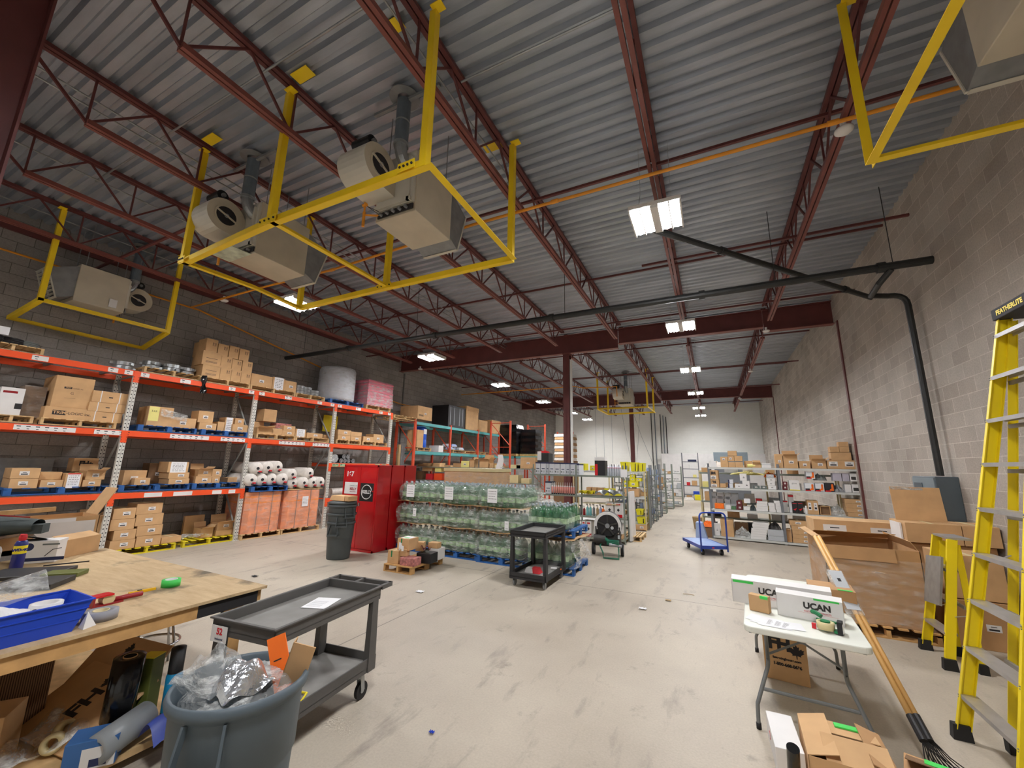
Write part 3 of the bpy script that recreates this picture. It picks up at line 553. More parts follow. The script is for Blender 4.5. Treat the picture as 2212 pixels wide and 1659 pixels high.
ys = shelving('second grey shelving row filled with yellow boxes', 'YS', [-2.2, -1.0, .1], [.19, .99, 1.77], .6, 'clip_tan', 'shelf_lite', 1.8, .05)
r2 = shelving('long grey shelving behind the wrapped jugs on the left', 'R2', [-5.6, -3.72, -2.48, -1.26, 0], [.1, .7, 1.245, 1.785], .6, 'gs_green', 'gs_green', 1.83, .03)
# ---------------- everything standing on the racks and shelves ----------------
ITEMS = [
('RK', -2.02, -1.3, 0.15, 0.95, 3.69, 3.815, 'wood', 'P', 'wooden_pallet', "pale wooden pallet on the rack's top level at the left frame edge", 'pallet', ''),
('RK', -1.66, -1.38, 0.2, 0.5, 2.59, 3.076, 'white', 'b', 'appliance_box', 'tall white box with dark edge label at the left end of the second rack level', 'box', ''),
('RK', -1.74, -1.23, 0.1, 0.9, 2.46, 2.585, 'wood', 'P', 'wooden_pallet', 'wooden pallet under the white box at left of the second rack level', 'pallet', ''),
('RK', -1.15, -0.13, 0.08, 0.95, 2.46, 2.585, 'wood', 'P', 'wooden_pallet', 'wooden pallet carrying the large logo carton on the second rack level', 'pallet', ''),
('RK', -1.13, -0.58, 0.1, 0.8, 2.585, 2.81, 'kraft', 'T:TRIM-LOGIC', 'cardboard_tray', 'low carton with bold black TRIM logo under the largest carton', 'carton', ''),
('RK', -1.07, -0.55, 0.14, 0.75, 2.81, 3.398, 'kraft', 't T:TRIM-LOGIC', 'cardboard_box', 'largest square carton on the second rack level, small printed logo', 'carton', ''),
('RK', -1.38, -1.1, 0.35, 0.6, 2.59, 3.161, 'brownwrap', '', 'wrapped_carton', 'dark brown shrink-wrapped carton between white box and largest carton', 'carton', ''),
('RK', -0.59, -0.06, 0.1, 0.7, 2.59, 2.788, 'kraft', 'S', 'strapped_carton', 'lowest of three flat cartons with white straps beside the largest carton', 'carton', 'strapped cartons'),
('RK', -0.58, -0.04, 0.1, 0.7, 2.788, 2.967, 'kraft', 'S', 'strapped_carton', 'middle of three flat cartons with white straps beside the largest carton', 'carton', 'strapped cartons'),
('RK', -0.56, -0.02, 0.1, 0.75, 2.967, 3.195, 'kraft', 'S', 'strapped_carton', 'topmost of three flat cartons with white straps beside the largest carton', 'carton', 'strapped cartons'),
('RK', 0.12, 1.18, 0.08, 0.95, 3.69, 3.815, 'wood', 'P', 'wooden_pallet', "wooden pallet under the galvanized clamps on the rack's top level", 'pallet', ''),
('RK', 1.21, 2.26, 0.06, 0.95, 3.69, 3.815, 'wood', 'P', 'wooden_pallet', 'wooden pallet under the tall block of arrow-marked cartons', 'pallet', ''),
('RK', 1.16, 1.54, 0.08, 0.38, 3.815, 4.161, 'kraft', 'L', 'cardboard_box', 'bottom row first carton from left in the arrow-marked block', 'carton', 'arrow-marked cartons on the top rack level'),
('RK', 1.54, 1.79, 0.08, 0.38, 3.82, 4.135, 'kraft', 'A', 'cardboard_box', 'bottom row second carton from left in the arrow-marked block', 'carton', 'arrow-marked cartons on the top rack level'),
('RK', 1.79, 2.02, 0.08, 0.38, 3.82, 4.133, 'kraft', 'A', 'cardboard_box', 'bottom row third carton from left in the arrow-marked block', 'carton', 'arrow-marked cartons on the top rack level'),
('RK', 2.02, 2.26, 0.08, 0.38, 3.82, 4.121, 'kraft', 'A', 'cardboard_box', 'bottom row rightmost carton in the arrow-marked block', 'carton', 'arrow-marked cartons on the top rack level'),
('RK', 1.12, 1.52, 0.08, 0.38, 4.11, 4.45, 'kraft', 'L', 'cardboard_box', 'middle row first carton from left in the arrow-marked block', 'carton', 'arrow-marked cartons on the top rack level'),
('RK', 1.52, 1.77, 0.08, 0.38, 4.11, 4.409, 'kraft', 'A', 'cardboard_box', 'middle row second carton from left in the arrow-marked block', 'carton', 'arrow-marked cartons on the top rack level'),
('RK', 1.77, 2.0, 0.08, 0.38, 4.11, 4.389, 'kraft', 'A', 'cardboard_box', 'middle row third carton from left in the arrow-marked block', 'carton', 'arrow-marked cartons on the top rack level'),
('RK', 2.01, 2.26, 0.08, 0.38, 4.11, 4.404, 'kraft', 'A', 'cardboard_box', 'middle row rightmost carton in the arrow-marked block', 'carton', 'arrow-marked cartons on the top rack level'),
('RK', 1.16, 1.41, 0.1, 0.38, 4.4, 4.761, 'kraft', 'A', 'cardboard_box', 'top row first carton from left in the arrow-marked block', 'carton', 'arrow-marked cartons on the top rack level'),
('RK', 1.42, 1.66, 0.1, 0.38, 4.4, 4.699, 'kraft', 'A', 'cardboard_box', 'top row second carton from left in the arrow-marked block', 'carton', 'arrow-marked cartons on the top rack level'),
('RK', 1.67, 1.9, 0.1, 0.38, 4.4, 4.715, 'kraft', 'A', 'cardboard_box', 'top row third carton from left in the arrow-marked block', 'carton', 'arrow-marked cartons on the top rack level'),
('RK', 1.91, 2.15, 0.1, 0.38, 4.4, 4.703, 'kraft', 'A', 'cardboard_box', 'top row rightmost carton in the arrow-marked block', 'carton', 'arrow-marked cartons on the top rack level'),
('RK', 1.31, 1.7, 0.48, 0.45, 3.82, 4.178, 'kraft', '', 'cardboard_box', 'bottom carton in the back column of the arrow-marked block', 'carton', 'arrow-marked cartons on the top rack level'),
('RK', 1.26, 1.66, 0.48, 0.45, 4.11, 4.461, 'kraft', '', 'cardboard_box', 'middle carton in the back column of the arrow-marked block', 'carton', 'arrow-marked cartons on the top rack level'),
('RK', 1.26, 1.6, 0.5, 0.45, 4.4, 4.772, 'kraft', '', 'cardboard_box', 'top carton in the back column of the arrow-marked block', 'carton', 'arrow-marked cartons on the top rack level'),
('RK', 0.2, 1.25, 0.06, 0.95, 2.46, 2.585, 'blue', 'P', 'blue_pallet', 'left blue pallet on the second rack level, second bay', 'pallet', ''),
('RK', 1.35, 2.37, 0.06, 0.95, 2.46, 2.585, 'blue', 'P', 'blue_pallet', 'right blue pallet on the second rack level, second bay', 'pallet', ''),
('RK', 0.35, 0.79, 0.14, 0.55, 2.59, 3.014, 'kraft', 'Y', 'cardboard_box', 'carton with a big yellow sheet taped on its front', 'carton', ''),
('RK', 0.78, 1.25, 0.14, 0.5, 2.59, 2.827, 'kraft', 's', 'cardboard_box', 'low carton with white sticker right of the yellow-sheet carton', 'carton', ''),
('RK', 1.31, 1.67, 0.12, 0.4, 2.59, 2.756, 'kraft', 's', 'cardboard_box', 'lower carton of the pair near the middle of the second rack level', 'carton', ''),
('RK', 1.27, 1.59, 0.14, 0.35, 2.756, 3.03, 'kraft', 's', 'cardboard_box', 'taller upper carton of the pair near the middle of the second rack level', 'carton', ''),
('RK', 1.28, 1.42, 0.5, 0.3, 2.59, 2.835, 'kraft', '', 'cardboard_box', 'small plain carton behind the pair on the second rack level', 'carton', ''),
('RK', 1.7, 1.85, 0.14, 0.3, 2.59, 2.814, 'kraft', '', 'cardboard_box', 'narrow upright carton beside the white notice on the second rack level', 'carton', ''),
('RK', 1.88, 2.07, 0.2, 0.3, 2.59, 2.941, 'kraft', 'W', 'cardboard_box', 'carton covered by a tall white written notice', 'carton', ''),
('RK', 2.03, 2.39, 0.12, 0.4, 2.59, 2.784, 'kraft', 's', 'cardboard_box', 'low carton right of the white notice', 'carton', ''),
('RK', 2.1, 2.32, 0.2, 0.35, 2.784, 2.946, 'kraft', 's', 'cardboard_box', 'small carton on top of the low carton right of the notice', 'carton', ''),
('RK', 2.52, 2.87, 0.7, 0.3, 2.46, 2.801, 'kraft', 's', 'cardboard_box', 'shaded carton at the back next to the second front post', 'carton', ''),
('RK', 2.28, 3.51, 0.08, 0.9, 3.69, 3.815, 'wood', 'P', 'wooden_pallet', 'wooden pallet with mixed cartons on the top level of the third bay', 'pallet', ''),
('RK', 2.29, 2.85, 0.12, 0.5, 3.815, 4.138, 'kraft', 's', 'cardboard_box', 'wide carton full of metal clips on the top level of the third bay', 'carton', ''),
('RK', 2.85, 3.19, 0.12, 0.5, 3.82, 4.158, 'kraft', 'W', 'cardboard_box', 'carton with hanging white paper on the top level of the third bay', 'carton', ''),
('RK', 3.19, 3.53, 0.12, 0.5, 3.82, 4.121, 'kraft', 's', 'cardboard_box', 'right carton of three on the top level of the third bay', 'carton', ''),
('RK', 3.54, 4.47, 0.1, 0.9, 3.69, 3.815, 'wood', 'P', 'wooden_pallet', 'wooden pallet under the galvanized wire coils', 'pallet', ''),
('RK', 4.63, 5.92, 0.08, 0.95, 3.69, 3.815, 'blue', 'P', 'blue_pallet', 'blue pallet under the tall foam roll on the top rack level', 'pallet', ''),
('RK', 6.02, 7.11, 0.04, 0.95, 3.69, 3.815, 'wood', 'P', 'wooden_pallet', "wooden pallet under the pink wrapped bundle at the rack's far end", 'pallet', ''),
('RK', 2.59, 3.66, 0.06, 0.95, 2.46, 2.585, 'wood', 'P', 'wooden_pallet', 'left pale pallet on the second level of the third bay', 'pallet', ''),
('RK', 3.67, 4.74, 0.06, 0.95, 2.46, 2.585, 'wood', 'P', 'wooden_pallet', 'right pale pallet on the second level of the third bay', 'pallet', ''),
('RK', 2.61, 3.01, 0.1, 0.4, 2.59, 2.761, 'kraft', 'o', 'cardboard_box', 'open carton with plastic inside on the left pale pallet', 'carton', ''),
('RK', 3.01, 3.28, 0.1, 0.35, 2.59, 2.767, 'kraft', '', 'cardboard_box', 'carton with red lettering film on the left pale pallet', 'carton', ''),
('RK', 2.84, 3.19, 0.3, 0.35, 2.95, 3.283, 'kraft', '', 'cardboard_box', 'upright carton at the top of the jumbled heap on the left pale pallet', 'carton', ''),
('RK', 2.88, 3.24, 0.3, 0.4, 2.59, 2.789, 'kraft', '', 'cardboard_box', 'carton supporting the jumbled heap on the left pale pallet', 'carton', ''),
('RK', 3.21, 3.65, 0.3, 0.3, 2.8, 2.937, 'redwhite', '', 'cardboard_box', 'carton with red and white printed side in the jumbled heap', 'carton', ''),
('RK', 3.28, 3.65, 0.1, 0.35, 2.59, 2.737, 'kraft', 's', 'cardboard_box', 'lower carton at the right side of the left pale pallet', 'carton', ''),
('RK', 3.32, 3.66, 0.12, 0.33, 2.737, 2.873, 'kraft', 's', 'cardboard_box', 'upper carton at the right side of the left pale pallet', 'carton', ''),
('RK', 3.68, 4.0, 0.12, 0.35, 2.59, 2.811, 'kraft', 'W', 'cardboard_box', 'carton with plastic and white sheet on the right pale pallet', 'carton', ''),
('RK', 4.04, 4.55, 0.12, 0.35, 2.59, 2.733, 'kraft', 's', 'cardboard_box', 'low carton at the right of the right pale pallet', 'carton', ''),
('RK', 5.0, 5.94, 0.06, 0.95, 2.46, 2.585, 'wood', 'P', 'wooden_pallet', 'left wooden pallet on the second level of the last rack bay', 'pallet', ''),
('RK', 6.01, 7.1, 0.06, 0.95, 2.46, 2.585, 'wood', 'P', 'wooden_pallet', 'right wooden pallet on the second level of the last rack bay', 'pallet', ''),
('RK', 5.07, 5.56, 0.1, 0.4, 2.59, 2.744, 'kraft', 's', 'cardboard_box', 'lower carton of the left stack in the last rack bay', 'carton', ''),
('RK', 5.06, 5.57, 0.1, 0.4, 2.744, 2.912, 'kraft', 's', 'cardboard_box', 'upper carton of the left stack in the last rack bay', 'carton', ''),
('RK', 5.56, 5.99, 0.1, 0.4, 2.59, 2.736, 'kraft', 's', 'cardboard_box', 'lower carton of the second stack in the last rack bay', 'carton', ''),
('RK', 5.55, 5.99, 0.1, 0.4, 2.736, 2.883, 'kraft', '', 'cardboard_box', 'upper carton of the second stack in the last rack bay', 'carton', ''),
('RK', 6.06, 6.53, 0.1, 0.4, 2.59, 2.768, 'kraft', 's', 'cardboard_box', 'low carton third from left in the last rack bay', 'carton', ''),
('RK', 6.49, 6.95, 0.1, 0.4, 2.59, 2.872, 'kraft', 's', 'cardboard_box', 'carton fourth from left in the last rack bay beside white papers', 'carton', ''),
('RK', 4.91, 5.23, 0.55, 0.4, 2.46, 2.744, 'kraft', '', 'cardboard_box', 'plain carton behind the third front post', 'carton', ''),
('RK', -1.37, -0.06, 0.06, 0.95, 1.23, 1.355, 'blue', 'P', 'blue_pallet', 'blue pallet on the lowest beam level at far left, white arrow mark', 'pallet', ''),
('RK', -1.32, -0.99, 0.1, 0.5, 1.36, 1.528, 'kraft', 's', 'cardboard_box', 'lower carton of the far-left stack on the lowest beam level', 'carton', ''),
('RK', -1.33, -0.99, 0.1, 0.5, 1.528, 1.703, 'kraft', 's', 'cardboard_box', 'upper carton with white strap, far-left stack on the lowest beam level', 'carton', ''),
('RK', -0.96, -0.67, 0.12, 0.4, 1.36, 1.492, 'kraft', 's', 'cardboard_box', 'dented low carton left of the handwritten notice', 'carton', ''),
('RK', -0.96, -0.68, 0.25, 0.35, 1.492, 1.632, 'kraft', '', 'cardboard_box', 'carton with plastic sheet inside left of the handwritten notice', 'carton', ''),
('RK', -0.67, -0.44, 0.1, 0.3, 1.36, 1.613, 'kraft', 'W', 'cardboard_box', 'carton behind the handwritten notice with red heading', 'carton', ''),
('RK', -0.48, -0.12, 0.6, 0.3, 1.63, 1.893, 'kraft', 'T:FH F', 'cardboard_box', 'carton with bold black FH lettering and leaf at the back', 'carton', ''),
('RK', -0.43, -0.08, 0.6, 0.3, 1.36, 1.622, 'kraft', '', 'cardboard_box', 'plain carton beneath the FH lettered carton', 'carton', ''),
('RK', -0.42, -0.16, 0.12, 0.4, 1.36, 1.487, 'kraft', 's', 'cardboard_box', 'lower carton right of the handwritten notice', 'carton', ''),
('RK', -0.4, -0.12, 0.12, 0.4, 1.487, 1.655, 'kraft', 's o', 'cardboard_box', 'upper open carton right of the handwritten notice', 'carton', ''),
('RK', -0.28, -0.01, 0.1, 0.4, 0.02, 0.202, 'kraft', '', 'cardboard_box', 'bottom carton of the stack behind the workbench corner', 'carton', ''),
('RK', -0.27, 0.01, 0.1, 0.4, 0.202, 0.398, 'kraft', '', 'cardboard_box', 'second carton from the floor behind the workbench corner', 'carton', ''),
('RK', -0.28, -0.02, 0.1, 0.4, 0.398, 0.589, 'kraft', '', 'cardboard_box', 'third carton from the floor behind the workbench corner', 'carton', ''),
('RK', -0.26, 0.01, 0.1, 0.42, 0.589, 0.788, 'kraft', 'o', 'cardboard_box', 'topmost open carton of the stack behind the workbench corner', 'carton', ''),
('RK', 0.09, 1.3, 0.06, 0.95, 1.23, 1.355, 'blue', 'P', 'blue_pallet', 'left blue pallet on the lowest beam level of the second bay', 'pallet', ''),
('RK', 1.35, 2.36, 0.06, 0.95, 1.23, 1.355, 'blue', 'P', 'blue_pallet', 'right blue pallet on the lowest beam level of the second bay', 'pallet', ''),
('RK', 0.21, 0.59, 0.3, 0.4, 1.36, 1.657, 'kraft', 's', 'cardboard_box', 'tall carton next to the first front post on the lowest beam level', 'carton', ''),
('RK', 0.34, 0.6, 0.12, 0.3, 1.36, 1.505, 'kraft', 's', 'cardboard_box', 'low carton in front of the tall one by the first front post', 'carton', ''),
('RK', 0.71, 1.03, 0.6, 0.35, 1.36, 1.81, 'kraftdark', 's', 'cardboard_box', 'shaded carton at the back of the second bay', 'carton', ''),  # darker kraft puts the shade into the carton's colour
('RK', 0.92, 1.31, 0.12, 0.45, 1.36, 1.483, 'kraft', 's', 'cardboard_box', 'bottom carton of the notice stack in the second bay', 'carton', ''),
('RK', 0.9, 1.29, 0.12, 0.45, 1.483, 1.614, 'kraft', 's', 'cardboard_box', 'middle carton of the notice stack in the second bay', 'carton', ''),
('RK', 0.87, 1.26, 0.14, 0.45, 1.614, 1.846, 'kraft', 'W', 'cardboard_box', 'top carton of the notice stack with a white handwritten notice', 'carton', ''),
('RK', 1.42, 1.75, 0.12, 0.4, 1.36, 1.53, 'kraft', 's', 'cardboard_box', 'bottom left carton of the block on the right blue pallet', 'carton', ''),
('RK', 1.45, 1.74, 0.12, 0.4, 1.53, 1.684, 'kraft', 's o', 'cardboard_box', 'top left opened carton of the block on the right blue pallet', 'carton', ''),
('RK', 1.76, 1.94, 0.14, 0.35, 1.36, 1.51, 'kraft', 's', 'cardboard_box', 'bottom right carton of the block on the right blue pallet', 'carton', ''),
('RK', 1.75, 1.96, 0.14, 0.35, 1.51, 1.686, 'kraft', 's', 'cardboard_box', 'top right carton of the block on the right blue pallet', 'carton', ''),
('RK', 2.19, 2.47, 0.3, 0.35, 1.36, 1.482, 'kraft', '', 'cardboard_box', 'open crate-like carton beside the second front post', 'carton', ''),
('RK', 0.24, 1.23, 0.05, 1.0, 0.0, 0.125, 'yellow', 'P', 'yellow_pallet', 'yellow-painted pallet on the floor under two carton stacks', 'pallet', ''),
('RK', 1.36, 2.4, 0.05, 1.0, 0.0, 0.125, 'yellow', 'P', 'yellow_pallet', 'yellow-painted pallet on the floor beside the second front post', 'pallet', ''),
('RK', 0.14, 0.53, 0.08, 0.45, 0.13, 0.307, 'kraft', 's', 'cardboard_box', 'bottom carton of the left four-carton stack on the yellow pallet', 'carton', 'cartons stacked on the yellow pallet'),
('RK', 0.17, 0.52, 0.08, 0.45, 0.307, 0.5, 'kraft', 's', 'cardboard_box', 'second carton up in the left stack on the yellow pallet', 'carton', 'cartons stacked on the yellow pallet'),
('RK', 0.09, 0.47, 0.08, 0.45, 0.5, 0.712, 'kraft', 's', 'cardboard_box', 'third carton up in the left stack on the yellow pallet', 'carton', 'cartons stacked on the yellow pallet'),
('RK', 0.1, 0.45, 0.08, 0.45, 0.712, 0.92, 'kraft', 's', 'cardboard_box', 'top carton of the left stack on the yellow pallet', 'carton', 'cartons stacked on the yellow pallet'),
('RK', 0.54, 0.96, 0.08, 0.45, 0.13, 0.343, 'kraft', 's', 'cardboard_box', 'bottom carton of the right four-carton stack on the yellow pallet', 'carton', 'cartons stacked on the yellow pallet'),
('RK', 0.52, 0.95, 0.08, 0.45, 0.343, 0.544, 'kraft', 's', 'cardboard_box', 'second carton up in the right stack on the yellow pallet', 'carton', 'cartons stacked on the yellow pallet'),
('RK', 0.47, 0.93, 0.08, 0.45, 0.544, 0.773, 'kraft', 's', 'cardboard_box', 'third carton up in the right stack on the yellow pallet', 'carton', 'cartons stacked on the yellow pallet'),
('RK', 0.45, 0.89, 0.08, 0.45, 0.773, 0.989, 'kraft', 's', 'cardboard_box', 'top carton of the right stack, highest on the yellow pallet', 'carton', 'cartons stacked on the yellow pallet'),
('RK', 0.98, 1.34, 0.12, 0.4, 0.13, 0.257, 'kraft', '', 'cardboard_box', 'long low carton right of the stacks on the yellow pallet', 'carton', ''),
('RK', 1.62, 2.04, 0.75, 0.08, 0.13, 0.59, 'kraft', '', 'cardboard_sheet', 'large flattened carton leaning at the back of the lower bay', 'cardboard', ''),
('RK', 2.06, 2.46, 0.2, 0.4, 0.13, 0.263, 'kraft', '', 'cardboard_box', 'flat carton under the opened carton by the second front post', 'carton', ''),
('RK', 2.07, 2.43, 0.2, 0.35, 0.263, 0.438, 'kraft', 's o', 'cardboard_box', 'opened carton full of fittings by the second front post', 'carton', ''),
('RK', 1.74, 2.0, 0.2, 0.35, 0.13, 0.34, 'kraft', 'o', 'cardboard_box', 'torn open carton with plastic in the middle of the lower bay', 'carton', ''),
('TK', -1.24, 0.02, 0.0, 1.0, 3.52, 3.645, 'wood', 'P', 'wooden_pallet', "wooden pallet at the near end of the teal rack's top", 'pallet', ''),
('TK', 0.17, 1.1, 0.1, 0.9, 3.65, 4.193, 'kraft', 'T:RIDGID s', 'cardboard_box', 'large carton with RIDGID lettering on top of the teal rack', 'carton', ''),
('TK', 2.34, 3.77, 0.15, 0.9, 3.55, 4.5, 'black', 'v', 'black_bin', 'black fabric bulk bin with pale straps on top of the teal rack', 'bin', ''),
('TK', 3.75, 4.86, 0.1, 0.9, 3.55, 4.662, 'kraft', 'b', 'cardboard_box', 'tall pale carton with lid on top of the teal rack', 'carton', ''),
('TK', 4.93, 5.81, 0.1, 0.7, 3.55, 4.134, 'kraft', '', 'cardboard_box', 'plain brown carton right of the tall pale carton', 'carton', ''),
('TK', 6.25, 7.28, 0.1, 0.7, 3.55, 4.258, 'kraft', 'b', 'cardboard_box', 'pale lidded carton behind the orange upright', 'carton', ''),
('TK', 0.28, 1.17, 0.1, 0.9, 2.4, 2.525, 'wood', 'P', 'wooden_pallet', 'wooden pallet under the blue barrel on the teal rack', 'pallet', ''),
('TK', 0.22, 0.62, 0.1, 0.5, 2.53, 3.233, 'kraft', '', 'cardboard_box', 'tall carton with dark print left of the blue barrel', 'carton', ''),
('TK', 1.68, 2.02, 0.1, 0.5, 2.4, 2.68, 'white', '', 'cardboard_box', "white carton on the teal rack's middle level", 'carton', ''),
('TK', 2.78, 4.81, 0.1, 0.9, 2.4, 2.525, 'wood', 'P', 'wooden_pallet', 'wooden pallet with silvery bags on the teal rack', 'pallet', ''),
('TK', 5.2, 6.17, 0.1, 0.9, 2.4, 2.525, 'wood', 'P', 'wooden_pallet', 'empty wooden pallet at the far end of the teal rack', 'pallet', ''),
('SR', 0.32, 0.52, 0.05, 0.35, 1.96, 2.12, 'kraft', '', 'cardboard_box', 'bottom left carton of the seven-carton pyramid on the right shelving', 'carton', ''),
('SR', 0.52, 0.69, 0.05, 0.35, 1.96, 2.109, 'kraft', '', 'cardboard_box', 'bottom middle carton of the seven-carton pyramid', 'carton', ''),
('SR', 0.69, 0.88, 0.05, 0.35, 1.96, 2.112, 'kraft', '', 'cardboard_box', 'bottom right carton of the seven-carton pyramid', 'carton', ''),
('SR', 0.32, 0.51, 0.05, 0.35, 2.112, 2.254, 'kraft', 's', 'cardboard_box', 'middle row left carton of the seven-carton pyramid', 'carton', ''),
('SR', 0.51, 0.68, 0.05, 0.35, 2.13, 2.271, 'kraft', 's', 'cardboard_box', 'middle row centre carton of the seven-carton pyramid', 'carton', ''),
('SR', 0.68, 0.88, 0.05, 0.35, 2.13, 2.279, 'kraft', '', 'cardboard_box', 'middle row right carton of the seven-carton pyramid', 'carton', ''),
('SR', 0.52, 0.75, 0.05, 0.3, 2.279, 2.421, 'kraft', '', 'cardboard_box', 'single carton crowning the seven-carton pyramid', 'carton', ''),
('SR', 0.04, 0.21, 0.1, 0.3, 1.96, 2.133, 'white', '', 'white_box', 'white box left of the carton pyramid', 'box', ''),
('SR', 0.9, 1.11, 0.4, 0.3, 1.96, 2.149, 'kraft', '', 'cardboard_box', 'plain carton behind the rolled tube on the top shelf', 'carton', ''),
('SR', 1.11, 1.31, 0.08, 0.3, 1.96, 2.079, 'kraft', 'o', 'cardboard_box', 'open carton with yellow lining on the top shelf', 'carton', ''),
('SR', 1.32, 1.54, 0.08, 0.4, 1.96, 2.086, 'white', 'b', 'storage_tray', 'white storage tray near the middle post of the right shelving', 'tray', ''),
('SR', 1.64, 1.82, 0.05, 0.3, 1.96, 2.334, 'kraft', 's', 'cardboard_box', 'narrow tall carton right of the middle post, top shelf', 'carton', ''),
('SR', 1.83, 2.15, 0.05, 0.45, 1.96, 2.296, 'kraft', 's o', 'cardboard_box', 'large open carton with raised flap, top shelf', 'carton', ''),
('SR', 2.17, 2.41, 0.08, 0.35, 1.96, 2.151, 'kraft', 's', 'cardboard_box', 'small carton with black and white label, top shelf', 'carton', ''),
('SR', 2.44, 2.75, 0.08, 0.4, 1.96, 2.183, 'kraft', 's o', 'cardboard_box', 'medium carton with one raised flap, top shelf', 'carton', ''),
('SR', 2.76, 3.36, 0.05, 0.5, 1.96, 2.179, 'kraft', '2', 'cardboard_box', 'long carton with two white labels at the right end, top shelf', 'carton', ''),
('SR', 2.86, 3.27, 0.05, 0.4, 2.179, 2.374, 'kraft', '', 'cardboard_box', 'plain carton lying on the long two-label carton', 'carton', ''),
('SR', 2.86, 3.05, 0.06, 0.35, 2.38, 2.525, 'kraft', '', 'cardboard_box', 'left carton of the upper pair at the right end', 'carton', ''),
('SR', 3.05, 3.25, 0.06, 0.35, 2.38, 2.523, 'kraft', '', 'cardboard_box', 'right carton of the upper pair at the right end', 'carton', ''),
('SR', 3.05, 3.25, 0.06, 0.3, 2.523, 2.642, 'kraft', '', 'cardboard_box', 'highest carton on the right shelving', 'carton', ''),
('SR', -0.0, 0.25, 0.03, 0.35, 1.39, 1.606, 'kraft', 'm', 'cardboard_box', 'lower carton with black 3M lettering', 'carton', ''),
('SR', -0.0, 0.24, 0.03, 0.35, 1.606, 1.871, 'kraft', 'm', 'cardboard_box', 'upper carton with black 3M lettering', 'carton', ''),
('SR', 0.26, 0.41, 0.05, 0.3, 1.39, 1.501, 'kraft', '', 'cardboard_box', 'little carton right of the 3M cartons', 'carton', ''),
('SR', 0.46, 0.59, 0.05, 0.3, 1.39, 1.51, 'whitebox', '', 'white_box', 'lower white and navy box right of the 3M cartons', 'box', ''),
('SR', 0.47, 0.6, 0.05, 0.3, 1.51, 1.62, 'whitebox', '', 'white_box', 'upper white and navy box right of the 3M cartons', 'box', ''),
('SR', 0.63, 0.83, 0.05, 0.35, 1.39, 1.509, 'white', 's', 'white_box', 'flat white box with cut corner on the third shelf', 'box', ''),
('SR', 0.82, 1.0, 0.05, 0.3, 1.39, 1.598, 'white', 's', 'white_box', 'white box at the foot of the leaning white pair', 'box', ''),
('SR', 0.77, 0.94, 0.08, 0.3, 1.598, 1.791, 'white', 's', 'white_box', 'white box on top of the leaning white pair', 'box', ''),
('SR', 1.06, 1.23, 0.05, 0.35, 1.39, 1.471, 'greybin', 's', 'storage_bin', 'left grey bin with label on the third shelf', 'bin', ''),
('SR', 1.25, 1.4, 0.05, 0.35, 1.39, 1.47, 'greybin', 's', 'storage_bin', 'right grey bin with label on the third shelf', 'bin', ''),
('SR', 1.42, 1.61, 0.05, 0.3, 1.39, 1.496, 'white', 's', 'white_box', 'bottom box of the four white boxes left of the middle post', 'box', ''),
('SR', 1.41, 1.59, 0.05, 0.3, 1.496, 1.593, 'white', 's', 'white_box', 'second box of the four white boxes left of the middle post', 'box', ''),
('SR', 1.4, 1.6, 0.05, 0.3, 1.593, 1.691, 'white', 's', 'white_box', 'third box of the four white boxes left of the middle post', 'box', ''),
('SR', 1.41, 1.58, 0.05, 0.3, 1.691, 1.788, 'silver', 's', 'white_box', 'greyish top box of the stack left of the middle post', 'box', ''),
('SR', 1.75, 1.86, 0.05, 0.3, 1.39, 1.503, 'darkred', 's', 'red_box', 'lower dark red box just right of the middle post', 'box', ''),
('SR', 1.76, 1.87, 0.05, 0.3, 1.503, 1.607, 'darkred', 's', 'red_box', 'upper dark red box just right of the middle post', 'box', ''),
('SR', 1.9, 2.13, 0.05, 0.35, 1.39, 1.649, 'white', 'y', 'glove_case', 'white case with yellow base band on the third shelf', 'box', ''),
('SR', 2.24, 2.44, 0.05, 0.35, 1.39, 1.585, 'glove', 'g', 'glove_box', 'left box of the front pair of orange glove boxes', 'box', 'glove boxes on the right shelving'),
('SR', 2.45, 2.64, 0.05, 0.35, 1.39, 1.592, 'glove', 'g', 'glove_box', 'middle front glove box, right of its white and orange twin', 'box', 'glove boxes on the right shelving'),
('SR', 2.29, 2.48, 0.05, 0.35, 1.7, 1.888, 'glove', 'g', 'glove_box', 'glove box stacked on top of the front pair', 'box', 'glove boxes on the right shelving'),
('SR', 2.65, 2.85, 0.05, 0.35, 1.39, 1.606, 'blackglove', 'g', 'glove_box', 'black glove box with orange hand and red base', 'box', 'glove boxes on the right shelving'),
('SR', 3.05, 3.18, 0.05, 0.3, 1.39, 1.586, 'white', '', 'white_box', "white printed box in the lower pair at the shelf's right end", 'box', ''),
('SR', 3.19, 3.35, 0.05, 0.3, 1.39, 1.593, 'white', 'k', 'white_box', 'white box with dark product picture, lower right end', 'box', ''),
('SR', 2.84, 3.02, 0.06, 0.3, 1.66, 1.859, 'lilac', '', 'white_box', 'pale lilac box above the grey bag', 'box', ''),
('SR', 3.03, 3.17, 0.06, 0.3, 1.66, 1.858, 'lilac', '', 'white_box', 'pale lilac box left of the upper picture box', 'box', ''),
('SR', 3.18, 3.32, 0.06, 0.3, 1.66, 1.856, 'white', 'k', 'white_box', 'white box with dark product picture, upper right end', 'box', ''),
('SR', -0.05, 0.11, 0.3, 0.2, 0.81, 1.149, 'silver', '', 'grey_box', 'lower light grey box, first column of the grey wall of boxes', 'box', 'light grey boxes on the second shelf'),
('SR', 0.12, 0.3, 0.3, 0.2, 0.81, 1.147, 'silver', '', 'grey_box', 'lower light grey box, second column of the grey wall of boxes', 'box', 'light grey boxes on the second shelf'),
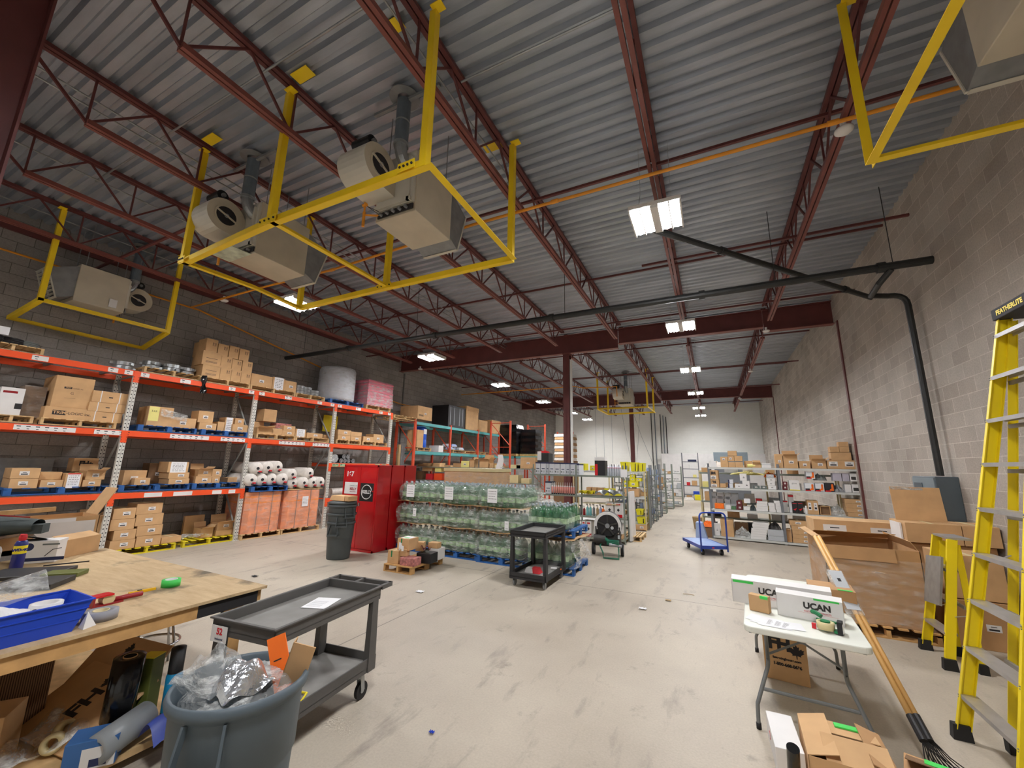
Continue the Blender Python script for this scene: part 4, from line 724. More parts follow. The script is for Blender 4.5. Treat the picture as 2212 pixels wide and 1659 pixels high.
('SR', 0.33, 0.48, 0.3, 0.2, 0.81, 1.144, 'silver', '', 'grey_box', 'lower light grey box, third column of the grey wall of boxes', 'box', 'light grey boxes on the second shelf'),
('SR', 0.49, 0.67, 0.3, 0.2, 0.81, 1.142, 'silver', '', 'grey_box', 'lower light grey box, fourth column of the grey wall of boxes', 'box', 'light grey boxes on the second shelf'),
('SR', -0.03, 0.13, 0.3, 0.2, 1.06, 1.24, 'silver', '', 'grey_box', 'upper light grey box, first column of the grey wall of boxes', 'box', 'light grey boxes on the second shelf'),
('SR', 0.14, 0.32, 0.3, 0.2, 1.06, 1.239, 'silver', '', 'grey_box', 'upper light grey box, second column of the grey wall of boxes', 'box', 'light grey boxes on the second shelf'),
('SR', 0.35, 0.5, 0.3, 0.2, 1.06, 1.237, 'silver', '', 'grey_box', 'upper light grey box, third column of the grey wall of boxes', 'box', 'light grey boxes on the second shelf'),
('SR', 0.51, 0.69, 0.3, 0.2, 1.06, 1.236, 'silver', '', 'grey_box', 'upper light grey box, fourth column of the grey wall of boxes', 'box', 'light grey boxes on the second shelf'),
('SR', 0.08, 0.32, 0.05, 0.2, 0.81, 0.957, 'orange', '3', 'orange_packs', 'block of bright orange packs on the second shelf', 'box', ''),
('SR', 0.36, 0.49, 0.05, 0.2, 0.81, 0.919, 'white', '', 'white_box', 'small white box beside the orange packs', 'box', ''),
('SR', 0.5, 0.61, 0.05, 0.2, 0.81, 0.891, 'green', '', 'green_box', 'small green box on the second shelf', 'box', ''),
('SR', 0.62, 0.77, 0.05, 0.25, 0.81, 0.926, 'darkred', 's', 'red_box', 'lower dark red box on the second shelf', 'box', ''),
('SR', 0.63, 0.77, 0.05, 0.25, 0.926, 1.052, 'darkred', 's', 'red_box', 'upper dark red box on the second shelf', 'box', ''),
('SR', 0.79, 0.95, 0.05, 0.25, 0.81, 0.908, 'white', '', 'white_box', 'white box under the tilted leaflet on the second shelf', 'box', ''),
('SR', 1.09, 1.36, 0.05, 0.35, 0.81, 0.875, 'white', '', 'flat_box', 'bottom white flat box of the wide stack on the second shelf', 'box', ''),
('SR', 1.11, 1.37, 0.05, 0.35, 0.875, 0.938, 'white', '', 'flat_box', 'second white flat box of the wide stack on the second shelf', 'box', ''),
('SR', 1.11, 1.37, 0.05, 0.35, 0.938, 1.001, 'white', '', 'flat_box', 'third white flat box of the wide stack on the second shelf', 'box', ''),
('SR', 1.12, 1.37, 0.05, 0.35, 1.001, 1.065, 'white', '', 'flat_box', 'top white flat box of the wide stack on the second shelf', 'box', ''),
('SR', 1.39, 1.54, 0.05, 0.35, 0.81, 0.879, 'white', '', 'flat_box', 'bottom white flat box of the narrow middle stack', 'box', ''),
('SR', 1.39, 1.53, 0.05, 0.35, 0.879, 0.957, 'white', '', 'flat_box', 'second white flat box of the narrow middle stack', 'box', ''),
('SR', 1.38, 1.53, 0.05, 0.35, 0.957, 1.035, 'white', '', 'flat_box', 'top white flat box of the narrow middle stack', 'box', ''),
('SR', 1.55, 1.67, 0.05, 0.35, 0.81, 0.887, 'white', '', 'flat_box', 'bottom white flat box of the narrow stack by the middle post', 'box', ''),
('SR', 1.54, 1.67, 0.05, 0.35, 0.887, 0.965, 'white', '', 'flat_box', 'second white flat box of the narrow stack by the middle post', 'box', ''),
('SR', 1.54, 1.66, 0.05, 0.35, 0.965, 1.034, 'white', '', 'flat_box', 'third white flat box of the narrow stack by the middle post', 'box', ''),
('SR', 1.52, 1.65, 0.05, 0.35, 1.034, 1.103, 'white', '', 'flat_box', 'top white flat box of the narrow stack by the middle post', 'box', ''),
('SR', 1.1, 1.26, 0.35, 0.2, 1.0, 1.117, 'red', '', 'red_box', 'bright red box at the back of the second shelf', 'box', ''),
('SR', 0.67, 0.88, 0.35, 0.2, 0.81, 1.058, 'kraft', '', 'cardboard_box', 'brown carton at the back of the second shelf', 'carton', ''),
('SR', 1.85, 1.97, 0.2, 0.25, 0.81, 1.266, 'white', 'r', 'tall_box', 'tall white box with red top right of the middle post', 'box', ''),
('SR', 1.71, 1.83, 0.2, 0.25, 0.81, 1.105, 'white', 'r', 'tall_box', 'white box with dark red top behind the middle post', 'box', ''),
('SR', 1.91, 2.03, 0.05, 0.25, 0.81, 1.089, 'black', 'R', 'black_box', 'left black box with red swoosh on the second shelf', 'box', ''),
('SR', 2.03, 2.15, 0.05, 0.25, 0.81, 1.096, 'black', 'R', 'black_box', 'right black box with red swoosh on the second shelf', 'box', ''),
('SR', 2.24, 2.47, 0.05, 0.4, 0.81, 1.152, 'kraft', '2', 'cardboard_box', 'carton with two white labels and a yellow dot', 'carton', ''),
('SR', 2.49, 2.71, 0.05, 0.4, 0.81, 1.032, 'kraftdark', 'd', 'cardboard_box', 'open-fronted carton beside the plastic-wrapped fittings', 'carton', ''),
('SR', 3.04, 3.35, 0.05, 0.45, 0.81, 0.914, 'kraft', 'e', 'cardboard_box', 'bottom flat carton at the right end of the second shelf', 'carton', ''),
('SR', 3.02, 3.35, 0.05, 0.45, 0.914, 1.02, 'kraft', 'e', 'cardboard_box', 'second flat carton at the right end of the second shelf', 'carton', ''),
('SR', 3.01, 3.35, 0.05, 0.45, 1.02, 1.128, 'kraft', 'e', 'cardboard_box', 'third flat carton at the right end of the second shelf', 'carton', ''),
('SR', 3.01, 3.34, 0.05, 0.45, 1.128, 1.233, 'kraft', 'e', 'cardboard_box', 'top flat carton at the right end of the second shelf', 'carton', ''),
('SR', 0.02, 0.17, 0.08, 0.05, 0.08, 0.406, 'white', 's', 'leaning_board', 'white panel leaning at the left of the bottom shelf', 'panel', ''),
('SR', 0.19, 0.51, 0.05, 0.45, 0.08, 0.52, 'kraft', 't', 'cardboard_box', 'large carton with packing tape on the bottom shelf', 'carton', ''),
('SR', 0.51, 0.86, 0.5, 0.2, 0.08, 0.428, 'kraftdark', 's', 'cardboard_box', 'shaded carton behind the plastic bag on the bottom shelf', 'carton', ''),  # shade behind the bag is put into the darker kraft colour
('SR', 0.9, 1.26, 0.05, 0.4, 0.08, 0.149, 'white', '', 'flat_box', 'lowest white flat box in the tall stack on the bottom shelf', 'box', ''),
('SR', 0.91, 1.27, 0.05, 0.4, 0.149, 0.21, 'white', '', 'flat_box', 'second white flat box in the tall stack on the bottom shelf', 'box', ''),
('SR', 0.92, 1.28, 0.05, 0.4, 0.21, 0.27, 'white', '', 'flat_box', 'third white flat box in the tall stack on the bottom shelf', 'box', ''),
('SR', 0.93, 1.29, 0.05, 0.4, 0.27, 0.331, 'white', '', 'flat_box', 'fourth white flat box in the tall stack on the bottom shelf', 'box', ''),
('SR', 0.97, 1.33, 0.05, 0.4, 0.331, 0.392, 'white', '', 'flat_box', 'fifth white flat box in the tall stack on the bottom shelf', 'box', ''),
('SR', 0.96, 1.34, 0.05, 0.4, 0.392, 0.453, 'white', '', 'flat_box', 'sixth white flat box in the tall stack on the bottom shelf', 'box', ''),
('SR', 0.99, 1.35, 0.05, 0.4, 0.453, 0.514, 'white', '', 'flat_box', 'topmost white flat box in the tall stack on the bottom shelf', 'box', ''),
('SR', 1.3, 1.67, 0.05, 0.4, 0.08, 0.199, 'silver', '', 'grey_box', 'lower pale grey wide box by the middle post, bottom shelf', 'box', ''),
('SR', 1.3, 1.66, 0.05, 0.4, 0.199, 0.352, 'silver', '', 'grey_box', 'upper pale grey wide box by the middle post, bottom shelf', 'box', ''),
('SR', 1.71, 1.83, 0.05, 0.3, 0.08, 0.398, 'kraft', 'd', 'speaker_box', 'small wooden open-fronted cabinet right of the middle post', 'box', ''),
('SR', 1.84, 2.19, 0.05, 0.45, 0.08, 0.191, 'kraft', 'e', 'cardboard_box', 'lowest flat carton of five on the bottom shelf', 'carton', ''),
('SR', 1.85, 2.2, 0.05, 0.45, 0.191, 0.292, 'kraft', 'e', 'cardboard_box', 'second flat carton of five on the bottom shelf', 'carton', ''),
('SR', 1.85, 2.21, 0.05, 0.45, 0.292, 0.395, 'kraft', 'e', 'cardboard_box', 'third flat carton of five on the bottom shelf', 'carton', ''),
('SR', 1.84, 2.2, 0.05, 0.45, 0.395, 0.504, 'kraft', 's', 'cardboard_box', 'fourth flat carton of five on the bottom shelf', 'carton', ''),
('SR', 1.81, 2.18, 0.05, 0.45, 0.504, 0.629, 'kraft', 's', 'cardboard_box', 'topmost flat carton of five on the bottom shelf', 'carton', ''),
('SR', 2.19, 2.32, 0.05, 0.4, 0.08, 0.489, 'kraft', 's', 'cardboard_box', 'carton with white label beside the five flat cartons', 'carton', ''),
('SR', 2.22, 2.36, 0.05, 0.4, 0.489, 0.601, 'white', 'k', 'white_box', 'white box on the carton beside the five flat cartons', 'box', ''),
('GS', -2.44, -2.29, 0.05, 0.4, 1.68, 2.006, 'navytop', '', 'white_carton', 'first white carton with navy lid from left on the grey shelving', 'box', 'white cartons with navy lids'),
('GS', -2.28, -2.12, 0.05, 0.4, 1.68, 2.004, 'navytop', '', 'white_carton', 'second white carton with navy lid from left', 'box', 'white cartons with navy lids'),
('GS', -2.12, -2.04, 0.08, 0.4, 1.68, 2.003, 'navytop', '', 'white_carton', 'narrow shaded white carton third from left', 'box', 'white cartons with navy lids'),
('GS', -2.02, -1.87, 0.05, 0.4, 1.68, 2.001, 'navytop', '', 'white_carton', 'fourth white carton with navy lid from left', 'box', 'white cartons with navy lids'),
('GS', -1.87, -1.7, 0.05, 0.4, 1.68, 1.999, 'navytop', '', 'white_carton', 'fifth white carton with navy lid from left', 'box', 'white cartons with navy lids'),
('GS', -1.69, -1.54, 0.05, 0.4, 1.68, 1.997, 'navytop', '', 'white_carton', 'sixth white carton with navy lid from left', 'box', 'white cartons with navy lids'),
('GS', -1.54, -1.42, 0.08, 0.4, 1.68, 1.996, 'navytop', '', 'white_carton', "white carton directly left of the column's lower end", 'box', 'white cartons with navy lids'),
('GS', -1.4, -1.26, 0.05, 0.4, 1.68, 1.993, 'navytop', '', 'white_carton', "white carton with navy lid second from the shelf's middle post", 'box', 'white cartons with navy lids'),
('GS', -1.22, -1.14, 0.05, 0.4, 1.68, 1.971, 'navytop', '', 'white_carton', 'last white carton with navy lid, at the middle post', 'box', 'white cartons with navy lids'),
('GS', -0.72, -0.44, 0.05, 0.3, 1.68, 2.071, 'black', 'q', 'battery_box', 'black box with white lid and red side band', 'box', ''),
('GS', -2.14, -1.96, 0.05, 0.35, 1.15, 1.476, 'navytop', '', 'white_carton', 'single white carton with navy lid beside the pink tubes', 'box', ''),
('GS', -0.46, -0.25, 0.05, 0.35, 0.64, 1.003, 'white', 'x', 'solvent_box', 'left white box with red base and black diamond', 'box', ''),
('GS', -0.23, -0.03, 0.05, 0.35, 0.64, 1.008, 'white', 'x', 'solvent_box', 'right white box with red base and black diamond', 'box', ''),
('GS', -1.11, -1.01, 0.08, 0.35, 0.11, 0.495, 'white', 'x', 'solvent_box', 'white and red box low behind the drain machine, left', 'box', ''),
('GS', -1.0, -0.85, 0.08, 0.35, 0.11, 0.493, 'white', 'x', 'solvent_box', 'white and red box low behind the drain machine, right', 'box', ''),
('GS', -0.25, -0.05, 0.05, 0.3, 0.26, 0.472, 'white', 'r', 'solvent_box', 'white box with red print on the lowest grey shelf', 'box', ''),
('GS', -0.25, -0.05, 0.05, 0.3, 0.11, 0.198, 'kraft', '', 'cardboard_box', 'brown carton under the red-print box', 'carton', ''),
('YS', -0.64, -0.39, 0.05, 0.4, 1.781, 2.081, 'yellowbox', '', 'yellow_bin', 'left yellow flared bin on top of the second grey shelving', 'bin', ''),
('YS', -0.33, -0.08, 0.05, 0.4, 1.781, 2.067, 'yellowbox', '', 'yellow_bin', 'middle yellow flared bin on top of the second grey shelving', 'bin', ''),
('YS', -0.07, 0.12, 0.05, 0.4, 1.781, 2.053, 'yellowbox', '', 'yellow_bin', 'yellow bin at the aisle end of the second grey shelving', 'bin', ''),
('YS', -0.36, -0.19, 0.05, 0.3, 1.477, 1.579, 'yellowbox', 's', 'yellow_box', 'yellow box lower left in the block of four', 'box', ''),
('YS', -0.18, -0.0, 0.05, 0.3, 1.477, 1.578, 'yellowbox', 's', 'yellow_box', 'yellow box lower right in the block of four', 'box', ''),
('YS', -0.35, -0.19, 0.05, 0.3, 1.578, 1.687, 'yellowbox', 's', 'yellow_box', 'yellow box upper left in the block of four', 'box', ''),
('YS', -1.2, -1.03, 0.05, 0.3, 1.0, 1.219, 'yellowbox', 's', 'yellow_box', 'upright yellow box seen through the grey shelving, left', 'box', ''),
('YS', -1.02, -0.87, 0.05, 0.3, 1.0, 1.218, 'yellowbox', 's', 'yellow_box', 'upright yellow box seen through the grey shelving, right', 'box', ''),
('YS', -0.86, -0.65, 0.05, 0.3, 1.0, 1.125, 'yellowbox', '', 'yellow_box', 'low yellow box seen through the grey shelving', 'box', ''),
('YS', -1.78, -1.62, 0.05, 0.3, 1.0, 1.236, 'kraft', '', 'cardboard_box', 'brown carton seen through the grey shelving, left of three', 'carton', ''),
('YS', -1.6, -1.43, 0.05, 0.3, 1.0, 1.234, 'kraft', '', 'cardboard_box', 'brown carton seen through the grey shelving, middle of three', 'carton', ''),
('YS', -1.42, -1.21, 0.05, 0.3, 1.0, 1.233, 'kraft', '', 'cardboard_box', 'brown carton seen through the grey shelving, right of three', 'carton', ''),
('YS', -0.57, -0.4, 0.05, 0.3, 1.294, 1.487, 'yellowbox', 's', 'yellow_box', 'yellow box right of the white cans, upper', 'box', ''),
('YS', -0.38, -0.1, 0.05, 0.3, 1.294, 1.474, 'yellowbox', 's', 'yellow_box', 'wide yellow box with brown insert near the aisle', 'box', ''),
('YS', -0.56, -0.09, 0.05, 0.4, 1.0, 1.247, 'kraft', '', 'cardboard_tray', 'wide brown tray on the middle shelf near the aisle', 'carton', ''),
('YS', -0.19, 0.11, 0.05, 0.4, 0.2, 0.385, 'yellowbox', '', 'yellow_bin', 'yellow bin low at the aisle end of the second shelving', 'bin', ''),
('YS', -0.21, 0.02, 0.05, 0.4, 0.45, 0.625, 'yellowbox', '', 'yellow_bin', 'yellow bin half in shadow above the lowest yellow bin', 'bin', ''),
('YS', -1.99, -1.8, 0.05, 0.4, 1.781, 2.01, 'yellowbox', '', 'yellow_box', 'yellow box right of the white navy-lid cartons', 'box', ''),
('YS', -1.64, -1.48, 0.05, 0.4, 1.781, 1.948, 'yellowbox', 's', 'yellow_box', 'yellow box left of the black battery box', 'box', ''),
('YS', -2.15, -1.99, 0.2, 0.4, 1.781, 1.916, 'yellowbox', '', 'yellow_box', 'yellow box peeking above the navy-lid cartons', 'box', ''),
('R2', -5.16, -4.66, 0.1, 0.4, 1.6, 1.937, 'kraft', '', 'cardboard_box', 'brown carton on the far-left grey shelving top', 'carton', ''),
('R2', -4.64, -4.26, 0.1, 0.4, 1.75, 1.945, 'kraft', '', 'cardboard_box', 'pale carton resting on yellow box, far-left shelving', 'carton', ''),
('R2', -4.47, -4.16, 0.05, 0.4, 1.58, 1.786, 'paleyellow', '', 'yellow_box', 'pale yellow box on the far-left shelving', 'box', ''),
('R2', -3.21, -2.82, 0.1, 0.4, 1.79, 2.045, 'paleyellow', 's', 'yellow_box', 'open yellow and white carton on the rear grey shelving', 'box', ''),
('R2', -2.81, -2.57, 0.1, 0.3, 1.79, 2.096, 'kraft', 'o', 'cardboard_box', 'open brown carton beside the yellow and white one', 'carton', ''),
('R2', -2.34, -1.91, 0.1, 0.4, 1.79, 2.118, 'kraft', 'o', 'cardboard_box', 'brown carton with folded flaps behind the orange post', 'carton', ''),
('R2', -0.51, 0.1, 0.05, 0.5, 1.79, 2.213, 'kraft', 's', 'cardboard_box', 'square carton with red and white label above the jugs', 'carton', ''),
('R2', -3.01, -2.78, 0.1, 0.35, 1.25, 1.513, 'yellowbox', '', 'yellow_bin', 'lower left yellow bucket-shaped bin behind the jugs', 'bin', ''),
('R2', -2.78, -2.58, 0.1, 0.35, 1.25, 1.537, 'yellowbox', '', 'yellow_bin', 'lower right yellow bucket-shaped bin behind the jugs', 'bin', ''),
('R2', -3.02, -2.8, 0.1, 0.35, 1.5, 1.778, 'yellowbox', '', 'yellow_bin', 'upper left yellow bucket-shaped bin behind the jugs', 'bin', ''),
('R2', -2.44, -1.83, 0.05, 0.4, 1.25, 1.638, 'kraft', 's', 'cardboard_box', 'brown carton with square label behind the jugs', 'carton', ''),
('R2', -1.72, -1.42, 0.05, 0.1, 1.27, 1.473, 'kraft', '', 'cardboard_sheet', 'leaning piece of brown cardboard behind the jugs', 'cardboard', ''),
('R2', -1.88, -1.7, 0.1, 0.3, 1.79, 1.971, 'kraft', '', 'cardboard_box', 'small brown carton left of the hanging white bag', 'carton', ''),
]

def pallet(r, w, d, k, tilt=0):
    """wooden pallet: w along x, d along y, height .125; r already placed at the front left corner"""
    q = MB(); n = 7
    for i in range(n): x = i*(w-.09)/(n-1); q.box(x, x+.09, 0, d, .108, .125, k)
    q.build('deck_boards', r)
    for x in (0, w/2-.02, w-.04): 
        q = MB(); 
        for y in (0, d/2-.05, d-.1): q.box(x, x+.04 if k != 'blue' else x+.09 if x < w-.1 else x+.04, y, y+.1, .017, .108, k)
        q.box(x, x+.04, 0, d, .09, .108, k); q.build('stringer', r)
    q = MB()
    for y in (0, d/2-.05, d-.1): q.box(0, w, y, y+.1, 0, .017, k)
    q.build('bottom_boards', r); return r
def sticker(r, x0, x1, z0, z1, y=-.0015, bars=True, k='white', name='label_sticker', ink='ink'):
    q = MB(); q.box(x0, x1, y, y+.001, z0, z1, k); w, h = x1-x0, z1-z0
    if bars: q.box(x0+w*.15, x0+w*.85, y-.0005, y, z0+h*.15, z0+h*.4, ink); q.box(x0+w*.3, x0+w*.7, y-.0005, y, z0+h*.65, z0+h*.75, ink)
    return q.build(name, r)
def scribble(r, x0, x1, z0, z1, y, n=6, head=None, name='notice_sheet'):
    q = MB(); q.box(x0, x1, y, y+.001, z0, z1, 'paper'); h = z1-z0; w = x1-x0
    if head: q.box(x0, x1, y-.0004, y, z1-h*.08, z1, head)
    for i in range(n):
        z = z1-h*(.18+.72*i/n); a = x0+w*.12
        while a < x1-w*.2:
            l = random.uniform(.06, .2)*w; q.box(a, min(a+l, x1-w*.08), y-.0004, y, z-h*.018, z+h*.012, 'ink'); a += l+w*.05
    return q.build(name, r)
def flaps(r, w, d, h, k, both=True):
    q = MB(); t = .004
    q.bar((w/2, 0, h), (w/2, -min(w, d)*.35, h+.03), w*.96, t, k); q.build('front_flap', r)
    q = MB(); q.bar((w/2, d, h), (w/2, d+.03, h+min(w, d)*.45), w*.96, t, k, up=(0, -1, 0)); q.build('rear_flap', r)
    q = MB(); q.bar((w, d/2, h), (w+min(w, d)*.25, d/2, h+min(w, d)*.22), t, d*.9, k, up=(0, 1, 0)); q.build('side_flap', r)
def carton(w, d, h, k, opt, name):
    q = MB(); o = opt.split(); X = None
    if name in ('yellow_bin',): q.frustum((.03, w-.03, .02, d), (0, w, 0, d), 0, h, k); q.box(.0, w, -.004, .0, h-.03, h, k); q.box(w*.62, w*.72, -.0015+.004, .002, .02, h-.03, 'ink')
    elif 'o' in o:
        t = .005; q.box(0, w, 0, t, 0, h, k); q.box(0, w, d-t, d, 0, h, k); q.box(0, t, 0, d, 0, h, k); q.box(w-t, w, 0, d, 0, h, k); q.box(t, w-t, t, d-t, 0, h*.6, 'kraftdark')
    elif 'd' in o:
        q.box(0, w, .05, d, 0, h, k)
        for a in ((0, w, 0, .012), (0, w, h-.012, h), (0, .014, 0, h), (w-.014, w, 0, h)): q.box(a[0], a[1], 0, .05, a[2], a[3], 'kraft')
    else: q.box(0, w, 0, d, 0, h, k)
    r = q.build(name, bevel=.003 if min(w, h) > .08 and 'o' not in o else 0)
    if k in ('kraft', 'kraftdark') and 'o' not in o and name == 'cardboard_box' and w > .2:
        MB().box(w/2-.025, w/2+.025, 0.001, d-.001, h, h+.0012, 'clip_tan').build('packing_tape', r)
    for t in o:
        if t == 's': sw, sh = min(.12, w*.34), min(.07, h*.4); x = w*.5+random.uniform(-.05, .1)*w; sticker(r, x-sw/2, x+sw/2, h*.45-sh/2+.01, h*.45+sh/2+.01)
        if t == 'e': sticker(r, w-.11, w-.02, h*.3, h*.7)
        if t == '2': sticker(r, w*.06, w*.36, h*.3, h*.85); sticker(r, w*.6, w*.9, h*.3, h*.85)
        if t == 'A':
            q = MB(); a = w*.62; z = h*.6
            for x in (a, a+.035): q.box(x, x+.008, -.001, 0, z, z+.05, 'ink'); q.add([(x-.008, -.001, z+.05), (x+.016, -.001, z+.05), (x+.004, -.001, z+.065)], [(0, 1, 2)], 'ink')
            q.box(a-.015, a+.058, -.001, 0, z-.012, z-.008, 'ink'); q.box(a-.015, a-.011, -.001, 0, z-.012, z+.075, 'ink'); q.box(a+.054, a+.058, -.001, 0, z-.012, z+.075, 'ink'); q.build('up_arrow_mark', r)
        if t == 'L':
            q = MB()
            for z in (.2, .27, .5): q.box(w*.2, w*.8, -.001, 0, h*z, h*z+.008, 'ink')
            q.build('printed_lines', r)
        if t == 'S':
            q = MB()
            for x in (.22, .74): q.box(w*x, w*x+.014, -.003, d, h, h+.003, 'white'); q.box(w*x, w*x+.014, -.003, 0, 0, h, 'white')
            q.build('strap', r)
            MB().box(w*.45, w*.56, -.001, 0, h*.45, h*.55, 'ink').build('printed_mark', r)
        if t == 'Y': scr = sticker(r, w*.02, w*.42, h*.25, h*.98, -.004, False, 'paleyellow', 'yellow_sheet'); text('3,4,5', .05, 'ink', r, (w*.22, -.0055, h*.75), (1, 0, 0), (0, 0, 1))
        if t == 'W': scribble(r, w*.12, w*.88, h*.05-.03, h*1.0, -.005, head='redink' if 'red heading' in LBL else None)
        if t.startswith('T:'):
            s = t[2:]
            if s == 'TRIM-LOGIC':
                if h < .3:
                    q = MB(); q.box(w*.18, w*.5, -.001, 0, h*.35, h*.72, 'ink'); q.build('logo_block', r); text('TRIM', h*.34, 'kraft', r, (w*.35, -.0018, h*.54), (1, 0, 0), (0, 0, 1), bold=.002); text('-LOGIC inc.', h*.3, 'ink', r, (w*.51, -.0012, h*.52), (1, 0, 0), (0, 0, 1), align='LEFT')
                else:
                    q = MB(); q.box(w*.24, w*.44, -.001, 0, h*.6, h*.66, 'ink'); q.box(w*.3, w*.58, -.001, 0, h*.3, h*.305, 'ink'); q.build('logo_block', r); text('TRIM', .032, 'kraft', r, (w*.34, -.0018, h*.63), (1, 0, 0), (0, 0, 1)); text('-LOGIC inc.', .03, 'ink', r, (w*.45, -.0012, h*.625), (1, 0, 0), (0, 0, 1), align='LEFT'); text('G', .06, 'ink', r, (w*.47, -.0012, h*.46), (1, 0, 0), (0, 0, 1))
            if s == 'FH': text('FH', h*.45, 'ink', r, (w*.42, -.0012, h*.6), (1, 0, 0), (0, 0, 1), bold=.006); leaf(r, (w*.68, -.0012, h*.55), (1, 0, 0), (0, 0, 1), h*.34)
            if s == 'RIDGID': text('RIDGID', h*.17, 'ink', r, (w*.25, -.0012, h*.3), (1, 0, 0), (0, 0, 1), bold=.002)
        if t == 'm': sticker(r, w*.15, w*.75, h*.08, h*.42, ink='ink'); text('3M', h*.38, 'ink', r, (w*.45, -.0012, h*.68), (1, 0, 0), (0, 0, 1), bold=.008)
        if t == 'g':
            b2 = 'red' if k == 'blackglove' else 'orange_flyer'; q = MB(); q.box(0, w*.6, -.001, 0, 0, h*.14, 'red'); q.box(0, w*.5, -.001, 0, h*.14, h*.32, 'ink'); q.build('base_band', r)
            q = MB(); q.box(w*.68, w*.9, -.0016, -.0005, h*.3, h*.8, 'orange_flyer'); q.add([(w*.7, -.0016, h*.4), (w*.45, -.0016, h*.22), (w*.55, -.0016, h*.12), (w*.9, -.0016, h*.12), (w*.9, -.0016, h*.4)], [(0, 1, 2, 3, 4)], 'orange_flyer'); q.cyl((w*.79, -.0016, h*.8), (w*.79, -.0005, h*.8), w*.11, 'orange_flyer', 12); q.build('glove_picture', r)
        if t == 'k': MB().box(w*.15, w*.85, -.001, 0, h*.2, h*.6, 'drum_dark').build('product_picture', r)
        if t == 'y': MB().box(0, w, -.001, 0, 0, h*.08, 'wd_yellow').build('base_band', r); text('glove', h*.2, 'slate', r, (w*.5, -.0012, h*.7), (1, 0, 0), (0, 0, 1))
        if t == 'r': MB().box(0, w, -.001, 0, h*.88, h, 'redink').build('red_band', r)
        if t == 'R': q = MB(); q.add([(w*.1, -.001, h*.35), (w*.5, -.001, h*.25), (w*.9, -.001, h*.5), (w*.5, -.001, h*.42)], [(0, 1, 2, 3)], 'red'); q.box(w*.1, w*.9, -.001, 0, h*.85, h*.9, 'redink'); q.build('red_swoosh', r)
        if t == 'x':
            q = MB(); q.box(0, w, -.001, 0, 0, h*.2, 'red'); q.box(w*.22, w*.78, -.001, 0, h*.82, h*.92, 'redink'); q.add([(w*.5, -.001, h*.38), (w*.68, -.001, h*.5), (w*.5, -.001, h*.62), (w*.32, -.001, h*.5)], [(0, 1, 2, 3)], 'ink'); q.build('printed_panel', r)
        if t == 'q': q = MB(); q.box(0, w, 0, d, h, h+.09, 'white'); q.build('lid', r); MB().box(0, w*.28, -.001, 0, 0, h*.75, 'red').build('red_band', r)
        if t == '3':
            q = MB()
            for i in range(3): q.box(w*i/3+.01, w*(i+1)/3-.01, -.012, .0, .01, h-.02, 'orange_flyer')
            q.build('pack_front', r)
        if t == 'v':
            q = MB()
            for x in (.1, .32, .62, .8): q.box(w*x, w*x+.03, -.004, 0, h*.1, h*1.02, 'silver')
            q.box(-.01, w+.01, -.02, d, h-.03, h+.03, 'black'); q.build('lifting_strap', r)
        if t == 'b':
            if k == 'kraft': MB().box(-.015, w+.015, -.015, d+.015, h*.82, h+.01, 'kraft').build('lid', r)
            elif name == 'storage_tray': MB().box(-.01, w+.01, -.01, d, h*.7, h*.8, 'silver').build('rim', r)
            else: MB().box(w*.7, w, -.001, 0, h*.25, h*.45, 'ink').build('dark_label', r); MB().box(w*.1, w*.7, -.001, 0, h*.8, h*.88, 'maroon').build('red_label', r)
    if k == 'navytop': MB().box(-.002, w+.002, -.003, d, h*.9, h+.003, 'navy').build('navy_lid', r); q = MB(); q.box(w*.2, w*.8, -.001, 0, h*.42, h*.48, 'navy'); q.box(w*.1, w*.3, -.001, 0, h*.15, h*.3, 'slate'); q.box(w*.45, w*.8, -.001, 0, h*.12, h*.3, 'silver'); q.build('printed_panel', r)
    if k == 'whitebox': MB().box(0, w*.28, -.001, 0, 0, h, 'navy').build('navy_band', r)
    if 'o' in o: flaps(r, w, d, h, k)
    if k == 'brownwrap': MB().box(-.004, w+.004, -.004, d+.004, -.0, h+.006, 'film_soft').build('stretch_film', r)
    return r
for f, s0, s1, d, dep, z0, z1, k, opt, name, label, cat, grp in ITEMS:
    if f == 'RK': dep = min(dep, .99-d) if s0 > 0 else min(dep, .93-d)
    LBL = label; w = max(.05, s1-s0-.006); h = z1-z0-.003
    if 'P' in opt.split(): r = pallet(thing(name), s1-s0, dep, k)
    else: r = carton(w, dep, max(.02, h), k, opt, name)
    jr = 0 if 'P' in opt.split() or w < .3 or f != 'RK' else random.uniform(-.025, .025)
    if 'P' in opt.split() or f in ('RK', 'TK'): z0 += .012 if 'P' in opt.split() and z0 > .3 else 0
    r.location = W(f, s0+.003, d, z0); r.rotation_euler.z = ang(f)+jr
    tag(r, label, cat, grp or None)
def put(o, f, s, d, z, rz=0): o.location = W(f, s, d, z); o.rotation_euler.z = ang(f)+rz; return o
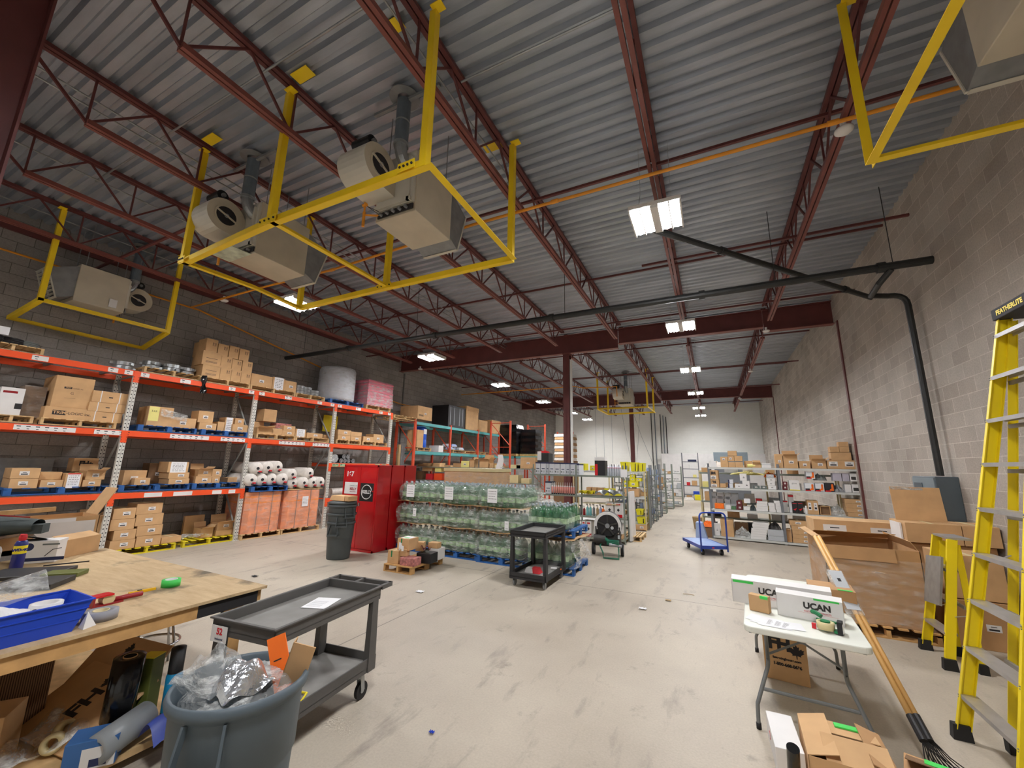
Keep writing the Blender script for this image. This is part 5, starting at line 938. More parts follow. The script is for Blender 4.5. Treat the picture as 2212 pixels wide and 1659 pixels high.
# galvanized clamps on the top level
cl = None
for i, (s, n) in enumerate(((-.15, 2), (.35, 2), (.68, 2), (1.0, 2))):
    for j in range(n):
        q = MB(); q.lathe([(.10, 0), (.16, 0), (.16, .075), (.10, .075), (.10, 0)], 'galv', n=20)
        for a in (0, 2.1, 4.2): q.box(.13, .21, -.03, .03, .01, .06, 'galv', Matrix.Rotation(a+i, 4, 'Z'))
        q.box(-.15, .15, -.02, .02, .03, .05, 'galv'); o = q.build('pipe_clamp')
        put(o, 'RK', s, .35+.1*(i % 2), (3.84 if i else 3.71)+j*.085, .4*i+j)
        tag(o, 'shiny galvanized clamp on the top rack level, %s layer, %s from left' % (['lower', 'upper'][j], ORD[i]), 'clamp', 'galvanized clamps')
for i, (s, dd, n) in enumerate(((3.75, .35, 3), (4.02, .4, 3), (4.2, .3, 2))):
    for j in range(n):
        o = MB(); 
        for k in range(4): o.tube([(.15*math.cos(t*PI/10), .15*math.sin(t*PI/10), .012+.018*k) for t in range(20)], .012, 'galv', 6, True)
        o = o.build('wire_coil', smooth=True); put(o, 'RK', s, dd, 3.84+j*.08); tag(o, 'round galvanized wire coil left of the tall foam roll, %s pile, layer %s' % (ORD[i], ['bottom', 'middle', 'top'][j]), 'coil', 'wire coils')
r = thing('foam_roll'); q = MB(); q.lathe([(.01, 0), (.53, .0), (.56, .08), (.56, 1.0), (.52, 1.08), (.01, 1.09)], 'foam', n=40); q.build('roll', r, True)
q = MB(); q.lathe([(.565, .0), (.575, .1), (.575, 1.0), (.53, 1.1), (.01, 1.115)], 'film_soft', n=40); q.build('plastic_cover', r, True); put(r, 'RK', 5.22, .6, 3.84); tag(r, 'tall white foam roll wrapped in plastic on the blue pallet', 'roll')
# pink wrapped bundle: stacked soft pink layers under film
r = thing('pink_bundle'); q = MB()
for i in range(8):
    z = i*.11; e = .012*math.sin(i*2.1); q.frustum((.03, 1.12, .03, .95), (0-e, 1.15+e, -e, .98), z, z+.06, 'pink'); q.frustum((-e, 1.15+e, -e, .98), (.02, 1.13, .02, .96), z+.06, z+.11, 'pink')
q.build('layers', r); MB().frustum((-.02, 1.17, -.02, 1.0), (.02, 1.13, .02, .96), 0, .9, 'pink_film').build('plastic_wrap', r)
put(r, 'RK', 6.03, .04, 3.83); tag(r, 'pink layered bundle wrapped in clear plastic at the rack\'s far end', 'bundle')
# coils at the far left, top level
for i, (s, k) in enumerate(((-1.95, 'black'), (-1.7, 'black'), (-1.5, 'slate'))):
    q = MB()
    for j in range(4): q.tube([(.19*math.cos(t*PI/10), .19*math.sin(t*PI/10), .015+.028*j) for t in range(20)], .016, k, 6, True)
    put(tag(q.build('hose_coil', smooth=True), 'dark coil on the top pallet at the left frame edge, %s' % ['left', 'middle', 'right and greyer'][i], 'coil'), 'RK', s, .35+.1*i, 3.84)
q = MB(); q.box(0, .2, 0, .002, 0, .14, 'paper'); put(tag(q.build('paper_sheet'), 'white sheet standing among the dark coils', 'paper'), 'RK', -1.95, .12, 3.95)
q = MB(); q.sheet(lambda u, v: ((u-.5)*.1*(1+.4*math.sin(v*9)), .03*math.sin(u*7+v*5), -v*.42), 6, 12, 'blackwrap'); put(tag(q.build('black_bag', smooth=True), 'crumpled black plastic hanging over the top orange beam', 'bag'), 'RK', 1.2, -.03, 3.83)
q = MB(); q.lathe([(.02, 0), (.17, 0), (.17, .03), (.02, .05)], 'galv', n=20); put(tag(q.build('metal_disc'), 'flat metal disc lying on the yellow-sheet carton', 'disc'), 'RK', .55, .4, 2.99)
q = MB(); q.sheet(lambda u, v: (.5*u, -.01+.02*math.sin(u*14)*v, .26-.16*v-.1*u), 14, 6, 'film_thick'); put(tag(q.build('loose_film', smooth=True), 'loose clear wrap trailing from the yellow-sheet carton', 'plastic film'), 'RK', .55, .1, 2.72)
q = MB(); q.box(0, .55, 0, .01, 0, .55, 'wd_yellow'); put(tag(q.build('yellow_sheet'), 'yellow plastic behind the last rack bay', 'sheet'), 'RK', 5.3, 1.2, 2.9)
q = MB(); q.box(0, 1.25, 0, .01, 0, .62, 'galv_dull'); put(tag(q.build('sheet_metal'), 'grey sheet metal panel behind the far-left cartons', 'panel'), 'RK', -1.9, 1.0, 1.25)
q = MB(); q.sheet(lambda u, v: (.6*u, .35*v, .03+.05*abs(math.sin(u*5+v*4))), 12, 8, 'pink_film'); put(tag(q.build('plastic_bag', smooth=True), 'crumpled clear bag with red print in the jumbled heap', 'bag'), 'RK', 2.8, .12, 2.72)
q = MB(); q.sheet(lambda u, v: (.55*u, .3*v, .02+.08*abs(math.sin(u*6+v*3))), 12, 8, 'film_thick'); put(tag(q.build('plastic_bag', smooth=True), 'flat clear bag on the yellow pallet in the lower bay', 'bag'), 'RK', 1.35, .1, .14)
# orange wrapped bulk bins with pallets under them, white rolls above
for i, (a, c) in enumerate(((2.52, 3.44), (3.52, 4.58))):
    put(tag(pallet(thing('wooden_pallet'), c-a+.06, 1.05, 'wood'), 'wooden pallet under the %s orange wrapped bin' % ['left', 'right'][i], 'pallet'), 'RK', a-.03, -.08, .001)
    r = thing('bulk_bin'); w = c-a; ch = .09
    poly = [(ch, 0), (w-ch, 0), (w, ch), (w, 1.0-ch), (w-ch, 1.0), (ch, 1.0), (0, 1.0-ch), (0, ch)]
    q = MB(); q.add([(x, y, z) for z in (0, .99) for x, y in poly], [tuple(range(7, -1, -1)), tuple(range(8, 16))]+[(j, (j+1) % 8, (j+1) % 8+8, j+8) for j in range(8)], 'wrap_orange'); q.build('bin_body', r)
    for z in ((.72, .86) if i == 0 else (.7,)):
        q = MB(); q.add([(x, y, zz) for zz in (z, z+.035) for x, y in [(px*1.006-.003, py*1.006-.003) for px, py in poly]], [(j, (j+1) % 8, (j+1) % 8+8, j+8) for j in range(8)], 'tape_orange'); q.build('orange_tape', r)
    q = MB(); q.add([(x, y, z) for z in (0, 1.0) for x, y in [(px*1.02-.01, py*1.02-.01) for px, py in poly]], [(j, (j+1) % 8, (j+1) % 8+8, j+8) for j in range(8)], 'film_soft'); q.build('stretch_film', r)
    q = MB()
    for x in (w*.3, w*.68): q.box(x, x+.012, -.012, -.009, 0, 1.0, 'slate')
    q.build('strap', r)
    if i == 1: scribble(r, w*.45, w*.62, .55, .82, -.02, 5)
    put(r, 'RK', a, -.06, .128); tag(r, 'orange plastic-wrapped bulk bin in the third rack bay, %s one%s' % (['left', 'right'][i], ['', ' with white notice'][i]), 'bin')
o = pallet(thing('blue_pallet'), .95, .9, 'blue'); put(o, 'RK', 2.55, -.12, 1.135); tag(o, 'blue pallet laid on the left orange bin under white rolls', 'pallet')
q = MB(); q.box(0, 1.08, 0, .9, 0, .02, 'wood'); put(tag(q.build('plywood_sheet'), 'thin wooden board on the right orange bin under white rolls', 'board'), 'RK', 3.53, -.06, 1.135)
q = MB(); q.lathe([(.012, 0), (.04, 0), (.13, .02), (.155, .05), (.155, 1.0), (.12, 1.06), (.01, 1.07)], 'roll_white', n=22); 
rp = thing('fabric_roll'); o = q.build('roll', rp, True); o.rotation_euler.x = -PI/2; o = MB().cyl((0, -.008, 0), (0, .02, 0), .036, 'ink', 16).build('core', rp)
q = MB(); q.box(.02, .1, -.004, .0, -.1, -.06, 'redink'); q.box(.0, .07, -.004, .0, -.13, -.09, 'ink'); q.build('printed_mark', rp)
rolls = [(2.66, 1.71), (2.93, 1.73), (3.2, 1.75), (2.55, 1.43), (2.82, 1.43), (3.09, 1.43), (3.36, 1.43), (3.62, 1.55), (3.68, 1.32), (3.98, 1.32), (4.28, 1.32), (4.15, 1.58), (4.5, 1.32)]
for i, (s, z) in enumerate(rolls):
    o = rp if i == 0 else copy_tree(rp); put(o, 'RK', s, -.1+.02*(i % 3), z, .02*((i % 3)-1))
    tag(o, 'white roll with black core, %s' % ['top row first from left', 'top row second from left', 'top row third, highest', 'bottom row far left by the post', 'bottom row second', 'bottom row third', 'bottom row fourth', 'upper roll over the gap between bins', 'lower roll over the gap between bins', 'over the right bin, lower left', 'over the right bin, lower middle', 'over the right bin, upper', 'over the right bin, far right'][i], 'roll', 'white fabric rolls')
tb = thing('black_tube'); MB().cyl((0, 0, 0), (0, 1.0, 0), .068, 'black', 20).build('tube', tb); MB().cyl((0, -.006, 0), (0, 0, 0), .066, 'galv_dull', 20).build('end_cap', tb)
q = MB(); q.tube([(.035*math.cos(t*PI/6), -.008, .035*math.sin(t*PI/6)) for t in range(9)], .004, 'ink', 6); q.build('end_mark', tb)
for i, (s, z) in enumerate(((5.28, 1.95), (5.42, 1.95), (5.56, 1.95), (5.73, 1.95), (5.37, 2.08), (5.52, 2.08))):
    o = tb if i == 0 else copy_tree(tb); put(o, 'RK', s, .1, z); tag(o, 'black tube with grey end cap above the red cabinets, %s' % ['bottom row first', 'bottom row second', 'bottom row third', 'bottom row last', 'top row left', 'top row right'][i], 'tube', 'capped black tubes')
q = MB(); q.cyl((0, 0, 0), (0, .95, 0), .13, 'film_thick', 24); q.cyl((0, .01, 0), (0, .94, 0), .12, 'shade_plastic', 24); put(tag(q.build('film_roll', smooth=False), 'large grey plastic film roll beside the black tubes', 'roll'), 'RK', 5.0, .05, 2.01)
q = MB(); q.cyl((0, 0, 0), (0, 1.0, 0), .12, 'roll_white', 20); o = q.build('fabric_roll'); put(tag(o, 'white wrapped roll lying lengthwise behind the red cabinets', 'roll'), 'RK', 6.3, .5, .98, PI/2)
q = MB()
for i in range(16):
    a = random.uniform(0, 6.28); q.tube([(0, 0, .1+.02*i), (.1*math.cos(a), .1*math.sin(a), .2+.03*i), (.22*math.cos(a), .22*math.sin(a), .12+.03*i)], .006, 'film_thick', 5)
put(tag(q.build('plastic_scraps'), 'spiky tuft of clear plastic scraps by the third front post', 'scraps', kind='stuff'), 'RK', 4.66, .2, .01)
# teal rack extras
r = thing('plastic_barrel'); q = MB(); q.lathe([(.01, 0), (.26, 0), (.28, .04), (.28, .3), (.265, .33), (.28, .36), (.28, .7), (.25, .82), (.2, .86), (.01, .87)], 'barrel_blue', n=28); q.build('body', r, True)
q = MB(); q.box(-.29, -.283, -.08, .1, .55, .75, 'white'); o = q.build('label_sticker', r); o.rotation_euler.z = PI*.5; put(r, 'TK', .75, .4, 2.53); tag(r, 'upright blue plastic barrel on the teal rack', 'barrel')
for i in range(7):
    q = MB(); q.frustum((-.16, .16, -.11, .11), (-.11, .11, -.07, .07), 0, .1, 'silver' if i % 2 else 'lite_blue'); q.frustum((-.13, .13, -.09, .09), (-.16, .16, -.11, .11), -.04, 0, 'silver'); o = q.build('parts_bag', smooth=False)
    put(o, 'TK', 2.9+.28*(i % 5), .4+.1*(i % 3), 2.58+.13*(i//5), i); tag(o, 'silvery blue bag of parts on the teal rack, %s' % ORD[i], 'bag', 'bags on the teal rack')
for i, (s, k) in enumerate(((-.28, 'tan_plastic'), (-.14, 'galv_dull'), (-.05, 'galv_dull'))):
    put(tag(MB().box(0, .1, 0, .08, 0, 2.6, k).build('long_tube_carton' if i == 0 else 'metal_channel'), 'tall %s standing between the orange and teal racks' % ['kraft tube carton', 'grey metal channel, left', 'grey metal channel, right'][i], 'profile'), 'TK', s-.25, .3, 0)
# black wrapped stacks, pale wrapped pallet near the bare frames
for i, (x, y, w, z0, z1) in enumerate(((-10.5, 19.65, 1.13, 2.52, 4.08), (-9.3, 19.95, .92, 2.52, 3.82))):
    r = thing('wrapped_stack', (x, y, z0)); q = MB(); n = 4
    for j in range(n): zz = (z1-z0)*j/n; hh = (z1-z0)/n; q.frustum((.03, w-.03, .03, .9), (0, w, 0, .93), zz, zz+hh*.5, 'blackwrap'); q.frustum((0, w, 0, .93), (.04, w-.04, .04, .89), zz+hh*.5, zz+hh, 'blackwrap')
    q.build('wrapped_load', r); q = MB(); q.sheet(lambda u, v: (w*.6+.06*math.sin(v*20), -.01-.01*math.sin(v*31), (z1-z0)*v), 2, 20, 'film_thick'); q.build('film_seam', r)
    tag(r, 'glossy black shrink-wrapped stack on the upper rack, %s' % ['left and taller', 'right and matt'][i], 'stack')
    tag(MB().box(0, w, 0, 1.0, 0, .12, 'wood_old').build('wooden_pallet', loc=(x, y-.03, z0-.13)), 'wooden pallet under the %s black-wrapped stack' % ['left', 'right'][i], 'pallet')
q = MB(); q.box(-10.9, -7.9, 19.55, 20.9, 2.28, 2.38, 'rack_teal')
for x in (-10.85, -9.4, -7.95):
    for yy in (19.58, 20.85): q.box(x-.04, x+.04, yy-.03, yy+.03, 0, 2.38, 'rack_rust')
tag(q.build('storage_platform'), 'rack level carrying the black-wrapped stacks', 'rack')
for i in range(9):
    q = MB(); q.frustum((0, 1.02, 0, .9), (.02, 1.0, .02, .88), 0, .15, 'kraft2' if i % 2 else 'roll_white'); o = q.build('paper_bale', loc=(-7.76+.02*(i % 2), 21.1, 2.22+.16*i)); tag(o, 'pale wrapped bale left of the middle column, layer %s up' % ORD[i], 'bale', 'pale wrapped bales')
tag(MB().box(-7.8, -6.7, 21.1, 22, 0, 2.2, 'kraftdark').build('cardboard_box'), 'tall dark carton supporting the pale wrapped bales', 'carton')
# ---------------- small goods on the green-grey shelving ----------------
def place_copies(proto, f, spots, labels, cat, group):
    for i, (s, d, z) in enumerate(spots):
        o = proto if i == 0 else copy_tree(proto); put(o, f, s, d, z); tag(o, labels[i] if isinstance(labels, list) else labels, cat, group)
r = thing('sealant_tube'); MB().lathe([(.02, 0), (.024, 0), (.024, .19), (.02, .2), (.001, .2)], 'pinktube', n=12).build('body', r, True); MB().lathe([(.022, .2), (.022, .225), (.008, .23), (.004, .32), (.001, .32)], 'white', n=10).build('nozzle', r, True); MB().lathe([(.0245, .0), (.0248, .03)], 'ink', n=12).build('base_ring', r)
place_copies(r, 'GS', [(-1.93+.062*i, .06, 1.147) for i in range(11)], ['pink sealant tube with white nozzle, %s in the front row' % ORD[i] for i in range(11)], 'tube', 'pink sealant tubes')
r = thing('spray_can'); MB().lathe([(.026, 0), (.03, .01), (.03, .22), (.02, .25), (.001, .25)], 'can_silver', n=14).build('body', r, True); MB().lathe([(.018, .25), (.018, .29), (.001, .295)], 'white', n=12).build('cap', r, True); MB().lathe([(.0305, .2), (.0305, .212)], 'redink', n=14).build('red_band', r)
place_copies(r, 'GS', [(-.36+.062*i, .06, 1.677) for i in range(6)], ['slim silver and white can on the top grey shelf, %s from left' % ORD[i] for i in range(6)], 'can', 'slim cans')
for i, (s, k, h, ca) in enumerate(((-1.14, 'slate', .26, 'ink'), (-1.04, 'maroon', .24, 'white'), (-.95, 'aqua', .3, 'white'), (-.87, 'aqua', .3, 'white'), (-.78, 'galv_dull', .3, 'white'), (-.68, 'tan_plastic', .28, 'white'), (-.6, 'lite_blue', .3, 'white'), (-.53, 'orange_flyer', .27, 'ink'))):
    r = thing('spray_bottle'); MB().lathe([(.03, 0), (.035, .01), (.035, h*.62), (.014, h*.75), (.012, h*.8)], k, n=14).build('body', r, True); q = MB(); q.lathe([(.013, h*.78), (.013, h*.88), (.001, h*.88)], ca, n=10); q.box(-.035, .015, -.008, .008, h*.88, h, ca); q.build('trigger_cap', r)
    put(r, 'GS', s, .1, .637); tag(r, '%s bottle on the grey shelf above the drain machine, %s from left' % (['dark grey', 'maroon', 'aqua', 'aqua twin', 'silver', 'tan', 'pale blue', 'orange'][i], ORD[i]), 'bottle')
q = MB(); q.sheet(lambda u, v: (-.02+.75*u, .45*v, .02+.1*abs(math.sin(u*9+v*5))*(1-abs(u-.5))+.06*math.sin(v*3)), 26, 14, 'foil'); put(tag(q.build('foil_bag', smooth=False), 'crumpled silvery foil bags on the middle grey shelf', 'bag'), 'GS', -.73, .05, 1.15)
q = MB(); q.sheet(lambda u, v: (.4*u, .35*v, .02+.1*abs(math.sin(u*7+v*6))), 16, 10, 'wd_yellow'); put(tag(q.build('yellow_straps', smooth=False), 'heap of yellow straps in clear plastic on the middle grey shelf', 'straps'), 'GS', -1.18, .08, 1.15)
put(tag(MB().box(0, .95, 0, .45, 0, .012, 'clip_tan').build('plywood_sheet'), 'thin pale board lying on the bottles above the drain machine', 'board'), 'GS', -1.05, .0, .95)
o = MB(); o.box(0, .17, 0, .002, 0, .2, 'paper'); o = o.build('notice_sheet'); put(tag(o, 'white sheet hanging at the right end of the top grey shelf', 'paper'), 'GS', -.03, -.01, 1.65)
put(tag(MB().box(0, .45, 0, .04, 0, 1.25, 'white').build('leaning_board'), 'tall white panel leaning behind the grey shelving end', 'panel'), 'GS', .1, .45, .02, PI/2-.1)
o = pallet(thing('wooden_pallet'), .5, .9, 'wood'); put(tag(o, 'small wooden pallet on the floor behind the grey shelving end', 'pallet'), 'GS', -.18, .62, .001)
# yellow shelving bottom goods
tag(put(carton(.32, .4, .16, 'kraft', 's', 'cardboard_box'), 'YS', -.22, -.02, .02), 'low carton with white label on the floor by the aisle posts', 'carton')
q = MB(); q.box(0, .02, -.35, 0, 0, 1.75, 'slate'); put(tag(q.build('metal_sheet'), 'dark grey metal sheet on the aisle end of the yellow-box shelving', 'sheet'), 'YS', .16, .6, .05)
# aisle shelving rows further back, with containers
r = thing('paint_tin'); MB().lathe([(.05, 0), (.05, .11), (.045, .115), (.001, .115)], 'white', n=12).build('tin_body', r, True); MB().lathe([(.052, .1), (.052, .118), (.001, .12)], 'ink', n=12).build('tin_lid', r)
tin0 = r; used = [False]
kinds = [('small_box', 'white'), ('small_box', 'kraft'), ('small_box', 'silver'), ('small_box', 'lite_blue'), ('small_box', 'white')]
bx = []
for nm, k in kinds:
    bx.append(MB().box(0, 1, 0, 1, 0, 1, k).build(nm)); COL.objects.unlink(bx[-1])
for ri, (xr, yy, wid, top, kk) in enumerate(((-1.98, 14.9, 1.3, 2.0, 'shelf_grey'), (-1.95, 16.0, 1.3, 2.0, 'slate'), (-1.95, 17.4, 1.3, 2.05, 'shelf_grey'), (-1.9, 18.9, 1.3, 2.1, 'gs_green'), (-1.8, 21.2, 1.3, 2.1, 'gs_green'), (-1.5, 23.0, 1.3, 2.0, 'gs_green'))):
    nm = ['nearest behind the yellow boxes', 'second', 'third', 'fourth', 'fifth', 'sixth and farthest'][ri]
    FR['AI%d' % ri] = ((xr-wid, yy), (1, 0)); lv = [.12, .5, .88, 1.26, 1.64]
    shelving('grey aisle shelving bay on the left of the aisle, %s' % nm, 'AI%d' % ri, [0, wid], lv, .5, kk, 'gs_green', top, .03)
    for li, z in enumerate(lv+[]):
        s = .06; rn = random.Random(ri*10+li)
        while s < wid-.16:
            w = rn.uniform(.1, .2); h = rn.uniform(.1, .27)
            if rn.random() < .45:
                o = tin0 if not used[0] else copy_tree(tin0); used[0] = True; put(o, 'AI%d' % ri, s+.06, .12, z+.001); tag(o, 'white tin with dark lid, %s aisle bay, %s shelf up' % (ORD[ri], ORD[li]), 'tin', 'tins on aisle shelving, bay %s, shelf %s' % (ORD[ri], ORD[li])); s += .125
            else:
                i = rn.randrange(5); o = bx[i].copy(); COL.objects.link(o); put(o, 'AI%d' % ri, s, .06, z+.001); o.scale = (w-.01, .3, h); tag(o, 'small %s box, %s aisle shelving bay, %s shelf up' % (['white', 'brown', 'grey', 'pale blue', 'white'][i], ORD[ri], ORD[li]), 'box', 'boxes on aisle shelving, bay %s, shelf %s' % (ORD[ri], ORD[li])); s += w+.01
FR['FAR'] = ((-1.75, 28.5), (1, 0)); shelving('dark grey steel shelving at the far end of the aisle', 'FAR', [0, .95], [.3, .85, 1.35, 1.9, 2.35], .5, 'shelf_grey', 'shelf_grey', 2.9, .04)
for i, (s, z, w, h, k) in enumerate(((.1, 1.905, .3, .25, 'white'), (.35, 2.355, .5, .12, 'navy'), (.2, .855, .2, .2, 'redink'), (.5, .855, .3, .3, 'kraft'), (.6, 1.355, .2, .18, 'paleyellow'), (.55, .305, .35, .2, 'bin_blue'), (.15, .0, .3, .28, 'kraft'))):
    put(tag(MB().box(0, w, 0, .3, 0, h, k).build('small_box'), '%s box on the far dark shelving, %s' % ([ 'white', 'navy flat', 'red', 'brown', 'pale yellow', 'blue', 'brown floor-standing'][i], ['upper middle', 'topmost', 'left', 'centre', 'right of centre', 'lowest shelf', 'at the bottom left'][i]), 'box'), 'FAR', s, .02, z)
put(tag(MB().frustum((.04, .36, .04, .36), (0, .4, 0, .4), 0, .32, 'yellowbox').build('yellow_bin'), 'yellow bin on the floor before the far dark shelving', 'bin'), 'FAR', .62, -.5, .001)
put(tag(MB().frustum((0, .6, 0, .3), (.05, .5, .05, .25), 0, .15, 'roll_white').build('white_sack'), 'white sack on the floor before the far dark shelving', 'sack'), 'FAR', .0, -.5, .001)
tag(MB().box(-.9, .9, 0, .6, 1.9, 2.9, 'panel_lite').box(-.9, .9, 0, .6, 0, 1.9, 'shelf_grey').build('storage_cabinet', loc=(1.0, 27.5, 0)), 'large pale grey cabinet rising behind the right shelving', 'cabinet')
tag(MB().box(0, 6.5, 0, .12, 0, 2.95, 'white').build('partition_wall', loc=(-3.3, 31.6, 0)), 'low white partition against the far wall', 'partition')
# rear shelving behind the right one, with goods
FR['SB'] = ((-.38, 14.1), (1.67, -.13)); shelving('second shelving unit back to back behind the white-shelf one', 'SB', [0, 1.75, 3.4], [.1, .5, .95, 1.35, 1.8], .45, 'clip_tan', 'gs_green', 1.85, .05)
rn = random.Random(5)
for i in range(26):
    li = i % 5; z = [.1, .5, .95, 1.35, 1.8][li]; s = .05+(i//5)*.55+rn.uniform(0, .1); k = rn.choice(['white', 'kraft', 'kraftdark', 'paleyellow', 'silver', 'black', 'roll_white']); w = rn.uniform(.2, .38); h = rn.uniform(.1, .28)
    put(tag(MB().box(0, w, 0, .3, 0, h, k).build('stored_box'), '%s box on the rear right shelving, %s shelf up, %s from left' % ({'white': 'white', 'kraft': 'brown', 'kraftdark': 'dark brown', 'paleyellow': 'pale yellow', 'silver': 'grey', 'black': 'black', 'roll_white': 'cream'}[k], ORD[li], ORD[i//5]), 'box', 'boxes on the rear right shelving'), 'SB', s, .04, z+.002)
# soft goods on the white-shelf unit
def crumple(name, f, s, d, z, w, dp, h, k, label, cat='bag', seed=1):
    q = MB(); rn = random.Random(seed); ph = [rn.uniform(0, 6) for _ in range(4)]
    def fn(u, v):
        e = math.sin(PI*u)**.5*math.sin(PI*v)**.5 if 0 < u < 1 and 0 < v < 1 else 0
        return (w*u, dp*v, h*e*(.65+.2*math.sin(u*11+ph[0])*math.cos(v*9+ph[1])+.15*math.sin(u*23+v*17+ph[2])))
    q.sheet(fn, 18, 12, k); return put(tag(q.build(name, smooth=False), label, cat), f, s, d, z)
crumple('plastic_bag', 'SR', .5, .06, .08, .42, .4, .3, 'film_thick', 'clear plastic bag of fittings on the bottom shelf', seed=2)
crumple('grey_bag', 'SR', 2.45, .1, 1.66, .28, .3, .2, 'slate', 'rounded grey bag on top of the glove boxes')
crumple('grey_bag', 'SR', 2.8, .05, 1.39, .24, .3, .2, 'galv_dull', 'grey plastic bag left of the white printed boxes', seed=3)
crumple('fittings_bag', 'SR', 2.7, .08, .81, .32, .35, .3, 'film_thick', 'clear bag with white fittings beside the flat cartons', seed=4)
crumple('dark_cloth', 'SR', .72, .1, 1.39, .28, .3, .2, 'darkcloth', 'dark crumpled cloth between white boxes on the third shelf', seed=5)
crumple('dark_cloth', 'SR', .95, .1, .81, .14, .3, .2, 'darkcloth', 'dark crumpled cloth beside the wide white stack', seed=6)
crumple('dark_cloth', 'SR', 1.33, .15, .33, .3, .3, .25, 'drum_dark', 'dark tangled goods above the pale grey boxes', seed=7)
crumple('white_bags', 'SR', -.1, .1, 1.96, .5, .4, .22, 'roll_white', 'white crumpled bags at the left end of the top shelf', seed=8)
crumple('white_bags', 'SR', .5, .62, 1.75, .9, .2, .12, 'paleyellow', 'pale yellow rolled goods seen under the top shelf', seed=9)
crumple('orange_vest', 'SR', 1.35, .45, 1.7, .3, .12, .16, 'orange_flyer', 'bright orange bundle behind the middle post', seed=10)
put(tag(MB().cyl((0, 0, .05), (.4, .05, .06), .045, 'paleyellow', 16).build('paper_tube'), 'pale yellow rolled tube right of the carton pyramid', 'tube'), 'SR', .98, .1, 1.96)
put(tag(MB().lathe([(.035, 0), (.038, .02), (.038, .12), (.02, .16), (.02, .2), (.001, .2)], 'white', n=14).build('white_bottle', smooth=True), 'small white bottle beside the black red-swoosh boxes', 'bottle'), 'SR', 2.21, .1, .81)
put(tag(MB().box(-.03, .12, 0, .003, 0, .12, 'paper').build('leaflet'), 'tilted white leaflet on the second shelf', 'leaflet'), 'SR', .85, .04, 1.0)
q = MB(); q.lathe([(.15, 0), (.19, .36), (.195, .37), (.19, .375), (.145, .01), (.001, .01)], 'tan_plastic', n=24); tag(q.build('waste_bin', smooth=True, loc=(-.52, 14.9, 0)), 'tan plastic waste bin on the floor by the right shelving end', 'bin')
crumple('orange_vest', 'SR', -.28, .1, .28, .28, .3, .2, 'orange_flyer', 'orange and yellow vest in the open-fronted bin by the shelving end', seed=12)
q = MB(); q.box(0, .3, 0, .4, 0, .25, 'kraftdark'); put(tag(q.build('cardboard_box'), 'dark open box holding the orange vest', 'carton'), 'SR', -.3, .08, .01)
q = MB(); q.frustum((0, .3, 0, .25), (.02, .2, .02, .22), 0, .45, 'lite_blue'); put(tag(q.build('blue_sack', bevel=.03), 'pale blue sack leaning behind the trolley handle', 'sack'), 'SR', -.42, -.4, .001)
# rear-left extras
q = MB(); q.box(0, 1.55, 0, .9, 0, .78, 'kraft'); o = q.build('cardboard_box', bevel=.01, loc=(-6.6, 9.3, 1.0)); MB().box(-.02, 1.57, -.02, .92, .72, .8, 'clip_tan').build('lid', o); MB().box(-.005, 1.555, -.005, .905, .1, .7, 'film_soft').build('stretch_film', o); tag(o, 'big wrapped carton with pale lid between cabinets and yellow bins', 'carton')
tag(MB().box(0, 1.55, 0, .9, 0, .99, 'kraftdark').build('cardboard_box', loc=(-6.6, 9.3, 0)), 'dark carton hidden under the big pale-lidded carton', 'carton')
crumple('white_bag', 'R2', -1.45, -.05, 1.79, .25, .2, .1, 'film_thick', 'clear white bag lying on the rear grey shelf', seed=13)
q = MB(); q.sheet(lambda u, v: (.04*math.sin(v*5)+.26*(u-.5)*(.8+.3*v), -.03*math.sin(u*4), .55-.6*v), 8, 12, 'white'); put(tag(q.build('hanging_bag', smooth=True), 'white plastic bag hanging on the rear grey shelving', 'bag'), 'R2', -1.35, -.04, 1.75)
rn = random.Random(9)
for i in range(22):
    li = i % 2; z = (.702, 1.247)[li]; s = -5.5+(i//2)*.5+rn.uniform(0, .1)
    if li and -3.1 < s < -1.3: continue
    k = rn.choice(['kraft', 'redink', 'kraftdark', 'white', 'kraft', 'clip_tan', 'rack_orange']); w = rn.uniform(.22, .4); h = rn.uniform(.15, .36)
    put(tag(MB().box(0, w, 0, .4, 0, h, k).build('stored_box'), '%s box behind the wrapped jugs, %s shelf, %s from left' % ({'kraft': 'brown', 'redink': 'red', 'kraftdark': 'dark brown', 'white': 'white', 'clip_tan': 'cream', 'rack_orange': 'orange'}[k], ['lower', 'upper'][li], ORD[i//2]), 'box', 'boxes behind the wrapped jugs'), 'R2', s, .06, z)
rn = random.Random(19)
for i in range(9):
    k = rn.choice(['kraft', 'kraft2', 'clip_tan', 'white']); w = rn.uniform(.25, .45); h = rn.uniform(.06, .16)
    put(tag(MB().box(0, w, 0, .4, 0, h, k).build('stored_box'), 'low %s box on top of the rear grey shelving, %s from left' % ({'kraft': 'brown', 'kraft2': 'tan', 'white': 'white', 'clip_tan': 'cream'}[k], ORD[i]), 'box', 'low boxes on the rear shelving top'), 'R2', [-5.5, -3.65, -1.9, -1.62, -1.0, -.75, -1.3, -2.3, -4.1][i], .2, 1.79+(.0 if i < 6 else .001)) if i not in (6,) else None
q = MB(); q.box(0, .34, 0, .35, 0, .25, 'black'); q.box(.0, .12, -.002, 0, .05, .3, 'white'); put(tag(q.build('white_carton'), 'dark and white display box with red lid left of the column', 'box'), 'GS', -2.4, .1, 2.01)
put(tag(MB().frustum((0, .3, 0, .2), (.05, .25, .03, .17), 0, .06, 'red').build('red_tray'), 'red shallow tray on the dark display box', 'tray'), 'GS', -2.4, .15, 2.27)
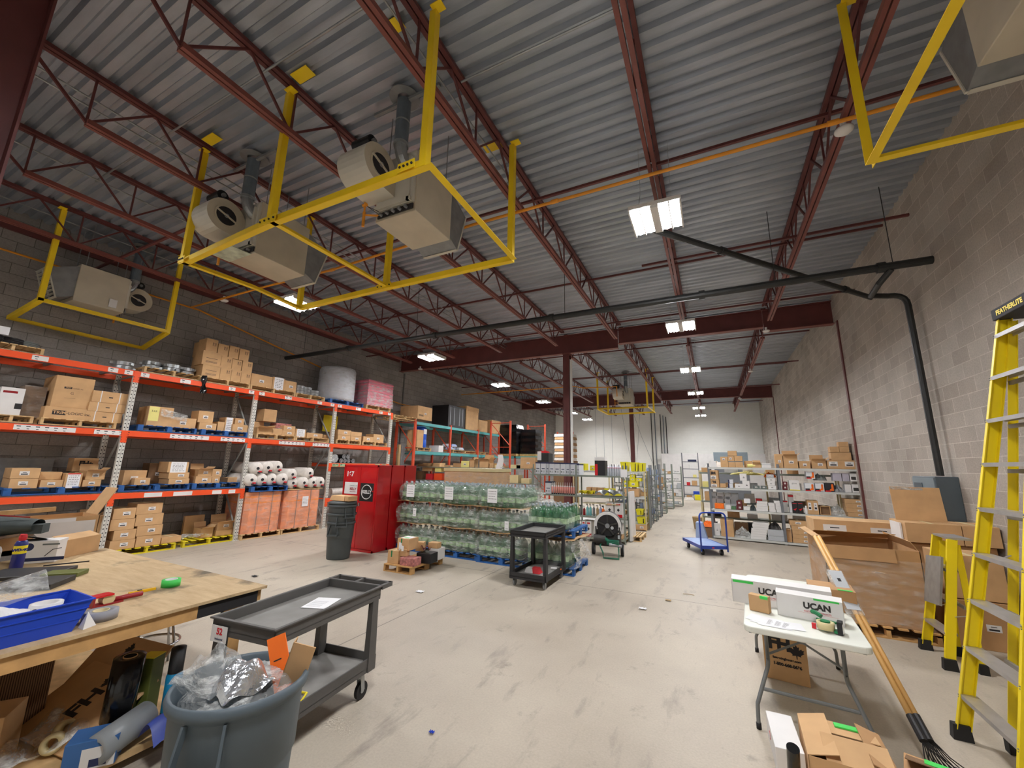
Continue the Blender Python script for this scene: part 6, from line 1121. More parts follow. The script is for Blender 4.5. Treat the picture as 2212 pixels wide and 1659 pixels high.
# ---------------- red cabinets ----------------
for i, y0 in enumerate((6.89, 7.33, 7.77)):
    r = thing('flammables_cabinet', (-7.72, y0, 0)); w, d, h = 1.05, .41, 1.85
    MB().box(0, w, .02, d, .0, h, 'cab_red').build('body', r, bevel=.006)
    for s, x0, x1 in ((0, .04, w/2-.004), (1, w/2+.004, w-.04)): MB().box(x0, x1, .0, .02, .06, h-.05, 'cab_red').build('door', r, bevel=.003)
    q = MB(); q.box(0, .03, -.002, .02, 0, h, 'cab_red'); q.box(w-.03, w, -.002, .02, 0, h, 'cab_red'); q.box(0, w, -.002, .02, h-.04, h, 'cab_red'); q.box(0, w, -.002, .02, 0, .05, 'cab_red'); q.build('door_frame', r)
    if i == 0:
        text('167', .15, 'white', r, (.2, -.003, 1.64), (1, 0, 0), (0, 0, 1), bold=.006)
        MB().box(.06, .46, -.003, 0, 1.2, 1.46, 'white').build('white_sign', r); text('CONTACT US', .035, 'slate', r, (.33, -.004, 1.38), (1, 0, 0), (0, 0, 1)); text('KELLY', .075, 'maroon', r, (.33, -.004, 1.31), (1, 0, 0), (0, 0, 1), bold=.003); text('INDUSTRIAL', .035, 'maroon', r, (.33, -.004, 1.25), (1, 0, 0), (0, 0, 1))
        MB().box(.55, .95, -.003, 0, 1.06, 1.45, 'black').build('black_sign', r); q = MB(); q.tube([(.75+.15*math.cos(t), -.004, 1.26+.15*math.sin(t)) for t in [.35+i2*(5.6/30) for i2 in range(31)]], .009, 'white', 6); q.build('sign_ring', r); text('KELLY', .1, 'white', r, (.76, -.006, 1.26), (1, 0, 0), (0, 0, 1), bold=.004); leaf(r, (.93, -.006, 1.28), (1, 0, 0), (0, 0, 1), .035, 'red')
    MB().box(w/2+.02, w/2+.05, -.02, 0, .95, 1.02, 'galv').build('latch', r)
    tag(r, ['glossy red cabinet numbered 167 facing the camera', 'second red cabinet directly behind the numbered one', 'third red cabinet, rearmost of the row'][i], 'cabinet')
# ---------------- waste cans ----------------
def can(name, R, H, k, label, loc, handles=True, rz=0, tilt=0):
    r = thing(name, loc, rz); q = MB(); q.lathe([(.01, .02), (R*.78, .02), (R*.8, 0), (R*.82, .02), (R*.9, H*.55), (R*.905, H*.57), (R*.935, H*.58), (R*.96, H*.9), (R*.975, H*.94)], k, n=48)
    q.lathe([(R*.94, H*.9), (R*.78, .04), (.01, .04)], k, n=48); q.build('body', r, True)
    q = MB(); q.lathe([(R*.95, H*.9), (R*.985, H*.93), (R*1.03, H*.935), (R*1.045, H*.965), (R*1.02, H*.995), (R*.985, H), (R*.955, H*.985), (R*.94, H*.9)], k, n=48); q.build('rim', r, True)
    if handles:
        for s in (0, PI):
            q = MB(); X = Matrix.Rotation(s, 4, 'Z'); y = R*.98
            pts = [(-.085, -y, H*.92), (-.075, -y-.055, H*.84), (-.105, -y-.04, H*.70), (-.10, -y-.035, H*.695)]; 
            for sx in (-1, 1): q.bar(X @ Vector((sx*.085, -y+.01, H*.92)), X @ Vector((sx*.10, -y-.045, H*.66)), .012, .03, k); q.bar(X @ Vector((sx*.1, -y-.045, H*.66)), X @ Vector((sx*.1, -y+.06, H*.66)), .014, .014, k)
            q.bar(X @ Vector((-.105, -y-.045, H*.66)), X @ Vector((.105, -y-.045, H*.66)), .035, .025, k); q.build('handle', r)
    return tag(r, label, 'waste bin')
bc = can('waste_bin', .30, .80, 'can_grey', 'large grey round waste can full of clear plastic in the foreground', (-2.27, 1.5, 0), rz=.56)
q = MB()
def heap(u, v):
    a = u*2*PI; rad = .27*v; z = .72+.09*(1-v*v)+.022*math.sin(a*4+v*7)+.01*math.sin(a*9+v*17)
    return (rad*math.cos(a), rad*math.sin(a), z)
q.sheet(heap, 60, 16, 'film_thick'); o = q.build('crumpled_film', smooth=False, loc=(-2.27, 1.5, 0)); tag(o, 'crumpled clear plastic wrap filling the foreground waste can', 'plastic film')
q = MB(); q.sheet(lambda u, v: (-.20+.30*u+.03*math.sin(v*7), -.16+.26*v, .78+.17*math.sin(PI*u)**.5*math.sin(PI*v)**.5*(.85+.15*math.sin(u*9+v*4))+.012*math.sin(u*8+v*17)), 30, 26, 'film_thick'); o = q.build('plastic_bag', smooth=True, loc=(-2.36, 1.46, 0)); tag(o, 'puffed clear plastic bag rising out of the foreground waste can', 'bag')
q = MB(); q.sheet(lambda u, v: (-.05+.22*u, -.12+.24*v, .8+.12*math.sin(PI*u)*math.sin(PI*v)**.5+.015*math.sin(u*13+v*8)), 20, 16, 'foil'); o = q.build('foil_wrap', smooth=False, loc=(-2.27, 1.45, -.01)); tag(o, 'shiny silvery wrap in the middle of the foreground waste can', 'foil')
q = MB(); X = Matrix.Translation((-2.17, 1.66, .74)) @ Matrix.Rotation(-.45, 4, 'Y') @ Matrix.Rotation(.5, 4, 'Z')
q.box(-.05, .05, -.003, .003, -.08, .22, 'orange_flyer', X); q.box(-.03, .012, -.0045, -.003, .1, .106, 'ink', X); q.box(-.03, .0, -.0045, -.003, .05, .055, 'ink', X); tag(q.build('orange_card'), 'bright orange printed card sticking out of the waste can', 'card')
q = MB(); X = Matrix.Translation((-2.12, 1.68, .74)) @ Matrix.Rotation(.35, 4, 'Y') @ Matrix.Rotation(.6, 4, 'Z'); q.box(-.06, .06, -.003, .003, -.08, .2, 'kraft', X); q.box(-.06, -.055, -.003, .05, -.08, .2, 'kraft', X); tag(q.build('cardboard_piece'), 'folded cardboard piece beside the orange card in the can', 'cardboard')
for i in range(3):
    can('waste_bin', .275 if i else .27, .72, 'can_dark', 'dark grey waste can in the nested stack, %s' % ['bottom one standing on the floor', 'middle one', 'uppermost one'][i], (-6.95, 6.25, .0+.165*i), rz=.35+.5*i)
r = thing('can_cover', (-6.95, 6.25, 1.06)); MB().lathe([(.01, .06), (.2, .06), (.27, .045), (.28, .0), (.27, 0)], 'can_dark', n=36).build('lid_disc', r, True); tag(r, 'dark grey lid on the nested waste cans under the paper sack', 'lid')
q = MB(); q.frustum((0, .42, 0, .3), (.02, .40, .03, .28), 0, .1, 'kraft'); q.box(.42, .52, .02, .26, .0, .1, 'kraft'); o = q.build('paper_sack', bevel=.01, loc=(-7.17, 6.08, 1.125)); tag(o, 'brown paper sack lying on top of the waste can stack', 'sack')
# ---------------- wrapped jugs ----------------
jr = thing('jug'); q = MB(); q.lathe([(.01, 0), (.078, 0), (.083, .01), (.083, .24), (.07, .31), (.03, .36), (.02, .375), (.02, .39)], 'jug', n=18); q.build('body', jr, True)
MB().lathe([(.024, .385), (.025, .42), (.001, .425)], 'cap_grey', n=12).build('cap', jr, True); MB().lathe([(.0842, .1), (.0842, .19)], 'jug_label', n=18).build('label_band', jr, True)
first = [True]; PITCH = .172
def jugs(x0, y0, z, cols, rows, label, group, skip=lambda c, r_: False):
    for c in range(cols):
        for w_ in range(rows):
            if skip(c, w_): continue
            o = jr if first[0] else copy_tree(jr); first[0] = False
            o.location = (x0+.09+.03*(6-cols > 0)+c*PITCH+(.515-.5*5*PITCH-.085)*(cols == 6), y0+.09+w_*.17, z); o.rotation_euler.z = random.uniform(0, 6); tag(o, label, 'jug', group)
px = [(-6.56, 7.5), (-5.47, 7.44), (-4.38, 7.38)]
for i, (x, y) in enumerate(px):
    nm = ['leftmost', 'middle', 'right-hand'][i]
    tag(pallet(thing('blue_pallet', (x, y, .001)), 1.06, 1.0, 'blue'), 'blue pallet under the %s stack of wrapped green jugs' % nm, 'pallet')
    for l, z in enumerate((.13, .60, 1.07)):
        ll = ['bottom', 'middle', 'top'][l]; PITCH = (.166, .17, .158)[l]
        jugs(x, y, z+.004, 6, 5 if l == 2 else 2, 'green-tinted jug with grey cap, %s layer of the %s wrapped stack' % (ll, nm), 'jugs, %s layer, %s stack' % (ll, nm))
        q = MB(); q.sheet(lambda u, v: (-.015+1.09*u, -.02+(1.0 if l == 2 else .42)*v, .012*math.sin(u*9+v*4)), 10, 6, 'kraft') if l else None
        if l: tag(q.build('layer_sheet', loc=(x, y, z-.008), solid=.004), 'cardboard sheet under the %s jug layer, %s stack' % (ll, nm), 'cardboard')
        q = MB(); n = 26
        def wrapf(u, v, l=l):
            t = u*4; s = int(min(t, 3.999)); f = t-s; dep = 1.0 if l == 2 else .38; bul = .03*math.sin(PI*v)+.008*math.sin(u*60+v*7); R = (-.01, .0, -.03)[l]+bul
            c = [(-R, -R), (1.06+R, -R), (1.06+R, dep+R), (-R, dep+R), (-R, -R)]
            a, b2 = c[s], c[s+1]; k = 1 if v < .7 else 1-.12*((v-.7)/.3)**2
            xx = a[0]+(b2[0]-a[0])*f; yy = a[1]+(b2[1]-a[1])*f
            return (.53+(xx-.53)*k, dep/2+(yy-dep/2)*k, .0+.40*v)
        q.sheet(wrapf, 64, 10, 'film_jug'); tag(q.build('stretch_wrap', smooth=True, loc=(x, y, z+.004)), 'clear shrink wrap around the %s jug layer, %s stack' % (ll, nm), 'plastic wrap')
    scribble(o := thing('notice'), .18, .40, 0, .27, 0, 4); o.location = (x+.08, y-.06, 1.16); tag(o, 'white notice sheet on the top of the %s jug stack' % nm, 'notice')
for (x, y, z) in ((-6.1, 7.46, .75), (-3.72, 7.32, .66)):
    q = MB(); q.box(0, .09, 0, .002, 0, .17, 'paper'); q.box(.02, .07, -.001, 0, .03, .035, 'ink'); q.box(.02, .07, -.001, 0, .12, .125, 'ink'); tag(q.build('label_tag', loc=(x, y, z)), 'small white tag on the wrapped jugs, %s stack, middle layer' % ('leftmost' if x < -5 else 'right-hand'), 'tag')
X4, Y4 = -3.27, 7.28
tag(pallet(thing('blue_pallet', (X4, Y4, .001), .03), .95, 1.0, 'blue'), 'blue pallet on the floor under the fourth, cart-side jug stack', 'pallet')
jugs(X4, Y4, .13, 5, 5, 'green-tinted jug in the lower layer behind the black cart', 'jugs, lower layer behind the cart', lambda c, w_: 0 < c < 4 and w_ > 1)
tag(MB().sheet(lambda u, v: (-.04+1.02*u, -.04+1.06*v, .02*math.sin(u*7+v*5)), 12, 10, 'kraft').build('layer_sheet', loc=(X4, Y4, .60), solid=.004), 'wavy cardboard sheet on the lower jugs behind the black cart', 'cardboard')
tag(pallet(thing('blue_pallet', (X4, Y4+.02, .635), .03), .95, 1.0, 'blue'), 'upper blue pallet resting on the lower jugs behind the cart', 'pallet')
jugs(X4, Y4+.02, .77, 5, 5, 'green-tinted jug on the upper blue pallet behind the cart', 'jugs on the upper blue pallet')
q = MB(); q.sheet(lambda u, v: (1.0*u-.02+.03*math.sin(v*9), -.05-.05*math.sin(PI*v)+.02*math.sin(u*19), .45*v), 20, 10, 'film_soft'); q.sheet(lambda u, v: (.96+.05*math.sin(v*6+u*8)+.03*math.sin(u*15), -.02+1.0*u, .45*v), 20, 10, 'film_thick'); tag(q.build('stretch_wrap', smooth=True, loc=(X4, Y4, .14)), 'loose clear wrap around the lower jugs behind the cart', 'plastic wrap')
q = MB(); q.sheet(lambda u, v: (-.04+1.02*u, -.05+.5*v*(.3+.7*math.sin(PI*min(1, u*1.1)))-.03*math.sin(u*13), .02+.42*math.sin(PI*.5*v)*(1-.35*u)), 26, 12, 'film_soft'); tag(q.build('stretch_wrap', smooth=True, loc=(X4, Y4, .77)), 'clear wrap half pulled over the upper jugs behind the cart', 'plastic wrap')
crumple('plastic_bag', 'GS', -1.15+.0, -3.1, 1.19, .4, .3, .09, 'film_thick', 'folded clear wrap lying on the upper jugs', seed=21)
# ---------------- small pallet with opened cartons ----------------
FR['PL'] = ((-5.45, 5.93), (.98, .17)); pw = thing('wooden_pallet'); pallet(pw, .62, .95, 'wood_old'); pw.location = (-5.45, 5.95, .001); pw.rotation_euler.z = .02; tag(pw, 'low pale wooden pallet with opened cartons, before the jugs', 'pallet')
for i, (x, y, z, w, d, h, k, op, rz, lb) in enumerate((( -5.42, 6.0, .127, .24, .3, .22, 'kraft', '', .05, 'lower left carton with green tape on the small wooden pallet'), (-5.3, 6.1, .35, .26, .28, .2, 'kraft', '', .02, 'upper carton with green-marked paper on the small wooden pallet'), (-5.12, 5.99, .127, .3, .22, .13, 'redwhite', '', .05, 'low box with red print at the front of the small wooden pallet'), (-4.99, 6.28, .127, .3, .25, .17, 'black', '', .1, 'black carton in the middle of the small wooden pallet'), (-4.95, 6.6, .127, .2, .25, .2, 'white', '', .1, 'white carton at the rear of the small wooden pallet'), (-4.98, 6.6, .33, .2, .15, .1, 'kraft', '', .1, 'little brown box on the white carton'), (-5.08, 6.35, .3, .15, .15, .16, 'kraft', '', .4, 'tilted brown carton in the middle of the pile'), (-5.22, 6.05, .26, .16, .12, .12, 'kraft', '', .1, 'small open box with white tissue'))):
    o = carton(w, d, h, k, op, 'cardboard_box'); o.location = (x, y, z+.001); o.rotation_euler.z = rz
    if i in (0, 1): MB().box(w*.3, w*.42, -.001, 0, h*.5, h, 'greenplastic').build('green_tape', o)
    if i == 1: MB().box(.03, w-.03, .05, .25, h+.002, h+.004, 'paper').build('paper_note', o); MB().box(.08, w-.06, .07, .12, h+.004, h+.005, 'tape_green').build('green_mark', o)
    tag(o, lb, 'carton')
q = MB(); q.sheet(lambda u, v: (.12*u, .03*math.sin(u*6), .14*v*(1-.4*u)), 6, 6, 'paper'); tag(q.build('tissue', loc=(-5.2, 6.03, .36)), 'white tissue poking out of the small open box', 'tissue')
q = MB(); q.sheet(lambda u, v: (.16*u, .14*v, .08+.04*math.sin(u*8+v*5)), 6, 6, 'darkred'); tag(q.build('dark_wrapper', loc=(-4.95, 6.32, .3)), 'dark red wrapper on the black carton', 'wrapper')
# ---------------- utility carts ----------------
def cart(label, loc, rz, w, L, H, k, ktray, zl=.2, wheel=.05, tray_d=.07, handle=False):
    r = thing('utility_cart', loc, rz); t = .012
    for nm, z in (('upper_tray', H), ('lower_tray', zl+tray_d+.03)):
        q = MB(); q.box(-w/2, w/2, -L/2, L/2, z-tray_d, z-tray_d+t, k)
        for a in ((-w/2, -w/2+t, -L/2, L/2), (w/2-t, w/2, -L/2, L/2), (-w/2, w/2, -L/2, -L/2+t), (-w/2, w/2, L/2-t, L/2)): q.box(a[0], a[1], a[2], a[3], z-tray_d-.03, z, k)
        if nm == 'upper_tray':
            for a in ((-w/2-.015, -w/2+.01, -L/2-.015, L/2+.015), (w/2-.01, w/2+.015, -L/2-.015, L/2+.015), (-w/2, w/2, -L/2-.015, -L/2+.01), (-w/2, w/2, L/2-.01, L/2+.015)): q.box(a[0], a[1], a[2], a[3], z-.008, z+.004, k)
        o = q.build(nm, r, bevel=.003); MB().box(-w/2+t+.01, w/2-t-.01, -L/2+t+.01, L/2-t-.01, z-tray_d+t, z-tray_d+t+.001, ktray).build('tray_floor', o)
    if handle:
        q = MB(); q.box(-w/2-.01, w/2+.01, L/2+.11, L/2+.14, H-.03, H+.005, k); q.box(-w/2-.015, -w/2+.015, L/2, L/2+.14, H-.03, H+.005, k); q.box(w/2-.015, w/2+.015, L/2, L/2+.14, H-.03, H+.005, k); q.box(-.015, .015, L/2, L/2+.14, H-.03, H+.005, k); q.build('handle', r)
    for sx in (-1, 1):
        for sy in (-1, 1):
            q = MB(); x, y = sx*(w/2-.02), sy*(L/2-.06); q.frustum((x-.028, x+.028, y-.045, y+.045), (x-.022, x+.022, y-.035, y+.035), zl-.0, H-tray_d-.02, k); q.build('leg', r)
            c = thing('caster'); c.parent = r; c.location = (sx*(w/2-.05), sy*(L/2-.1), 0)
            MB().cyl((-.014, 0, wheel), (.014, 0, wheel), wheel, 'rubber' if wheel > .055 else 'galv_dull', 24).build('wheel', c); q = MB()
            for s in (-1, 1): q.bar((s*.02, 0, wheel), (s*.02, -.02, zl), .004, .04, 'galv')
            q.box(-.035, .035, -.05, .03, zl-.008, zl, 'galv'); q.cyl((-.018, 0, wheel), (.018, 0, wheel), .02, 'galv', 10); q.build('fork', c)
    return tag(r, label, 'cart')
cb_ = cart('black two-shelf utility cart in front of the wrapped jugs', (-2.76, 6.74, 0), .0, .62, .98, .86, 'cart_black', 'tray_worn', .12, .05)
cg_ = cart('dark grey two-shelf utility cart beside the workbench', (-2.93, 2.38, 0), .10, .58, 1.05, .84, 'cart_grey', 'tray_worn', .2, .065, .075, handle=True)
MB().box(-.27, -.12, -.541, -.538, .70, .80, 'white').build('label_sticker', cg_); text('52', .055, 'redink', cg_, (-.19, -.542, .765), (1, 0, 0), (0, 0, 1), bold=.002); text('Industrial', .02, 'navy', cg_, (-.19, -.542, .72), (1, 0, 0), (0, 0, 1))
r = thing('paper_sheet', (-2.93, 2.5, .781), .35); MB().box(-.09, .11, -.12, .13, 0, .001, 'paper').build('sheet', r); q = MB()
for i in range(7): q.box(-.07, .05, -.08+.02*i, -.078+.02*i, .001, .0014, 'galv_dull')
q.build('handwriting', r); tag(r, 'white handwritten sheet on the upper tray of the grey cart', 'paper')
q = MB(); q.tube([(-.12, .1, 0), (.02, .12, .006), (.08, .02, .0), (-.02, -.12, .004), (-.1, -.2, 0)], .008, 'wd_yellow', 6); tag(q.build('yellow_strap', loc=(-2.78, 2.2, .25)), 'yellow strap lying on the lower tray of the grey cart', 'strap')
q = MB(); q.frustum((-.13, .13, -.07, .07), (-.11, .09, -.05, .05), 0, .07, 'white'); q.frustum((.02, .14, -.075, .075), (.0, .1, -.05, .05), .001, .085, 'redink'); tag(q.build('white_red_pouch', loc=(-2.8, 6.6, .165)), 'white and red packet on the lower tray of the black cart', 'packet')
q = MB(); q.cyl((0, 0, 0), (.1, .02, 0), .018, 'white', 10); q.box(.12, .18, 0, .03, -.01, .01, 'orange_flyer'); tag(q.build('small_roll', loc=(-2.62, 6.95, .18)), 'little white roll on the lower tray of the black cart', 'roll')
# ---------------- blue platform trolley ----------------
r = thing('platform_trolley', (-.36, 10.42, 0), .42); w, L = .58, 1.05
MB().box(0, w, 0, L, .2, .215, 'deck_blue').build('deck', r); q = MB()
for a in ((-.01, .015, 0, L), (w-.015, w+.01, 0, L), (0, w, -.01, .015), (0, w, L-.015, L+.01)): q.box(a[0], a[1], a[2], a[3], .15, .218, 'trolley_blue')
q.build('deck_frame', r); q = MB(); q.tube([(-.0, -.02, .1)]+[(0, -.02, .82)]+arc3((0, -.02, .82), (0, -.02, .93), (.11, -.02, .93))+arc3((w-.11, -.02, .93), (w, -.02, .93), (w, -.02, .82))+[(w, -.02, .1)], .018, 'trolley_blue', 10); q.build('handle', r, True)
for x in (.08, w-.08):
    for y in (.12, L-.12):
        c = thing('caster'); c.parent = r; c.location = (x, y, 0); MB().cyl((-.02, 0, .062), (.02, 0, .062), .062, 'rubber', 24).build('wheel', c); q = MB(); q.cyl((-.022, 0, .062), (.022, 0, .062), .028, 'galv', 12); q.box(-.03, -.026, -.02, .02, .05, .15, 'galv'); q.box(.026, .03, -.02, .02, .05, .15, 'galv'); q.build('fork', c)
MB().box(w*.42, w*.5, -.011, -.01, .165, .19, 'redink').build('badge', r)
tag(r, 'blue platform trolley with tubular handle in the aisle mouth', 'trolley')
# ---------------- drum drain machine ----------------
r = thing('drain_machine', (-2.2, 9.42, 0), .12)
q = MB(); X = Matrix.Translation((0, .12, .62)); q.cyl((0, -.12, 0), (0, .14, 0), .27, 'drum_dark', 36, X=X); q.cyl((0, -.14, 0), (0, -.12, 0), .23, 'ink', 32, X=X); q.build('drum', r)
q = MB(); n = 24
for a0, a1, k in ((-.35, PI+.35, 'white'),):
    vs = []; 
    for i in range(n+1):
        a = a0+(a1-a0)*i/n
        for rad in (.235, .30): vs.append((rad*math.cos(a), -.03, .62+rad*math.sin(a)))
    q.add(vs, [(2*i, 2*i+1, 2*i+3, 2*i+2) for i in range(n)], k); vs2 = [(x, y+.2, z) for x, y, z in vs]; q.add([v for i in range(n+1) for v in (vs[2*i+1], vs2[2*i+1])], [(2*i, 2*i+1, 2*i+3, 2*i+2) for i in range(n)], 'drum_dark')
q.build('drum_shield', r)
q = MB()
for i in range(5): a = i*2*PI/5+.3; q.bar((.04*math.cos(a), -.045, .62+.04*math.sin(a)), (.22*math.cos(a), -.045, .62+.22*math.sin(a)), .035, .02, 'drum_dark', up=(0, 1, 0))
q.cyl((0, -.07, .62), (0, -.02, .62), .05, 'galv_dull', 16); q.cyl((.1, -.05, .58), (.1, -.045, .58), .035, 'silver', 12); q.build('drum_spider', r)
q = MB(); q.box(-.27, -.24, -.05, .2, .2, .6, 'drum_dark'); q.box(.24, .27, -.05, .2, .2, .6, 'drum_dark'); q.box(-.27, .27, .0, .2, .18, .42, 'drum_dark'); q.cyl((-.3, -.1, .35), (-.05, -.08, .33), .09, 'drum_dark', 18); q.build('body', r)
q = MB(); q.box(.0, .25, -.25, -.1, .26, .34, 'green_paint'); q.cyl((.05, -.28, .27), (.3, -.2, .23), .03, 'galv_dull', 12); q.tube([(-.05, -.12, .36), (.05, -.2, .3), (.14, -.25, .28)], .035, 'green_paint', 10); q.build('cable_feed', r)
q = MB(); q.tube([(-.15, .1, .25), (-.14, -.3, .23), (-.07, -.4, .12), (-.06, -.42, .02), (.26, -.42, .02), (.25, -.3, .2), (.2, .1, .25)], .016, 'green_paint', 8); q.tube([(-.06, -.42, .02), (.26, -.42, .02)], .016, 'green_paint', 8); q.build('stand', r)
for x in (-.32, .30): q = MB(); q.cyl((x-.03, .0, .13), (x+.03, .0, .13), .13, 'rubber', 28); q.cyl((x-.034, .0, .13), (x+.034, .0, .13), .06, 'galv_dull', 16); q.build('wheel', r)
MB().box(.22, .26, -.07, -.065, .36, .44, 'silver').build('label_sticker', r)
tag(r, 'dark drum drain-cleaning machine on green stand with wheels', 'drain machine')
# ---------------- white folding table and its things ----------------
ft = thing('folding_table', (.57, 4.66, 0), -.075); w, L, H = .76, 1.78, .74
def rounded(w, L, rad, n=6):
    p = []
    for cx, cy, a0 in ((w/2-rad, L/2-rad, 0), (-w/2+rad, L/2-rad, PI/2), (-w/2+rad, -L/2+rad, PI), (w/2-rad, -L/2+rad, 1.5*PI)):
        for i in range(n+1): a = a0+i*PI/2/n; p.append((cx+rad*math.cos(a), cy+rad*math.sin(a)))
    return p
def plate(q, poly, z0, z1, k):
    n = len(poly); q.add([(x, y, z0) for x, y in poly]+[(x, y, z1) for x, y in poly], [tuple(range(n-1, -1, -1)), tuple(range(n, 2*n))]+[(i, (i+1) % n, (i+1) % n+n, i+n) for i in range(n)], k)
q = MB(); plate(q, rounded(w, L, .06), H-.045, H, 'plastic_white'); q.build('tabletop', ft, bevel=.008)
for s in (-1, 1):
    for x in (-.24, .24):
        q = MB(); q.tube([(x, s*.62, H-.045)]+[(x, s*.62, .45)]+arc3((x, s*.62, .45), (x, s*.62, .4), (x*1.08, s*.64, .36))+arc3((x*1.4, s*.73, .16), (x*1.42, s*.75, .1), (x*1.42, s*.75, .02)), .0145, 'leg_grey', 10); q.cyl((x*1.42, s*.75, 0), (x*1.42, s*.75, .04), .018, 'ink', 10); q.build('leg', ft, True)
    MB().cyl((-.3, s*.68, .25), (.3, s*.68, .25), .013, 'leg_grey', 10).build('crossbar', ft)
    q = MB(); q.tube([(-.24, s*.62, .48), (0, s*.45, .56), (.24, s*.62, .48)], .009, 'leg_grey', 8); q.tube([(0, s*.45, .56), (0, s*.12, H-.05)], .009, 'leg_grey', 8); q.cyl((-.03, s*.45, .56), (.03, s*.45, .56), .016, 'galv', 8); q.build('folding_brace', ft)
for x in (-.34, .34): MB().box(x-.01, x+.01, -L/2+.08, L/2-.08, H-.07, H-.045, 'leg_grey').build('side_rail', ft)
tag(ft, 'white plastic folding table with bent grey tube legs', 'table')
def ucan(label, loc, rz, w, d, h):
    r = thing('fastener_box', loc, rz); q = MB(); q.box(0, w, 0, .003, 0, h, 'white'); q.box(0, w, d-.003, d, 0, h, 'white'); q.box(0, .003, 0, d, 0, h, 'white'); q.box(w-.003, w, 0, d, 0, h, 'white'); q.box(.004, w-.004, .004, d-.004, 0, h*.6, 'white'); q.build('box_body', r)
    q = MB(); q.bar((w/2, .0, h), (w/2, d*.6, h+.02), w, .002, 'white'); q.bar((w*.9, d, h), (w*.9, d*.4, h+.012), w*.2, .002, 'white'); q.build('lid_flap', r)
    sx = w*.62 if w < .5 else w*.42
    text('UCAN', h*.36, 'drum_dark', r, (sx, -.001, h*.62), (1, 0, 0), (0, 0, 1), bold=.003); text('FASTENING PRODUCTS', h*.095, 'redink', r, (sx, -.001, h*.38), (1, 0, 0), (0, 0, 1)); MB().box(sx-h*.75, sx+h*.75, -.0008, 0, h*.31, h*.315, 'redink').build('printed_rule', r)
    return tag(r, label, 'box'), r
_, r = ucan('long white fastener box, rear left on the folding table', (.08, 4.40, .742), -.1, .72, .14, .19); MB().box(.01, .17, -.001, .001, .165, .185, 'tape_green').build('green_tape', r)
_, r = ucan('white fastener box with full lettering, front right on the folding table', (.395, 4.2, .742), -.17, .43, .11, .17); MB().box(.25, .41, -.001, .001, .155, .168, 'tape_green').build('green_tape', r)
o = carton(.145, .07, .125, 'kraft', '', 'small_carton'); o.location = (.195, 4.215, .742); o.rotation_euler.z = -.35; MB().box(.085, .143, -.001, .02, .105, .127, 'tape_green').build('green_tape', o); tag(o, 'small plain brown box standing on the folding table\'s left side', 'carton')
o = carton(.32, .28, .17, 'kraft2', '', 'cardboard_box'); o.location = (.68, 4.55, .742); o.rotation_euler.z = -.1; MB().box(.2, .3, .0, .03, .171, .174, 'tape_green').build('green_tape', o); tag(o, 'brown carton at the right edge of the folding table', 'carton')
r = thing('paper_sheet', (.3, 3.97, .742), -.25)
q = MB()
for i, (dx, dy, a) in enumerate(((0, 0, 0), (.05, -.02, .15), (-.03, .03, -.1), (.12, .01, .3))): q.box(-.11, .11, -.08, .08, i*.0006, i*.0006+.0005, 'paper', Matrix.Translation((dx, dy, 0)) @ Matrix.Rotation(a, 4, 'Z'))
q.build('sheets', r); q = MB(); rn = random.Random(3)
for i in range(9):
    for j in range(3): q.box(.0+j*.05, .0+j*.05+rn.uniform(.02, .04), -.055+i*.013, -.053+i*.013, .0026, .003, 'ink')
q.build('handwriting', r); tag(r, 'loose white handwritten sheets on the front of the folding table', 'paper')
r = thing('tape_dispenser', (.67, 3.97, .742), -.3); MB().lathe([(.036, .015), (.055, .015), (.055, .063), (.036, .063), (.036, .015)], 'clip_tan', n=28).build('tape_roll', r, True)
q = MB(); q.cyl((0, 0, .01), (0, 0, .07), .03, 'greenplastic', 18); q.box(-.06, .1, .035, .06, .05, .062, 'greenplastic'); q.tube([(-.03, .07, .075), (-.07, .09, .09), (-.09, .11, .085)], .016, 'greenplastic', 8); q.box(.05, .1, -.03, .03, .005, .02, 'greenplastic'); q.build('frame', r)
q = MB(); q.box(.07, .1, -.035, .035, .0, .085, 'ink'); q.box(.101, .103, -.03, .03, .01, .07, 'white'); q.build('blade_guard', r); MB().box(-.085, -.06, -.01, .01, 0, .035, 'redink').build('red_tab', r); tag(r, 'green and black packing tape dispenser on the folding table', 'tape dispenser')
o = carton(.34, .30, .46, 'kraft', '', 'cardboard_box'); o.location = (.31, 4.86, .001); o.rotation_euler.z = -.12
text('FH', .15, 'ink', o, (.13, -.0015, .31), (1, 0, 0), (0, 0, 1), bold=.008); leaf(o, (.26, -.0015, .27), (1, 0, 0), (0, 0, 1), .12); text('fasteninghouse.com', .028, 'ink', o, (.18, -.0015, .19), (1, 0, 0), (0, 0, 1), bold=.001); text('1-800-668-0636', .034, 'ink', o, (.18, -.0015, .14), (1, 0, 0), (0, 0, 1), bold=.002)
q = MB(); q.bar((.17, 0, .46), (.17, -.01, .58), .34, .004, 'kraft', up=(0, 1, 0)); q.build('front_flap', o); q = MB(); q.bar((.34, .15, .46), (.42, .15, .54), .004, .3, 'kraft', up=(0, 1, 0)); q.build('side_flap', o); MB().box(.02, .1, -.013, -.008, .50, .55, 'tape_green').build('green_tape', o)
tag(o, 'tall open carton with black FH lettering under the folding table', 'carton')
